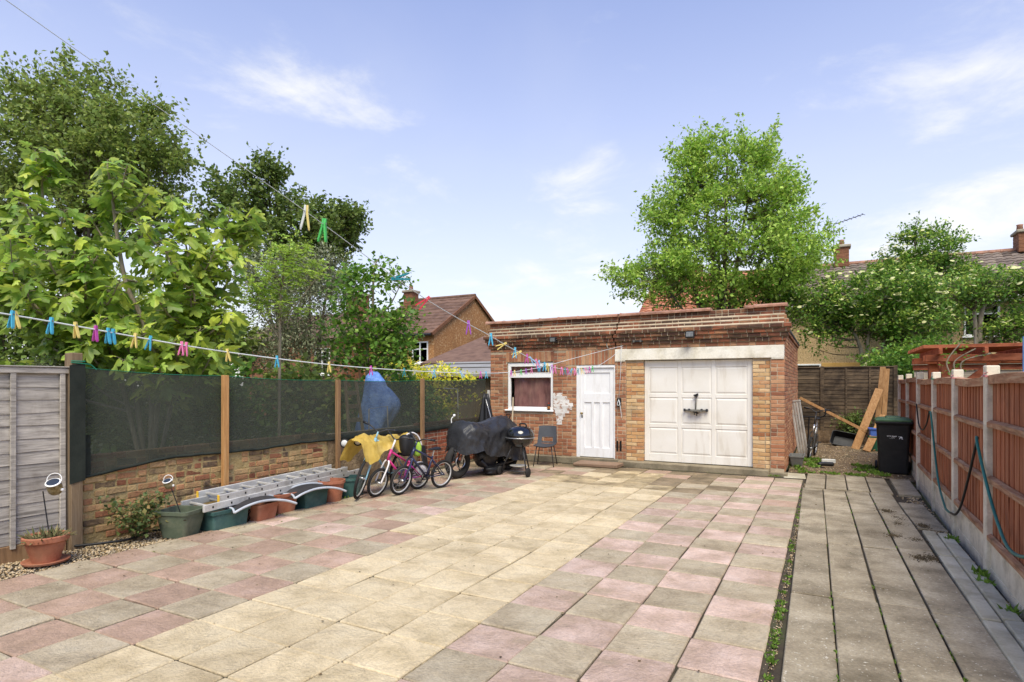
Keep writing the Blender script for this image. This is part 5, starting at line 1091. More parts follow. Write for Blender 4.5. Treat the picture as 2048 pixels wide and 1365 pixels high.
# two garden chair sides: arched pale tubes with dark mesh fabric
m_fab = pm('dark_mesh_fabric', [C(44, 42, 42), C(66, 62, 60)], rough=0.8, bump=0.3, bscale=120)
m_tubeg = pm('pale_tube', [C(168, 172, 178), C(198, 202, 206)], rough=0.4, bump=0.05)
def chair_side(y0, z0, lab):
    t = thing('folded_chair', lab, 'chair', (-6.2, y0, z0), 0, 'folded garden chairs under the ladder')
    pr = [(0, 0), (.14, .055), (.32, .085), (.52, .075), (.70, .03), (.84, -.035)]
    n = [( -6.13 + .02 * k, y0 + a, z0 - .015 + b * .9) for k, (a, b) in enumerate(pr)]; f = [(x - .30, y + .03, z + .03) for x, y, z in n]
    MB().tube(smooth_path(n, 5), .0155, 8).build('tube', m_tubeg, t, smooth=True); MB().tube(smooth_path(f, 5), .0155, 8).build('tube', m_tubeg, t, smooth=True)
    MB().tube(smooth_path([n[0], (n[0][0] - .12, n[0][1] + .05, n[0][2] + .035), f[0]], 5), .0135, 8).build('crossbar', m_tubeg, t, smooth=True)
    A = smooth_path(n, 5); B = smooth_path(f, 5); MB().grid(lambda u, v: A[min(int(u * 20), len(A) - 1)].lerp(B[min(int(u * 20), len(B) - 1)], .04 + .92 * v) + Vector((0, 0, -.012 * math.sin(v * 3.14))), 20, 6).build('fabric', m_fab, t, smooth=True)
chair_side(4.68, .20, 'folded chair with arched pale tube over the dark teal planter'); chair_side(5.58, .215, 'folded chair with arched pale tube over the second teal planter')
# ------------------------------------------------------------------ bicycles
m_tyre = pm('tyre', [C(34, 33, 32), C(54, 52, 50)], rough=0.8, bump=0.3, bscale=120, spec=0.2); m_chrome = pm('chrome', [C(170, 170, 168), C(204, 204, 202)], metal=0.8, rough=0.3, bump=0)
m_rimw = pm('pale_rim', [C(196, 196, 192), C(216, 216, 212)], rough=0.35, bump=0); m_spoke = pm('spoke', [C(120, 118, 112), C(150, 148, 142)], metal=0.6, rough=0.35, bump=0)
def bike(label, A, B, lean, wr, fm, forkm, rimm, steer=0.0, seat=.55, bar=.72, tyre=.022, saddle=True, nsp=20, riser=.10):
    A = Vector(A); B = Vector(B); wb = (B - A).length; t = thing('bicycle', label, 'bicycle', (A.x, A.y, 0), 0, 'bicycles parked by the low wall'); t.rotation_euler = (R(lean), 0, math.atan2(B.y - A.y, B.x - A.x))
    st = Matrix.Identity(4)
    head_t = Vector((wb - .24 * wb, 0, wr * 2 + .26)); head_b = Vector((wb - .17 * wb, 0, wr * 2 + .10)); ax = (head_t - head_b).normalized()
    S = Matrix.Translation(head_b) @ Matrix.Rotation(R(steer), 4, ax) @ Matrix.Translation(-head_b)
    def wheel(c, M):
        w = MB(); w.ring(c, (0, 1, 0), wr - tyre, tyre, 36, 8); w.v = [tuple(M @ Vector(p)) for p in w.v]; w = w.build('wheel', m_tyre, t, smooth=True, local=True)
        q = MB(); q.ring(c, (0, 1, 0), wr - tyre * 2.1, .011, 36, 6); q.v = [tuple(M @ Vector(p)) for p in q.v]; q.build('rim', rimm, w, smooth=True)
        q = MB()
        for k in range(nsp):
            a = 2 * math.pi * k / nsp; q.tube([Vector(c) + Vector((.02 * math.cos(a + .9), .02 * (-1) ** k, .02 * math.sin(a + .9))), Vector(c) + Vector(((wr - tyre * 2.1) * math.cos(a), 0, (wr - tyre * 2.1) * math.sin(a)))], .0014, 4, cap=False)
        q.v = [tuple(M @ Vector(p)) for p in q.v]; q.build('spokes', m_spoke, w)
        q = MB(); q.tube([Vector(c) + Vector((0, -.05, 0)), Vector(c) + Vector((0, .05, 0))], .018, 10); q.v = [tuple(M @ Vector(p)) for p in q.v]; q.build('hub', m_chrome, w, smooth=True)
    wheel((0, 0, wr), Matrix.Identity(4)); wheel((wb, 0, wr), S)
    bb = Vector((.40 * wb, 0, wr * .95)); sc_ = Vector((.30 * wb, 0, seat)); g = MB(); r_ = .016
    g.tube([head_t, head_b], .022, 10); g.tube([head_t - ax * .03, sc_.lerp(bb, .12)], r_, 8); g.tube([head_b + ax * .02, bb], .019, 8); g.tube([sc_, bb], r_, 8)
    for s_ in (-1, 1): g.tube([bb + Vector((0, s_ * .02, 0)), (0, s_ * .05, wr)], .010, 7); g.tube([sc_.lerp(bb, .15) + Vector((0, s_ * .015, 0)), (0, s_ * .05, wr)], .009, 7)
    g.build('frame', fm, t, smooth=True, local=True)
    g = MB()
    for s_ in (-1, 1): g.tube(smooth_path([head_b + Vector((0, s_ * .02, 0)), head_b + Vector((.025, s_ * .05, -.06)), (wb - .01, s_ * .055, wr + .02), (wb, s_ * .055, wr)], 4), .013, 7)
    g.v = [tuple(S @ Vector(p)) for p in g.v]; g.build('fork', forkm, t, smooth=True, local=True)
    top = head_t + ax * riser; g = MB(); g.tube([head_t, top], .014, 8); g.v = [tuple(S @ Vector(p)) for p in g.v]; g.build('stem', forkm, t, smooth=True, local=True); g = MB(); g.tube(smooth_path([top + Vector((-.08, -.25, .07)), top + Vector((-.01, -.12, .06)), top, top + Vector((-.01, .12, .06)), top + Vector((-.08, .25, .07))], 5), .011, 7); g.v = [tuple(S @ Vector(p)) for p in g.v]; hb = g.build('handlebar', m_darkmetal, t, smooth=True, local=True)
    for s_ in (-1, 1):
        g = MB(); g.tube([top + Vector((-.055, s_ * .19, .068)), top + Vector((-.095, s_ * .275, .07))], .018, 8); g.v = [tuple(S @ Vector(p)) for p in g.v]; g.build('grip', m_black, hb, smooth=True)
    if saddle:
        g = MB(); g.tube([sc_, sc_ + Vector((-.02, 0, .10))], .012, 8); g.build('seat_post', m_chrome, t, local=True); sp = sc_ + Vector((-.02, 0, .11))
        g = MB(); g.loft([[sp + Vector((x, w * math.cos(a), h * math.sin(a))) for a in [2 * math.pi * k / 10 for k in range(10)]] for x, w, h in ((-.12, .03, .012), (-.10, .065, .025), (-.04, .06, .025), (.04, .03, .02), (.11, .018, .015), (.13, .008, .006))]); g.build('saddle', m_black, t, smooth=True, local=True)
    g = MB(); g.ring(bb + Vector((0, -.045, 0)), (0, 1, 0), .06, .007, 20, 6); g.tube([bb + Vector((0, -.06, 0)), bb + Vector((0, .06, 0))], .02, 8); g.tube([bb + Vector((0, -.06, 0)), bb + Vector((.05, -.07, -.11))], .009, 6); g.tube([bb + Vector((0, .06, 0)), bb + Vector((-.05, .07, .11))], .009, 6); ck = g.build('crank', m_darkmetal, t, local=True)
    for p in (bb + Vector((.05, -.11, -.11)), bb + Vector((-.05, .11, .11))): MB().box(p.x - .035, p.x + .035, p.y - .035, p.y + .035, p.z - .010, p.z + .010, .004).build('pedal', m_black, ck)
    g = MB(); g.tube([bb + Vector((0, -.045, .062)), (0, -.045, wr + .03)], .004, 5); g.tube([bb + Vector((0, -.045, -.062)), (0, -.045, wr - .03)], .004, 5); g.build('chain', m_darkmetal, t, local=True)
    return t
m_navy = pm('navy_paint', [C(34, 38, 66), C(50, 54, 86)], rough=0.3, coat=0.4, bump=0); m_pinkp = pm('pink_paint', [C(190, 40, 110), C(206, 60, 130)], rough=0.3, coat=0.4, bump=0, dirt=C(96, 50, 150), dscale=2.2, dlo=.5, dhi=.6, damt=.9); m_lblue = pm('pale_blue_paint', [C(130, 172, 184), C(156, 194, 204)], rough=0.35, coat=0.3, bump=0); m_wpaint = pm('white_enamel', [C(214, 210, 210), C(230, 226, 226)], rough=0.3, bump=0)
bike('navy child bicycle with pale rims, nearest the camera', (-5.55, 8.08), (-5.74, 7.26), -9, .235, m_navy, m_navy, m_rimw, steer=8, seat=.56)
bike('pink and purple child bicycle with white fork and stem', (-5.80, 7.80), (-5.95, 6.97), -9, .225, m_pinkp, m_wpaint, m_rimw, steer=10, seat=.50, saddle=False, riser=.16)
bike('pale blue larger bicycle under the yellow sheet', (-6.10, 7.72), (-6.03, 6.72), -6, .315, m_lblue, m_lblue, m_alu, steer=24, seat=.78, saddle=False, nsp=28)
# yellow sheet thrown over the bicycles
m_sheet = pm('yellow_sheet', [C(196, 160, 62), C(216, 184, 90), C(226, 198, 116)], scale=4, rough=0.4, bump=0.4, bscale=16, bdist=0.03, transl=0.2)
def sheet(u, v):
    s = u * 1.22; y = 6.62 + s; c = v * 2 - 1; e0 = max(0, (.20 - s) / .20); e1 = max(0, (s - .95) / .27)
    top = .89 + .035 * math.sin(s * 5.2 + .6) - .05 * e0 - .06 * e1; hang = .22 + .04 * math.sin(s * 7 + 1) + .16 * math.exp(-((s - .2) / .2) ** 2) - .05 * e1
    k = vn(s * 6, v * 5, 0, 1, 5); k2 = vn(s * 14, v * 11, 0, 1, 2); ac = abs(c)
    x = -6.10 + .045 * s + (.24 - .05 * e1) * c + .04 * k * ac + .02 * math.sin(s * 19 + v * 3) * ac
    return (x, y + .03 * k2 * ac, top - hang * ac ** 2.4 + .035 * k + .020 * k2 + .014 * vn(s * 30, v * 24, 0, 1, 8) + .03 * abs(math.sin(s * 9 + c * 2)))
tag(MB().grid(sheet, 90, 50).build('plastic_sheet', m_sheet, smooth=True), 'crumpled yellow plastic sheet thrown over the bicycles', 'sheet')
t = thing('push_scooter', 'upturned toy scooter with two small pale wheels on the yellow sheet', 'scooter', (-6.3, 6.84, .8))
for p in ((-6.42, 6.80, .80), (-6.19, 6.84, .838)):
    w = MB().ring(p, (.4, -.9, .1), .058, .014, 22, 6).build('wheel', m_tyre, t, smooth=True); g = MB(); M = Matrix.Translation(p) @ Vector((.4, -.9, .1)).to_track_quat('Z', 'Y').to_matrix().to_4x4(); g.lathe([(.05, -.012), (.052, 0), (.05, .012), (.012, .016)], 18, M); g.build('wheel_disc', m_rimw, w, smooth=True)
g = MB(); g.tube([(-6.42, 6.82, .80), (-6.19, 6.86, .838)], .011, 7); g.tube([(-6.25, 6.87, .83), (-6.1, 7.2, .88)], .018, 8); g.build('tube', m_chrome, t, smooth=True)
# backpack on the handlebar, dark panel and carrier bag
t = thing('backpack', 'black backpack with lime green side hanging on the navy bicycle', 'bag', (-5.85, 7.55, .6))
def lump(c, sx, sy, sz, n1=14, n2=10, wob=.12, seed=1, pw=.8):
    g = MB(); rings = []
    for i in range(n2 + 1):
        ph = -math.pi / 2 + math.pi * i / n2; cz = math.copysign(abs(math.sin(ph)) ** pw, math.sin(ph)); cr = abs(math.cos(ph)) ** pw
        rings.append([(c[0] + sx * cr * math.cos(a) * (1 + wob * vn(math.cos(a), math.sin(a), i * .4, 1.6, seed)), c[1] + sy * cr * math.sin(a) * (1 + wob * vn(math.cos(a), math.sin(a), i * .4, 1.6, seed + 3)), c[2] + sz * cz) for a in [2 * math.pi * k / n1 for k in range(n1)]])
    return g.loft(rings)
lump((-5.83, 7.56, .73), .11, .16, .17, pw=.5, wob=.2).build('pack', m_black, t, smooth=True); lump((-5.76, 7.72, .66), .08, .06, .12, seed=5, pw=.6).build('side_pocket', pm('lime_fabric', [C(130, 170, 50), C(168, 198, 84)], rough=0.8, bump=0.3), t, smooth=True)
MB().tube(smooth_path([(-5.80, 7.50, .90), (-5.74, 7.58, .93), (-5.70, 7.68, .86), (-5.68, 7.74, .72)]), .012, 6).build('strap', m_wpaint, t, smooth=True)
tag(MB().bar((-5.92, 8.18, .30), (-6.02, 8.22, .66), .26, .025, .004, up=(.9, .3, 0)).build('folded_board', m_darkmetal), 'dark flat panel leaning behind the navy bicycle saddle', 'board')
lump((-5.90, 7.98, .26), .12, .13, .16, seed=9).build('carrier_bag', m_wpaint, smooth=True); tag(bpy.data.objects['carrier_bag'], 'white carrier bag stuffed between the bicycles', 'bag')
# ------------------------------------------------------------------ covered motorcycle
mc = thing('motorcycle', 'motorcycle under a black cover with its front wheel showing', 'motorcycle', (-5.82, 9.0, 0))
F0 = Vector((-5.83, 9.02, 0)); R0 = Vector((-5.50, 10.42, 0)); ax_ = (R0 - F0).normalized(); sd = Vector((ax_.y, -ax_.x, 0))
for p, nm in ((F0, 1), (R0 - ax_ * .08, 0)):
    w = MB().ring(p + Vector((0, 0, .30)), sd, .235, .064, 36, 10).build('wheel', m_tyre, mc, smooth=True)
    MB().ring(p + Vector((0, 0, .30)), sd, .19, .016, 30, 6).build('rim', m_chrome, w, smooth=True); g = MB(); g.tube([p + Vector((0, 0, .3)) - sd * .05, p + Vector((0, 0, .3)) + sd * .05], .03, 10)
    for k in range(5):
        a = 2 * math.pi * k / 5; g.tube([p + Vector((0, 0, .3)), p + Vector((0, 0, .3)) + (ax_ * math.cos(a) + Vector((0, 0, math.sin(a)))) * .19], .014, 6)
    g.build('wheel_spokes', m_darkmetal, w); MB().ring(p + Vector((0, 0, .30)) + sd * .075, sd, .11, .010, 24, 5).build('brake_disc', m_chrome, w)
for s_ in (-1, 1): MB().tube([F0 + Vector((0, 0, .30)) + sd * (.10 * s_), F0 + ax_ * .20 + Vector((0, 0, .78)) + sd * (.10 * s_)], .024, 8).build('fork', m_chrome, mc, smooth=True)
g = lump(tuple(F0 + ax_ * .75 + Vector((0, 0, .34))), .20, .32, .22, seed=4); g.tube([F0 + ax_ * .45 + sd * .15 + Vector((0, 0, .3)), F0 + ax_ * .6 + sd * .16 + Vector((0, 0, .14)), F0 + ax_ * 1.3 + sd * .17 + Vector((0, 0, .22))], .04, 8); g.build('engine', m_darkmetal, mc, smooth=True)
g = lump(tuple(F0 + ax_ * .85 + sd * .12 + Vector((0, 0, .09))), .16, .34, .09, seed=14, wob=.4); g.build('cover_hem', m_black, mc, smooth=True)
m_cover = pm('black_cover', [C(38, 38, 40), C(54, 54, 56)], scale=3, rough=0.36, bump=0.35, bscale=10, bdist=0.05, spec=0.35, rand=0.0)
sec = [(-.16, .30, .06, .62), (-.12, .62, .14, .50), (-.04, .90, .26, .46), (.10, 1.03, .34, .44), (.28, 1.00, .33, .44), (.50, .965, .30, .40), (.75, .99, .31, .34), (1.0, 1.06, .30, .30), (1.2, 1.08, .29, .24), (1.38, .98, .27, .20), (1.55, .76, .24, .18), (1.66, .45, .20, .16), (1.68, .30, .14, .16)]
rings = []; K = 56; fine_ = []
for i in range(len(sec) - 1):
    for q in range(8):
        e = q / 8; fine_.append(tuple(a + (b - a) * e for a, b in zip(sec[i], sec[i + 1])))
fine_.append(sec[-1])
for s, zt, hw, zb in fine_:
    rg = []
    for k in range(K):
        c = k / (K - 1) * 2 - 1; ac = abs(c); prof_x = math.copysign(min(1, (ac / .55)) ** .8 if ac < .55 else 1.0, c) * (1.0 + .10 * max(0, (ac - .55) / .45)); drop = 0 if ac < .01 else ((ac / .55) ** 2.2 * .22 if ac < .55 else .22 + .78 * ((ac - .55) / .45))
        f = .034 * vn(s * 3.2 + c * 2.1, c * 3.0, s, 1.3, 5) + .030 * (1 - abs(math.sin(s * 7 + c * 5 + 2.5 * vn(s * 2, c * 2, 0, 1)))) ** 2 * ac + .020 * vn(s * 9, c * 9, 0, 1, 9) + .022 * (1 - abs(vn(s * 5 + c * 2, c * 6 - s * 3, 0, 1.4, 12)) * 2.2) ** 3 * ac
        zbb = zb + .025 * math.sin(s * 9); p = F0 + ax_ * (s + .4 * f) + sd * (hw * prof_x + f) + Vector((0, 0, zt - (zt - zbb) * drop + f * .7)); rg.append(p)
    rings.append(rg)
g = MB(); o = 0
for rg in rings: g.v.extend(tuple(p) for p in rg)
for i in range(len(rings) - 1):
    for k in range(K - 1): a = i * K + k; g.f.append((a, a + 1, a + K + 1, a + K))
g.build('cover', m_cover, mc, smooth=True)
g = MB(); hp = F0 + ax_ * .06 + sd * -.22 + Vector((0, 0, .98)); g.tube(smooth_path([hp, hp + Vector((0, 0, .08)), hp + Vector((.03, .02, .12))]), .010, 7); g.add(*(lambda m: (m.v, m.f))(lump(tuple(hp + Vector((.04, .03, .14))), .022, .03, .025, 10, 6, 0))); g.build('lever', m_white, mc, smooth=True)
# closed black parasol in the corner
t = thing('folded_parasol', 'black covered parasol standing in the corner behind the motorcycle', 'parasol', (-6.70, 11.5, 0)); g = MB(); rings = []
for i in range(14):
    v = i / 13; z = .12 + 1.36 * v; r_ = .05 + .20 * (1 - v) ** .8
    rings.append([(-6.68 + r_ * (1 + .22 * math.sin(a * 6 + v * 2)) * math.cos(a), 11.5 + r_ * (1 + .22 * math.sin(a * 6 + v * 2)) * math.sin(a), z) for a in [2 * math.pi * k / 36 for k in range(36)]])
g.loft(rings); g.build('cover', m_black, t, smooth=True); MB().lathe([(.2, 0), (.2, .05), (.04, .08), (.03, .14)], 20, Matrix.Translation((-6.68, 11.5, 0))).build('base', m_darkmetal, t)
MB().tube(smooth_path([(-6.58, 11.32, 1.36), (-6.50, 11.26, 1.22), (-6.42, 11.24, 1.0), (-6.40, 11.24, .86)]), .010, 7).build('crank_rod', m_chrome, t, smooth=True)
# ------------------------------------------------------------------ kettle barbecue
bq = thing('kettle_barbecue', 'black kettle barbecue on a wheeled tripod stand', 'barbecue', (-5.03, 9.9, 0)); c = Vector((-5.03, 9.93, .70)); M = Matrix.Translation(c)
m_enam = pm('black_enamel', [C(20, 20, 21), C(28, 28, 29)], rough=0.14, bump=0, coat=0.6, spec=0.5)
g = MB(); g.lathe([(.27, .006), (.266, .05), (.245, .11), (.205, .16), (.14, .195), (.06, .21), (.001, .212)], 36, M); g.build('lid', m_enam, bq, smooth=True)
g = MB(); g.lathe([(.001, -.20), (.08, -.192), (.16, -.155), (.22, -.10), (.258, -.03), (.265, -.004)], 36, M); g.build('bowl', m_enam, bq, smooth=True)
g = MB(); g.lathe([(.267, -.012), (.275, -.01), (.275, .003), (.268, .005)], 36, M); g.build('rim_band', m_chrome, bq, smooth=True)
g = MB(); g.tube(smooth_path([c + Vector((-.01, .02, .205)), c + Vector((.0, .0, .25)), c + Vector((.12, -.02, .25)), c + Vector((.13, 0, .185))]), .013, 8); g.build('lid_handle', m_black, bq, smooth=True)
wl = [Vector((-5.33, 9.75, 0)), Vector((-4.80, 9.72, 0))]; third = Vector((-5.0, 10.28, 0))
for w_ in wl: MB().tube([c + (w_ - c) * Vector((.4, .4, 0)) + Vector((0, 0, -.14)), w_ + Vector((0, 0, .09))], .013, 8).build('leg', m_darkmetal, bq, smooth=True)
MB().tube([c + Vector((.02, .12, -.15)), third], .013, 8).build('leg', m_darkmetal, bq, smooth=True)
MB().tube([wl[0] + Vector((-.03, 0, .09)), wl[1] + Vector((.03, 0, .09))], .011, 8).build('axle', m_darkmetal, bq, smooth=True)
for w_, s_ in zip(wl, (-1, 1)):
    g = MB(); Mw = Matrix.Translation(w_ + Vector((s_ * .035, 0, .085))) @ Matrix.Rotation(R(90), 4, 'Y'); g.lathe([(.03, -.025), (.075, -.022), (.085, -.012), (.085, .012), (.075, .022), (.03, .025)], 24, Mw); g.build('wheel', m_tyre, bq, smooth=True)
g = MB(); g.lathe([(.001, .0), (.16, .002), (.165, .012), (.15, .006)], 24, Matrix.Translation((-5.05, 9.9, .17))); g.build('ash_tray', m_alu, bq, smooth=True)
# ------------------------------------------------------------------ plastic chair
chm = pm('chair_plastic', [C(58, 60, 64), C(78, 80, 84)], rough=0.5, bump=0.1, bscale=200)
t = thing('plastic_chair', 'dark grey moulded plastic chair standing by the garage wall', 'chair', (-5.13, 11.28, 0), R(14))
def seat_pt(u, v):
    x = (u - .5) * .43 * (1 - .06 * v); y = -.21 + .42 * v; return (x, y, .43 + .03 * abs(u - .5) ** 2 * 4 - .02 * math.sin(v * 3.14) + .03 * max(0, v - .85) - .03 * max(0, .12 - v) * 6)
g = MB(); g.grid(seat_pt, 14, 12); g.grid(lambda u, v: (seat_pt(u, v)[0] * .985, seat_pt(u, v)[1] * .985, seat_pt(u, v)[2] - .012), 14, 12); g.build('seat', chm, t, smooth=True, local=True)
g = MB()
def back_pt(u, v, o=0.0): return ((u - .5) * (.42 - .05 * v), .205 + .09 * v - .05 * (1 - abs(2 * u - 1) ** 2) * -.5 + o, .44 + .36 * v + .012 * (1 - abs(2 * u - 1) ** 4))
nu, nv = 14, 12
for o_ in (0, .012):
    base = len(g.v)
    for i in range(nu + 1):
        for k in range(nv + 1): g.v.append(back_pt(i / nu, k / nv, o_))
    for i in range(nu):
        for k in range(nv):
            if 3 <= i <= 10 and 1 <= k <= 3: continue
            a = base + i * (nv + 1) + k; g.f.append((a, a + nv + 1, a + nv + 2, a + 1))
g.build('backrest', chm, t, smooth=True, local=True)
for sx in (-1, 1):
    for sy, fo in ((-1, -.04), (1, .07)): MB().tube([(sx * .15, sy * .15, .425), (sx * .21, sy * .17 + fo, 0)], .010, 8).build('leg', m_darkmetal, t, smooth=True, local=True)
# garden tools leaning by the window
m_pole = pm('pale_handle', [C(176, 158, 128), C(200, 184, 156)], rough=0.6, bump=0.05)
tag(MB().tube([(-6.10, 11.62, 0), (-6.275, 12.03, 1.39)], .016, 8).build('broom_handle', m_pole), 'pale wooden pole leaning on the window sill behind the barbecue', 'pole')
t = thing('spade', 'spade with black handle grip leaning on the bricks below the window', 'spade', (-6.33, 11.8, 0)); MB().tube([(-6.33, 11.80, .2), (-6.42, 12.06, .85)], .016, 8).build('shaft', m_pole, t)
g = MB(); g.tube([(-6.42, 12.05, .84), (-6.475, 12.06, .95), (-6.47, 12.065, 1.0), (-6.37, 12.065, 1.0), (-6.37, 12.06, .95), (-6.42, 12.055, .84)], .012, 7); g.build('grip', m_black, t); g = MB(); g.box(-6.42, -6.24, 11.74, 11.76, .0, .24, .01); g.build('blade', m_darkmetal, t)
tag(MB().tube(smooth_path([(-6.90, 3.36, .015), (-6.72, 3.55, .025), (-6.66, 3.8, .02), (-6.8, 4.1, .02), (-6.7, 4.3, .015)]), .014, 7).build('irrigation_pipe', m_black, smooth=True), 'black flexible pipe lying on the gravel below the corner post', 'pipe')
# old bicycle and bars at the garage side wall
bike('old grey bicycle standing at the garage side wall', (-.20, 15.9), (-.30, 14.95), -6, .26, m_chrome, m_darkmetal, m_chrome, steer=0, seat=.78, riser=.30)
t = thing('bmx_handlebar', 'black upright handlebars propped against the garage side wall', 'handlebar', (-.42, 16.2, 0)); g = MB(); g.tube(smooth_path([(-.62, 16.3, 1.12), (-.61, 16.3, .95), (-.50, 16.2, .90), (-.10, 16.1, .90), (.02, 16.05, .95), (.03, 16.05, 1.12)], 4), .017, 8); g.build('bar', m_black, t, smooth=True); g = MB(); g.tube([(-.32, 16.15, .9), (-.36, 16.3, .02)], .018, 8); g.build('stem', m_darkmetal, t)
g = MB(); g.tube(smooth_path([(-.10, 13.7, .05), (-.02, 13.75, .06), (.16, 13.85, .05)]), .045, 8); tag(g.build('log', m_darkmetal, smooth=True), 'dark short log lying among weeds near the garage corner', 'log')
tag(MB().bar((-.05, 14.35, .05), (.22, 14.4, .05), .05, .09, .012).build('pale_pipe', m_vert), 'short white pipe lying on the weeds beside the bicycle', 'pipe')
# ------------------------------------------------------------------ trees and shrubs
def at(u, v, t): return lt((u - 1024) / 1191 * t, t, 1.7 + (768 - v) / 1191 * t)   # photo position and distance -> place in the garden
m_bark = pm('bark', [C(70, 60, 48), C(104, 92, 74), C(124, 114, 96)], scale=6, stretch=(4, 4, 1), bump=0.6, bscale=30, rand=0.1)
m_barkl = pm('bark_pale', [C(112, 100, 82), C(146, 134, 114), C(160, 150, 132)], scale=6, stretch=(4, 4, 1), bump=0.4, bscale=30, rand=0.1)
def leafmat(name, cols, transl=0.35, rough=0.5, rand=0.28, hue=0.02): return pm(name, X(1.55, *cols), scale=6, pick=True, rough=rough, bump=0, rand=rand, hue=hue, transl=transl, spec=0.35)
lm_big = leafmat('leaf_mid_green', [C(84, 98, 46), C(108, 122, 58), C(130, 142, 74)])
lm_dark = leafmat('leaf_dark_green', [C(68, 84, 38), C(90, 106, 50), C(110, 124, 62)])
lm_ash = leafmat('leaf_fresh_green', [C(90, 116, 42), C(116, 142, 56), C(138, 160, 70), C(156, 174, 84)])
lm_eld = leafmat('leaf_elder', [C(60, 88, 32), C(84, 114, 42), C(112, 138, 56)])
lm_eldy = leafmat('leaf_elder_pale', [C(112, 132, 52), C(138, 154, 66), C(156, 168, 82)])
lm_olive = leafmat('leaf_grey_green', [C(84, 88, 64), C(108, 112, 84), C(128, 130, 104)], transl=0.2)
lm_rob = leafmat('leaf_lime', [C(110, 132, 46), C(132, 152, 62), C(148, 166, 80)], transl=0.35)
lm_yel = leafmat('leaf_yellow', [C(140, 156, 52), C(190, 184, 64), C(206, 190, 84), C(110, 140, 50)], transl=0.4)
lm_fig = leafmat('leaf_fig', [C(80, 102, 38), C(104, 124, 50), C(126, 144, 62), C(158, 168, 66)], transl=0.38, rough=0.42, rand=0.2)
def blob_points(blobs, n, shell=0.35):
    w = np.array([b[6] for b in blobs], float); idx = rng.choice(len(blobs), n, p=w / w.sum()); B = np.array([b[:6] for b in blobs], float)[idx]
    d = rand_dirs(n); r_ = (shell + (1 - shell) * rng.uniform(0, 1, n) ** (1 / 2.0))[:, None]
    return B[:, :3] + d * r_ * B[:, 3:6], d
def vb(u, v, t, ru, rv, rt, w=1.0):
    c = at(u, v, t); return (c.x, c.y, c.z, ru * t / 1191, rt, rv * t / 1191, w)
def limbs(stems, pts, r0, mat, parent, name='twigs', every=1):
    """thin limbs from each point back to a stem; stems are lists of (point, radius)"""
    S = [(Vector(p), r) for st_ in stems for p, r in st_]; g = MB()
    for p in pts[::every]:
        p = Vector(p); best = min(S, key=lambda q: (q[0] - p).length + (2.5 if q[0].z > p.z - .15 else 0) * 1.0); a = best[0]; L = (p - a).length
        m = a.lerp(p, .5) + Vector((random.uniform(-.1, .1), random.uniform(-.1, .1), -.10)) * L * .8; rr_ = min(best[1] * .6, r0)
        g.tube([a, a.lerp(m, .5) + Vector((0, 0, -.02 * L)), m, p], [rr_, rr_ * .75, rr_ * .5, rr_ * .2], 5, cap=False)
    return g.build(name, mat, parent, kind='stuff')
def stem(path, r0, r1=0.2, k=4):
    pts = smooth_path(path, k); n = len(pts); return [(p, r0 * (1 + (r1 - 1) * i / (n - 1))) for i, p in enumerate(pts)]
def trunk(stems, mat, parent, n=8):
    g = MB()
    for st_ in stems: g.tube([p for p, r in st_], [r for p, r in st_], n)
    return g.build('trunk', mat, parent, smooth=True)
def crown(parent, C_, per, cr, L, w, mat, flat=0.6, up=0.35, name='crown', Lvar=.35, normz=.8, fold=.3):
    n = len(C_) * per; c = np.repeat(C_, per, 0); off = rng.normal(size=(n, 3)) * cr; off[:, 2] *= flat
    D = unit(off + 1e-6) * .8 + rand_dirs(n) * .8; D[:, 2] += up - .3
    Nn = rand_dirs(n); Nn[:, 2] = np.abs(Nn[:, 2]) + normz
    V, F = leaf_arrays(c + off, D, Nn, L * rng.uniform(1 - Lvar, 1 + Lvar, n), w, fold)
    return place(name, arr_mesh(name, V, F, mat), parent, kind='stuff')
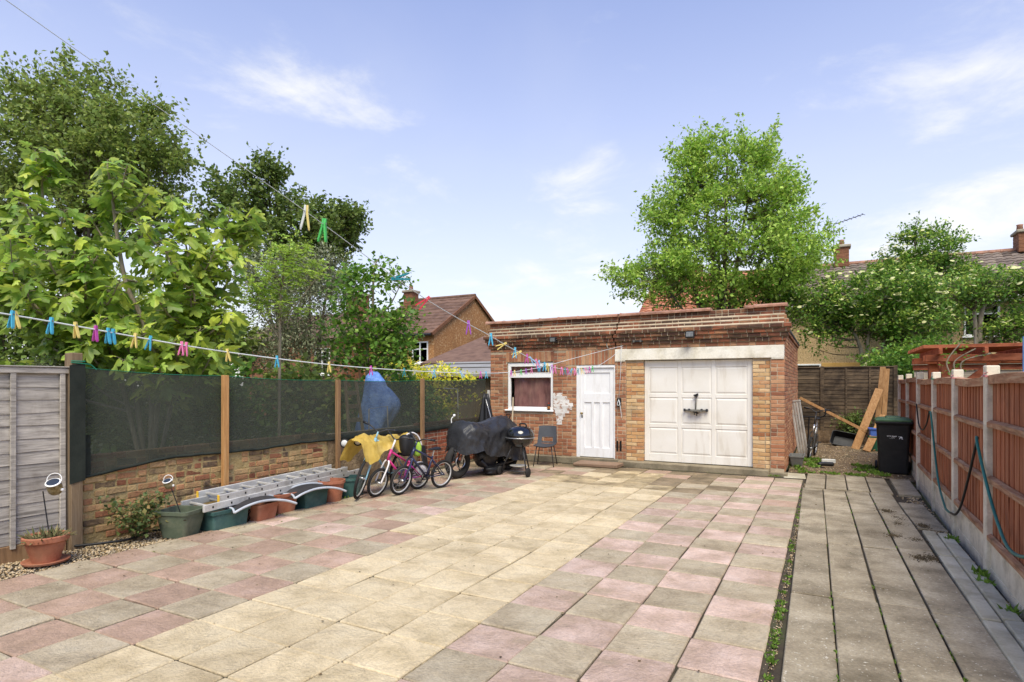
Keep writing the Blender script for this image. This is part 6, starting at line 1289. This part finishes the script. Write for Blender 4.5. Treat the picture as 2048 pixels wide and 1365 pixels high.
def spray(parent, stems, P, nt, tl, per, L, w, mat, r0=.02, wood=None, name='crown', spread=.06, up=.15, frond=0, drop=0.0):
    """limbs to each point, side twigs along their outer part, leaves strung along the twigs"""
    S = [(Vector(p), r) for st_ in stems for p, r in st_]; SP = np.array([tuple(q[0]) for q in S]); g = MB(); Ps, Ds = [], []
    for p in P:
        d_ = np.linalg.norm(SP - p, axis=1) + np.where(SP[:, 2] > p[2] - .15, 2.5, 0); b = S[int(d_.argmin())]; a = b[0]; p = Vector(p); L_ = (p - a).length; rr_ = min(b[1] * .6, r0)
        m = a.lerp(p, .5) + Vector((random.uniform(-.1, .1), random.uniform(-.1, .1), -.08)) * L_; pth = smooth_path([a, m, p], 4); g.tube(pth, [rr_ * (1 - .8 * i / (len(pth) - 1)) for i in range(len(pth))], 5, cap=False)
        ax = (p - m).normalized()
        for k in range(nt):
            s_ = random.uniform(.35, 1.0) if k else 1.0; i = min(int(s_ * (len(pth) - 1)), len(pth) - 2); q = pth[i].lerp(pth[i + 1], s_ * (len(pth) - 1) - i)
            d = (ax * .7 + Vector((random.gauss(0, .6), random.gauss(0, .6), random.gauss(up, .45)))).normalized(); ln = tl * random.uniform(.5, 1.25); e = q + d * ln + Vector((0, 0, -drop * ln))
            g.tube([q, q.lerp(e, .5) + Vector((0, 0, .04 * ln)), e], [rr_ * .25, rr_ * .18, rr_ * .08], 4, cap=False)
            tt = rng.uniform(.1, 1.05, per)[:, None]; Ps.append(np.array(q) * (1 - tt) + np.array(e) * tt + rng.normal(size=(per, 3)) * spread); Ds.append(np.tile(np.array(d), (per, 1)) * .5 + rand_dirs(per) * .9)
    g.build('twigs', wood or m_bark, parent, kind='stuff'); Pn = np.concatenate(Ps); D = np.concatenate(Ds); n = len(Pn); D[:, 2] -= .15; Nn = rng.normal(size=(n, 3)) * .6 + np.array([0, 0, 1.0])
    V, F = leaf_arrays(Pn, D, Nn, L * rng.uniform(.6, 1.25, n), w, .3); return place(name, arr_mesh(name, V, F, mat), parent, kind='stuff')
def fronds(parent, C_, per, cr, Lf, nl, ll, w, mat, name='crown', flat=.7, droop=.25):
    n = len(C_) * per; c = np.repeat(C_, per, 0) + rng.normal(size=(n, 3)) * cr * np.array([1, 1, flat]); D = rand_dirs(n); D[:, 2] = D[:, 2] * .5 + .1; D = unit(D)
    S = unit(np.cross(D, np.array([0, 0, 1.0]))); Ps, Ds, Ls = [], [], []
    for k in range(nl):
        s = (k // 2 + 1) / (nl / 2 + 1); sg = 1 if k % 2 else -1
        if k == nl - 1: s, sg = 1.0, 0
        p = c + D * Lf * s; p[:, 2] -= droop * Lf * s * s; Ps.append(p); Ds.append(D * (.6 if sg else 1) + S * sg + np.array([0, 0, -.15]) + rng.normal(size=(n, 3)) * .15); Ls.append(ll * rng.uniform(.7, 1.2, n))
    P = np.concatenate(Ps); Dd = np.concatenate(Ds); L = np.concatenate(Ls); Nn = rng.normal(size=P.shape) * .45 + np.array([0, 0, 1.0])
    V, F = leaf_arrays(P, Dd, Nn, L, w, .2); return place(name, arr_mesh(name, V, F, mat), parent, kind='stuff')
def gv(u, t, dz=-.15): p = at(u, 768, t); return (p.x, p.y, dz)
# --- tall tree behind the garage
t_ = 22.0; tr = thing('ash_tree', 'large fresh green tree with feathery leaves behind the garage', 'tree', gv(1450, t_))
b0 = Vector(gv(1448, t_)); st_ = []
for u, v, dt, r in ((1400, 330, 0, .14), (1455, 300, .5, .16), (1510, 330, -.3, .14), (1340, 440, .6, .11), (1570, 420, .4, .11), (1300, 540, -.5, .09), (1600, 520, -.4, .09), (1450, 400, -1.2, .10), (1430, 400, 1.4, .10)):
    tip = at(u, v, t_ + dt); j = b0 + Vector((random.uniform(-.15, .15), random.uniform(-.15, .15), 2.2 + random.uniform(-.5, .6))); st_.append(stem([b0, j, j.lerp(tip, .5) + Vector((0, 0, .4)), tip], r, .15, 6))
trunk(st_, m_bark, tr)
bl = [vb(1455, 330, t_, 105, 75, 1.6, 1.6), vb(1450, 430, t_, 165, 110, 2.3, 3.6), vb(1455, 520, t_, 190, 70, 2.5, 2.8), vb(1300, 545, t_, 75, 55, 1.5, 1.0), vb(1595, 500, t_, 60, 70, 1.5, .9), vb(1345, 420, t_, 60, 70, 1.3, .8), vb(1565, 420, t_, 60, 70, 1.3, .8), vb(1370, 350, t_, 45, 60, 1, .45), vb(1265, 560, t_, 42, 36, 1, .25), vb(1400, 285, t_, 30, 30, .7, .25), vb(1525, 300, t_, 28, 36, .7, .25), vb(1560, 575, t_, 60, 45, 1.3, .7), vb(1440, 585, t_, 120, 30, 1.6, 1.0)]
P, _ = blob_points(bl, 540, .35); spray(tr, st_, P, 5, .58, 18, .15, .27, lm_ash, .03, spread=.095, up=.10)
# --- flowering elders
m_flow = pm('elder_flower', [C(200, 200, 140), C(218, 214, 164)], scale=30, rough=0.8, bump=0, rand=0.1, transl=0.2)
def umbels(parent, P, r_):
    n = len(P); k = 7; a = np.linspace(0, 2 * np.pi, k, endpoint=False); V = []
    for p in P:
        s = r_ * random.uniform(.6, 1.15); ax = unit(np.array([[random.gauss(0, .35) - .1, random.gauss(0, .35) - .35, 1.0]]))[0]; x = unit(np.cross(ax, [[0.3, .9, .1]]))[0]; y = np.cross(ax, x)
        V.append(p + ax * s * .25); V += [p + (x * math.cos(q) + y * math.sin(q)) * s * random.uniform(.75, 1.15) for q in a]
    F = [(i * (k + 1), i * (k + 1) + 1 + q, i * (k + 1) + 1 + (q + 1) % k) for i in range(n) for q in range(k)]
    return place('flowers', arr_mesh('flowers', np.array(V), np.array(F), m_flow), parent, kind='stuff')
def elder(label, base, tips, bl, n, per, nfl, r0=.12, leaf=.13, mat=lm_eld):
    tr = thing('elder_tree', label, 'tree', base); st_ = []; b = Vector(base)
    for k, (tip, mid) in enumerate(tips): st_.append(stem([b, b.lerp(Vector(mid), .5) + Vector((.05 * k, 0, .1)), mid, tip], r0 * (1 - .12 * k), .2, 6))
    trunk(st_, m_barkl, tr); P, _ = blob_points(bl, n, .5); spray(tr, st_, P, 5, .42, per // 4, leaf, .28, mat, .022, spread=.07, up=.1, drop=.2); up_ = P + np.array([0, -.10, .10])
    crown(tr, up_[rng.uniform(size=len(P)) < .7], per // 3, .16, leaf * .8, .28, lm_eldy, flat=.3, up=.2, name='pale_upper_leaves')  # paler leaves set toward the top and front of most clumps
    Pf, d = blob_points(bl, nfl * 3, .93); Pf = Pf[(d[:, 2] > -.35) & (d[:, 1] < .5)][:nfl]; umbels(tr, Pf, .085)
t_ = 20.8; elder('spreading elder bush with cream flower heads over the dark fence', gv(1745, t_), [(at(1650, 590, t_), at(1715, 680, t_)), (at(1760, 570, t_), at(1735, 690, t_)), (at(1840, 600, t_), at(1770, 680, t_))],
  [vb(1735, 590, t_, 150, 50, 1.5, 2.4), vb(1640, 615, t_, 62, 45, 1.1, 1.1), vb(1805, 640, t_, 85, 55, 1.2, 1.4), vb(1730, 630, t_, 95, 36, 1.2, 1.0), vb(1625, 670, t_, 30, 22, .6, .2), vb(1790, 722, t_ - 1.2, 60, 26, .7, .5)], 320, 44, 210)
t_ = 24.0; elder('tall elder tree with pale flowers rising above the tiled roof', gv(1850, t_), [(at(1830, 480, t_), at(1835, 590, t_)), (at(1890, 500, t_), at(1850, 600, t_)), (at(1790, 540, t_), at(1830, 620, t_))],
  [vb(1845, 500, t_, 72, 40, 1.3, 1.3), vb(1850, 550, t_, 100, 45, 1.6, 1.7), vb(1905, 570, t_, 60, 36, 1.2, .9), vb(1785, 540, t_, 40, 26, 1.0, .5), vb(1870, 630, t_, 70, 36, 1.2, .9), vb(1840, 465, t_, 45, 18, .7, .3)], 300, 40, 120, leaf=.14)
t_ = 15.5; elder('gnarled elder with bare grey limbs behind the pergola', gv(1948, t_), [(at(2010, 590, t_), at(1965, 620, t_)), (at(1940, 560, t_), at(1950, 640, t_)), (at(2060, 640, t_), at(1985, 670, t_))],
  [vb(1990, 570, t_, 80, 35, .9, 1.1), vb(2050, 600, t_, 60, 60, .9, 1.2), vb(1930, 580, t_, 50, 30, .8, .6), vb(2020, 660, t_, 60, 22, .8, .6)], 170, 30, 40, r0=.11, leaf=.11)
# --- background bushes on the right so that no bare ground shows
def bush(name, label, base, bl, n, per, cr, L, w, mat, cat='bush', flat=.7, up=.3, wood=m_bark, r0=.05, ns=4):
    tr = thing(name, label, cat, base); b = Vector(base); st_ = []
    for k in range(ns):
        c = bl[k % len(bl)]; tip = Vector(c[:3]) + Vector((random.uniform(-.5, .5) * c[3], random.uniform(-.5, .5) * c[4], .4 * c[5])); st_.append(stem([b, b.lerp(tip, .5) + Vector((random.uniform(-.1, .1), random.uniform(-.1, .1), .1)), tip], r0, .25, 5))
    trunk(st_, wood, tr, 6); P, _ = blob_points(bl, n, .3); limbs(st_, P, .014, wood, tr, every=2); crown(tr, P, per, cr, L, w, mat, flat=flat, up=up); return tr
t_ = 17; bush('laurel_bush', 'dark leafy bush behind the fence to the right of the planks', gv(1800, t_ + 2), [vb(1785, 745, t_ + 1, 50, 30, .8), vb(1860, 715, t_ + 2, 70, 40, .8)], 90, 40, .2, .13, .32, lm_eld)
bush('small_bush', 'small dark shrub growing at the foot of the back fence', (.75, 18.9, .2), [(.72, 18.9, .62, .35, .15, .30, 1)], 26, 34, .09, .07, .3, lm_dark, r0=.015)
# --- big tree at far left
t_ = 20.0; tr = thing('plane_tree', 'tall green tree rising at the upper left behind the fig', 'tree', gv(170, t_)); b0 = Vector(gv(175, t_)); st_ = []
for u, v, dt, r in ((170, 230, 0, .2), (120, 160, .4, .16), (230, 210, -.4, .14), (50, 260, .5, .14), (310, 260, .3, .13), (-20, 350, -.5, .13), (330, 350, -.4, .12), (180, 330, -1.5, .12)):
    tip = at(u, v, t_ + dt); j = b0 + Vector((0, 0, 4.2 + random.uniform(-.8, .8))); st_.append(stem([b0, j, j.lerp(tip, .5) + Vector((0, 0, .5)), tip], r, .12, 6))
trunk(st_, m_bark, tr)
bl = [vb(150, 230, t_, 110, 70, 1.8, 1.6), vb(180, 300, t_, 180, 90, 2.2, 3), vb(60, 300, t_, 120, 100, 2, 2), vb(290, 330, t_, 90, 100, 1.8, 1.6), vb(100, 420, t_, 160, 90, 2, 2.2), vb(-40, 420, t_, 90, 140, 2, 1.5), vb(270, 430, t_, 110, 60, 1.8, 1.2), vb(120, 150, t_, 30, 42, .6, .22), vb(320, 235, t_, 40, 22, .6, .22), vb(30, 170, t_, 50, 24, .7, .25), vb(205, 150, t_, 16, 26, .4, .1)]
P, _ = blob_points(bl, 540, .4); spray(tr, st_, P, 6, .66, 13, .155, .33, lm_big, .032, spread=.08)
g = MB(); nc = at(186, 243, t_); g = lump(tuple(nc), .3, .3, .2, 16, 8, .4, 3); tag(g.build('bird_nest', m_dark, smooth=False), 'dark twiggy nest high in the tall upper left tree', 'nest')
# --- darker tree right of it
t_ = 17.0; tr = thing('pear_tree', 'dark green tree with upright sprays left of the brick house', 'tree', gv(560, t_)); b0 = Vector(gv(560, t_)); st_ = []
for u, v, r in ((535, 340, .10), (620, 420, .10), (690, 430, .08), (460, 400, .08), (580, 480, .10), (660, 520, .07)):
    tip = at(u, v, t_ + random.uniform(-.5, .5)); j = b0 + Vector((0, 0, 2.6)); st_.append(stem([b0, j, j.lerp(tip, .5) + Vector((0, 0, .2)), tip], r, .15, 6))
trunk(st_, m_bark, tr); bl = [vb(530, 400, t_, 40, 60, 1.0, 1.2), vb(545, 350, t_, 24, 30, .6, .4), vb(600, 460, t_, 70, 70, 1.3, 1.8), vb(660, 455, t_, 55, 45, 1.0, 1.0), vb(460, 430, t_, 50, 45, 1.0, .9), vb(640, 530, t_, 65, 60, 1.1, 1.2), vb(430, 370, t_, 18, 32, .5, .18), vb(700, 440, t_, 26, 16, .4, .2), vb(560, 540, t_, 100, 60, 1.2, 1.4)]
P, _ = blob_points(bl, 310, .4); spray(tr, st_, P, 5, .46, 13, .12, .40, lm_dark, .022, spread=.05, up=.35)
# --- grey-green shrub, lime sapling, sparse branchy shrub, yellow shrub
t_ = 14.0; bush('olive_shrub', 'grey green fine leaved shrub above the net', gv(600, t_), [vb(600, 620, t_, 100, 90, 1.1, 2), vb(530, 560, t_, 60, 70, .9, 1), vb(650, 560, t_, 50, 60, .8, 1), vb(590, 700, t_, 120, 60, 1.1, 1.6), vb(440, 680, t_, 90, 70, 1, 1)], 330, 62, .17, .075, .22, lm_olive, r0=.07, flat=.9, ns=7)
t_ = 11.0; tr = thing('robinia_sapling', 'lime green feathery sapling in front of the grey shrub', 'tree', gv(560, t_)); b0 = Vector(gv(558, t_)); st_ = [stem([b0, at(560, 650, t_), at(565, 560, t_), at(580, 490, t_)], .035, .3, 5), stem([at(560, 650, t_), at(600, 600, t_), at(630, 560, t_)], .02, .3, 5), stem([at(560, 680, t_), at(520, 620, t_), at(490, 560, t_)], .02, .3, 5)]
trunk(st_, m_barkl, tr, 6); bl = [vb(580, 500, t_, 45, 28, .4, 1), vb(560, 560, t_, 60, 35, .5, 1.2), vb(610, 540, t_, 40, 36, .4, .8), vb(520, 590, t_, 45, 25, .4, .7), vb(570, 620, t_, 55, 20, .4, .7)]; P, _ = blob_points(bl, 90, .2); limbs(st_, P, .01, m_barkl, tr); fronds(tr, P, 5, .10, .20, 9, .065, .3, lm_rob, flat=.5)
t_ = 12.5; tr = thing('sycamore_sapling', 'thin branchy sapling with scattered leaves before the brick houses', 'tree', gv(740, t_)); b0 = Vector(gv(735, t_)); st_ = [stem([b0, at(735, 690, t_), at(745, 620, t_), at(748, 540, t_), at(760, 515, t_)], .045, .2, 5), stem([at(745, 640, t_), at(780, 610, t_), at(805, 560, t_)], .022, .3, 5), stem([at(738, 680, t_), at(780, 660, t_), at(830, 620, t_)], .025, .3, 5), stem([at(738, 680, t_), at(710, 620, t_), at(700, 560, t_)], .025, .3, 5)]
trunk(st_, m_barkl, tr, 6); bl = [vb(760, 660, t_, 60, 60, .6, 1.2), vb(810, 650, t_, 35, 45, .5, .7), vb(700, 590, t_, 40, 55, .5, .9), vb(750, 560, t_, 35, 40, .4, .35), vb(790, 560, t_, 25, 30, .4, .2), vb(760, 720, t_, 70, 30, .6, 1), vb(700, 670, t_, 50, 60, .6, 1), vb(790, 690, t_, 50, 45, .6, .8)]; P, _ = blob_points(bl, 210, .3); limbs(st_, P, .01, m_barkl, tr); crown(tr, P, 18, .12, .10, .42, lm_eld, flat=.8)
t_ = 14.6; bush('yellow_shrub', 'yellow green leafy shrub showing above the net by the garage', gv(830, t_), [vb(800, 740, t_, 60, 26, .4, 1), vb(870, 748, t_, 46, 16, .4, .7), vb(930, 758, t_, 24, 10, .3, .3), vb(840, 790, t_, 90, 40, .5, 1), vb(920, 815, t_, 60, 50, .5, .8)], 120, 22, .09, .075, .42, lm_yel, r0=.02)
# --- dark bushes behind the net and the lap fence
t_ = 12.0; bush('dark_hedge', 'dark dense hedge behind the lap fence at far left', gv(40, t_), [vb(30, 690, t_, 110, 70, .9, 1), vb(-40, 560, t_, 90, 120, .9, 1), vb(60, 760, t_, 160, 60, .9, 1)], 150, 60, .22, .12, .3, lm_dark, r0=.06)
bush('rosemary_shrub', 'small grey green shrub peeping over the lap fence beside the corner post', gv(110, 8.2), [vb(108, 735, 8.2, 30, 26, .25, 1)], 26, 40, .07, .05, .16, lm_olive, r0=.012)
BB = ['bush seen dimly through the net nearest the corner post', 'bush seen dimly through the net behind the pale post', 'bush seen dimly through the net left of the blue tarpaulin', 'bush seen dimly through the net right of the blue tarpaulin']
for k, (u, v, t_, ru, rv) in enumerate(((230, 800, 10.5, 110, 70), (420, 800, 11.5, 110, 70), (600, 800, 12.5, 110, 70), (780, 800, 14, 100, 60))):
    bush('border_bush', BB[k], gv(u, t_), [vb(u, v, t_, ru, rv, .6, 1), vb(u + 40, v + 60, t_, ru, rv * .6, .6, .6)], 80, 40, .2, .13, .36, lm_eld if k % 2 else lm_big)
bush('hazel_bush', 'mid green bush filling the gap behind the fig tree', gv(330, 12.5), [vb(300, 660, 12.5, 150, 90, .9, 2), vb(180, 640, 12.5, 90, 110, .9, 1.2), vb(420, 690, 12.5, 60, 60, .8, .8)], 200, 42, .22, .13, .36, lm_big, r0=.05, ns=7)
# --- fig tree with large lobed leaves
half = [(.0, .0), (.11, -.06), (.27, .0), (.35, .13), (.30, .22), (.19, .28), (.33, .40), (.41, .56), (.33, .64), (.17, .56), (.19, .72), (.13, .88), (0, 1.0)]
def fig_verts(curl, bend):
    V = []; F = []
    def h(x, y): return (x, y, -curl * abs(x) ** 1.4 * 1.2 - bend * y * y * .5 + .05 * abs(x) + .035 * math.sin(y * 9) * (abs(x) > .1))
    mid = [(0, 0), (0, .28), (0, .56), (0, 1.0)]
    for sg in (1, -1):
        o = len(V); V += [h(sg * x, y) for x, y in half[1:-1]]; m = len(V); V += [h(0, y) for x, y in mid]
        fs = [(m, o, o + 1, o + 2, o + 3, o + 4, m + 1), (m + 1, o + 4, o + 5, o + 6, o + 7, o + 8, m + 2), (m + 2, o + 8, o + 9, o + 10, m + 3)]; F += [f if sg > 0 else f[::-1] for f in fs]
    return V, F
fig = thing('fig_tree', 'fig tree with large lobed leaves leaning over the net', 'tree', gv(300, 8.8)); fb = Vector(gv(300, 9.0)); shoots = []
ftips = [(70, 300, 8.2), (110, 310, 8.4), (215, 320, 8.6), (255, 330, 8.4), (40, 390, 8.0), (20, 470, 7.8), (130, 420, 8.2), (180, 430, 8.8), (300, 385, 8.8), (345, 400, 8.6), (270, 440, 8.2), (400, 430, 9.0), (460, 420, 9.2), (500, 430, 9.3), (380, 470, 8.6), (430, 500, 8.6), (480, 520, 9.0), (330, 500, 8.0), (90, 500, 7.8), (180, 510, 8.0), (50, 570, 7.7), (130, 590, 7.8), (240, 560, 7.9), (310, 590, 8.0), (380, 580, 8.4), (440, 600, 8.8), (30, 640, 7.8), (200, 640, 7.8), (280, 660, 7.8), (350, 680, 7.9), (400, 660, 8.3), (170, 690, 7.9), (250, 720, 7.8), (320, 735, 7.9), (430, 700, 8.4), (500, 470, 9.4), (150, 480, 9.2), (60, 520, 9.4), (230, 470, 9.5), (330, 540, 9.6), (410, 560, 9.6), (270, 620, 9.4), (120, 640, 9.2), (370, 640, 9.4), (10, 545, 8.6), (300, 450, 9.6), (20, 420, 9.2), (460, 560, 9.5), (90, 450, 8.6), (210, 380, 9.0), (380, 510, 9.6), (-20, 500, 8.2), (-10, 600, 8.4), (470, 640, 9.0), (240, 690, 9.0), (340, 610, 8.8), (420, 640, 9.2), (160, 550, 9.4)]
for _ in range(46): ftips.append((random.uniform(-20, 470), random.uniform(470, 740), random.uniform(7.9, 9.6)))
stf = [stem([fb, at(300, 700, 9), at(250, 560, 8.8), at(225, 400, 8.7), at(215, 330, 8.6)], .05, .25, 5), stem([fb, at(330, 690, 9), at(390, 600, 9), at(450, 470, 9.2)], .045, .25, 5), stem([fb, at(250, 690, 8.8), at(150, 590, 8.3), at(95, 450, 8.4), at(80, 320, 8.3)], .045, .25, 5), stem([fb, at(220, 700, 8.6), at(110, 650, 8), at(30, 560, 8)], .04, .25, 5), stem([fb, at(370, 680, 8.8), at(390, 610, 8.7), at(370, 480, 8.8)], .035, .3, 5)]
trunk(stf, m_barkl, fig, 7); g = MB(); leaves = []
S_ = [q for s in stf for q in s]
for (u, v, t_) in ftips:
    tip = at(u, v, t_); near = min(S_, key=lambda q: (q[0] - tip).length + (1.5 if q[0].z > tip.z - .3 else 0)); a = near[0]; m = a.lerp(tip, .55) + Vector((0, 0, -.12))
    pth = smooth_path([a, m, tip], 6); g.tube(pth, [max(.006, min(near[1], .02) * (1 - .6 * k / (len(pth) - 1))) for k in range(len(pth))], 6)
    n = random.randint(18, 25); L = (tip - a).length; reach = min(.85, .75 / max(L, .1) * 1.0)
    for k in range(n):
        s = 1 - reach * (k / n) ** 1.3; i = min(int(s * (len(pth) - 1)), len(pth) - 2); p = pth[i].lerp(pth[i + 1], s * (len(pth) - 1) - i); ang = k * 2.4 + random.uniform(-.4, .4)
        d = Vector((math.cos(ang), math.sin(ang), .35 + .5 * s - random.uniform(0, .7))).normalized(); pl = random.uniform(.07, .14); q = p + d * pl; g.tube([p, q], .0035, 4, cap=False)
        y = (Vector((d.x, d.y, 0)).normalized() + Vector((0, 0, random.uniform(-1.3, .3)))).normalized(); zax = (Vector((random.gauss(0, .55), random.gauss(0, .55) - .25, 1.0))); x = y.cross(zax).normalized(); zz_ = x.cross(y)
        sz = random.uniform(.17, .30) * (1.0 if k > 2 else .6); leaves.append((q, Matrix(((x.x * sz, y.x * sz, zz_.x * sz, q.x), (x.y * sz, y.y * sz, zz_.y * sz, q.y), (x.z * sz, y.z * sz, zz_.z * sz, q.z), (0, 0, 0, 1))), sz))
g.build('shoots', m_barkl, fig); variants = []
for k in range(6):
    V, F = fig_verts(random.uniform(.2, .6), random.uniform(.1, .5)); me = bpy.data.meshes.new('leaf'); me.from_pydata(V, [], F); me.materials.append(lm_fig); me.update(); variants.append((me, V, F))
leaves.sort(key=lambda q: -q[2] / max(.1, (-0.4641 * q[0].x + 0.8858 * q[0].y)) * (1 if in_view(q[0].x, q[0].y, q[0].z, 0) else 0)); rest = MB()
for i, (q, M, sz) in enumerate(leaves):
    me, V, F = random.choice(variants)
    if i < 300: o = place('leaf', me, fig); o.matrix_basis = M
    else: rest.add(V, F, M)
rest.build('foliage', lm_fig, fig, kind='stuff')
# --- small rose bush at the low wall, vine on the pergola, weeds by the wall
rs = thing('rose_bush', 'small rose bush growing in the gravel against the low wall', 'bush', (-6.70, 3.86, -.02)); b = Vector((-6.70, 3.86, -.02)); st_ = []
for d in ((.12, .1, .46), (-.05, -.2, .44), (.15, -.12, .36), (.05, .32, .42), (.2, .05, .3), (-.05, .15, .38)): st_.append(stem([b, b + Vector(d) * .5 + Vector((0, 0, .05)), b + Vector(d)], .008, .4, 5))
trunk(st_, m_bark, rs, 5); P = np.array([tuple(p + Vector((random.gauss(0, .05), random.gauss(0, .05), random.gauss(0, .03)))) for s in st_ for p, r in s[3:] for _ in range(3)]); crown(rs, P, 6, .04, .05, .38, leafmat('leaf_rose', [C(58, 74, 40), C(84, 98, 54), C(120, 96, 62)], transl=.25))
vn_ = thing('climbing_vine', 'bare vine with a few fresh leaves climbing the pergola post', 'vine', (1.72, 11.8, 0)); g = MB(); vp = []
for k in range(3):
    pth = smooth_path([(1.70 + .05 * k, 11.72, 1.3), (1.80 + .07 * k, 11.68, 1.75), (1.74 + .10 * k, 11.66, 2.05), (1.9 + .2 * k, 11.6, 2.33 - .08 * k)]); g.tube(pth, .010, 5); vp += pth
g.build('stem', m_barkl, vn_); P = np.array([tuple(p) for p in vp[::2]]); crown(vn_, P, 3, .07, .055, .42, lm_eld)
w = [(rng.uniform(-6.98, -6.9), y, -.02, .06, .08, 30) for y in (4.6, 5.2, 5.9, 6.6, 7.1)] + [(-6.3, y, -.01, .04, .05, 16) for y in (5.4, 5.9, 6.3, 6.7)] + [(-.8 + rng.uniform(-.1, .1), 11.93, 0, .03, .04, 14) for _ in range(4)]
tufts('weeds', w, 'sparse weeds at the edge of the gravel under the planters', 'weeds')
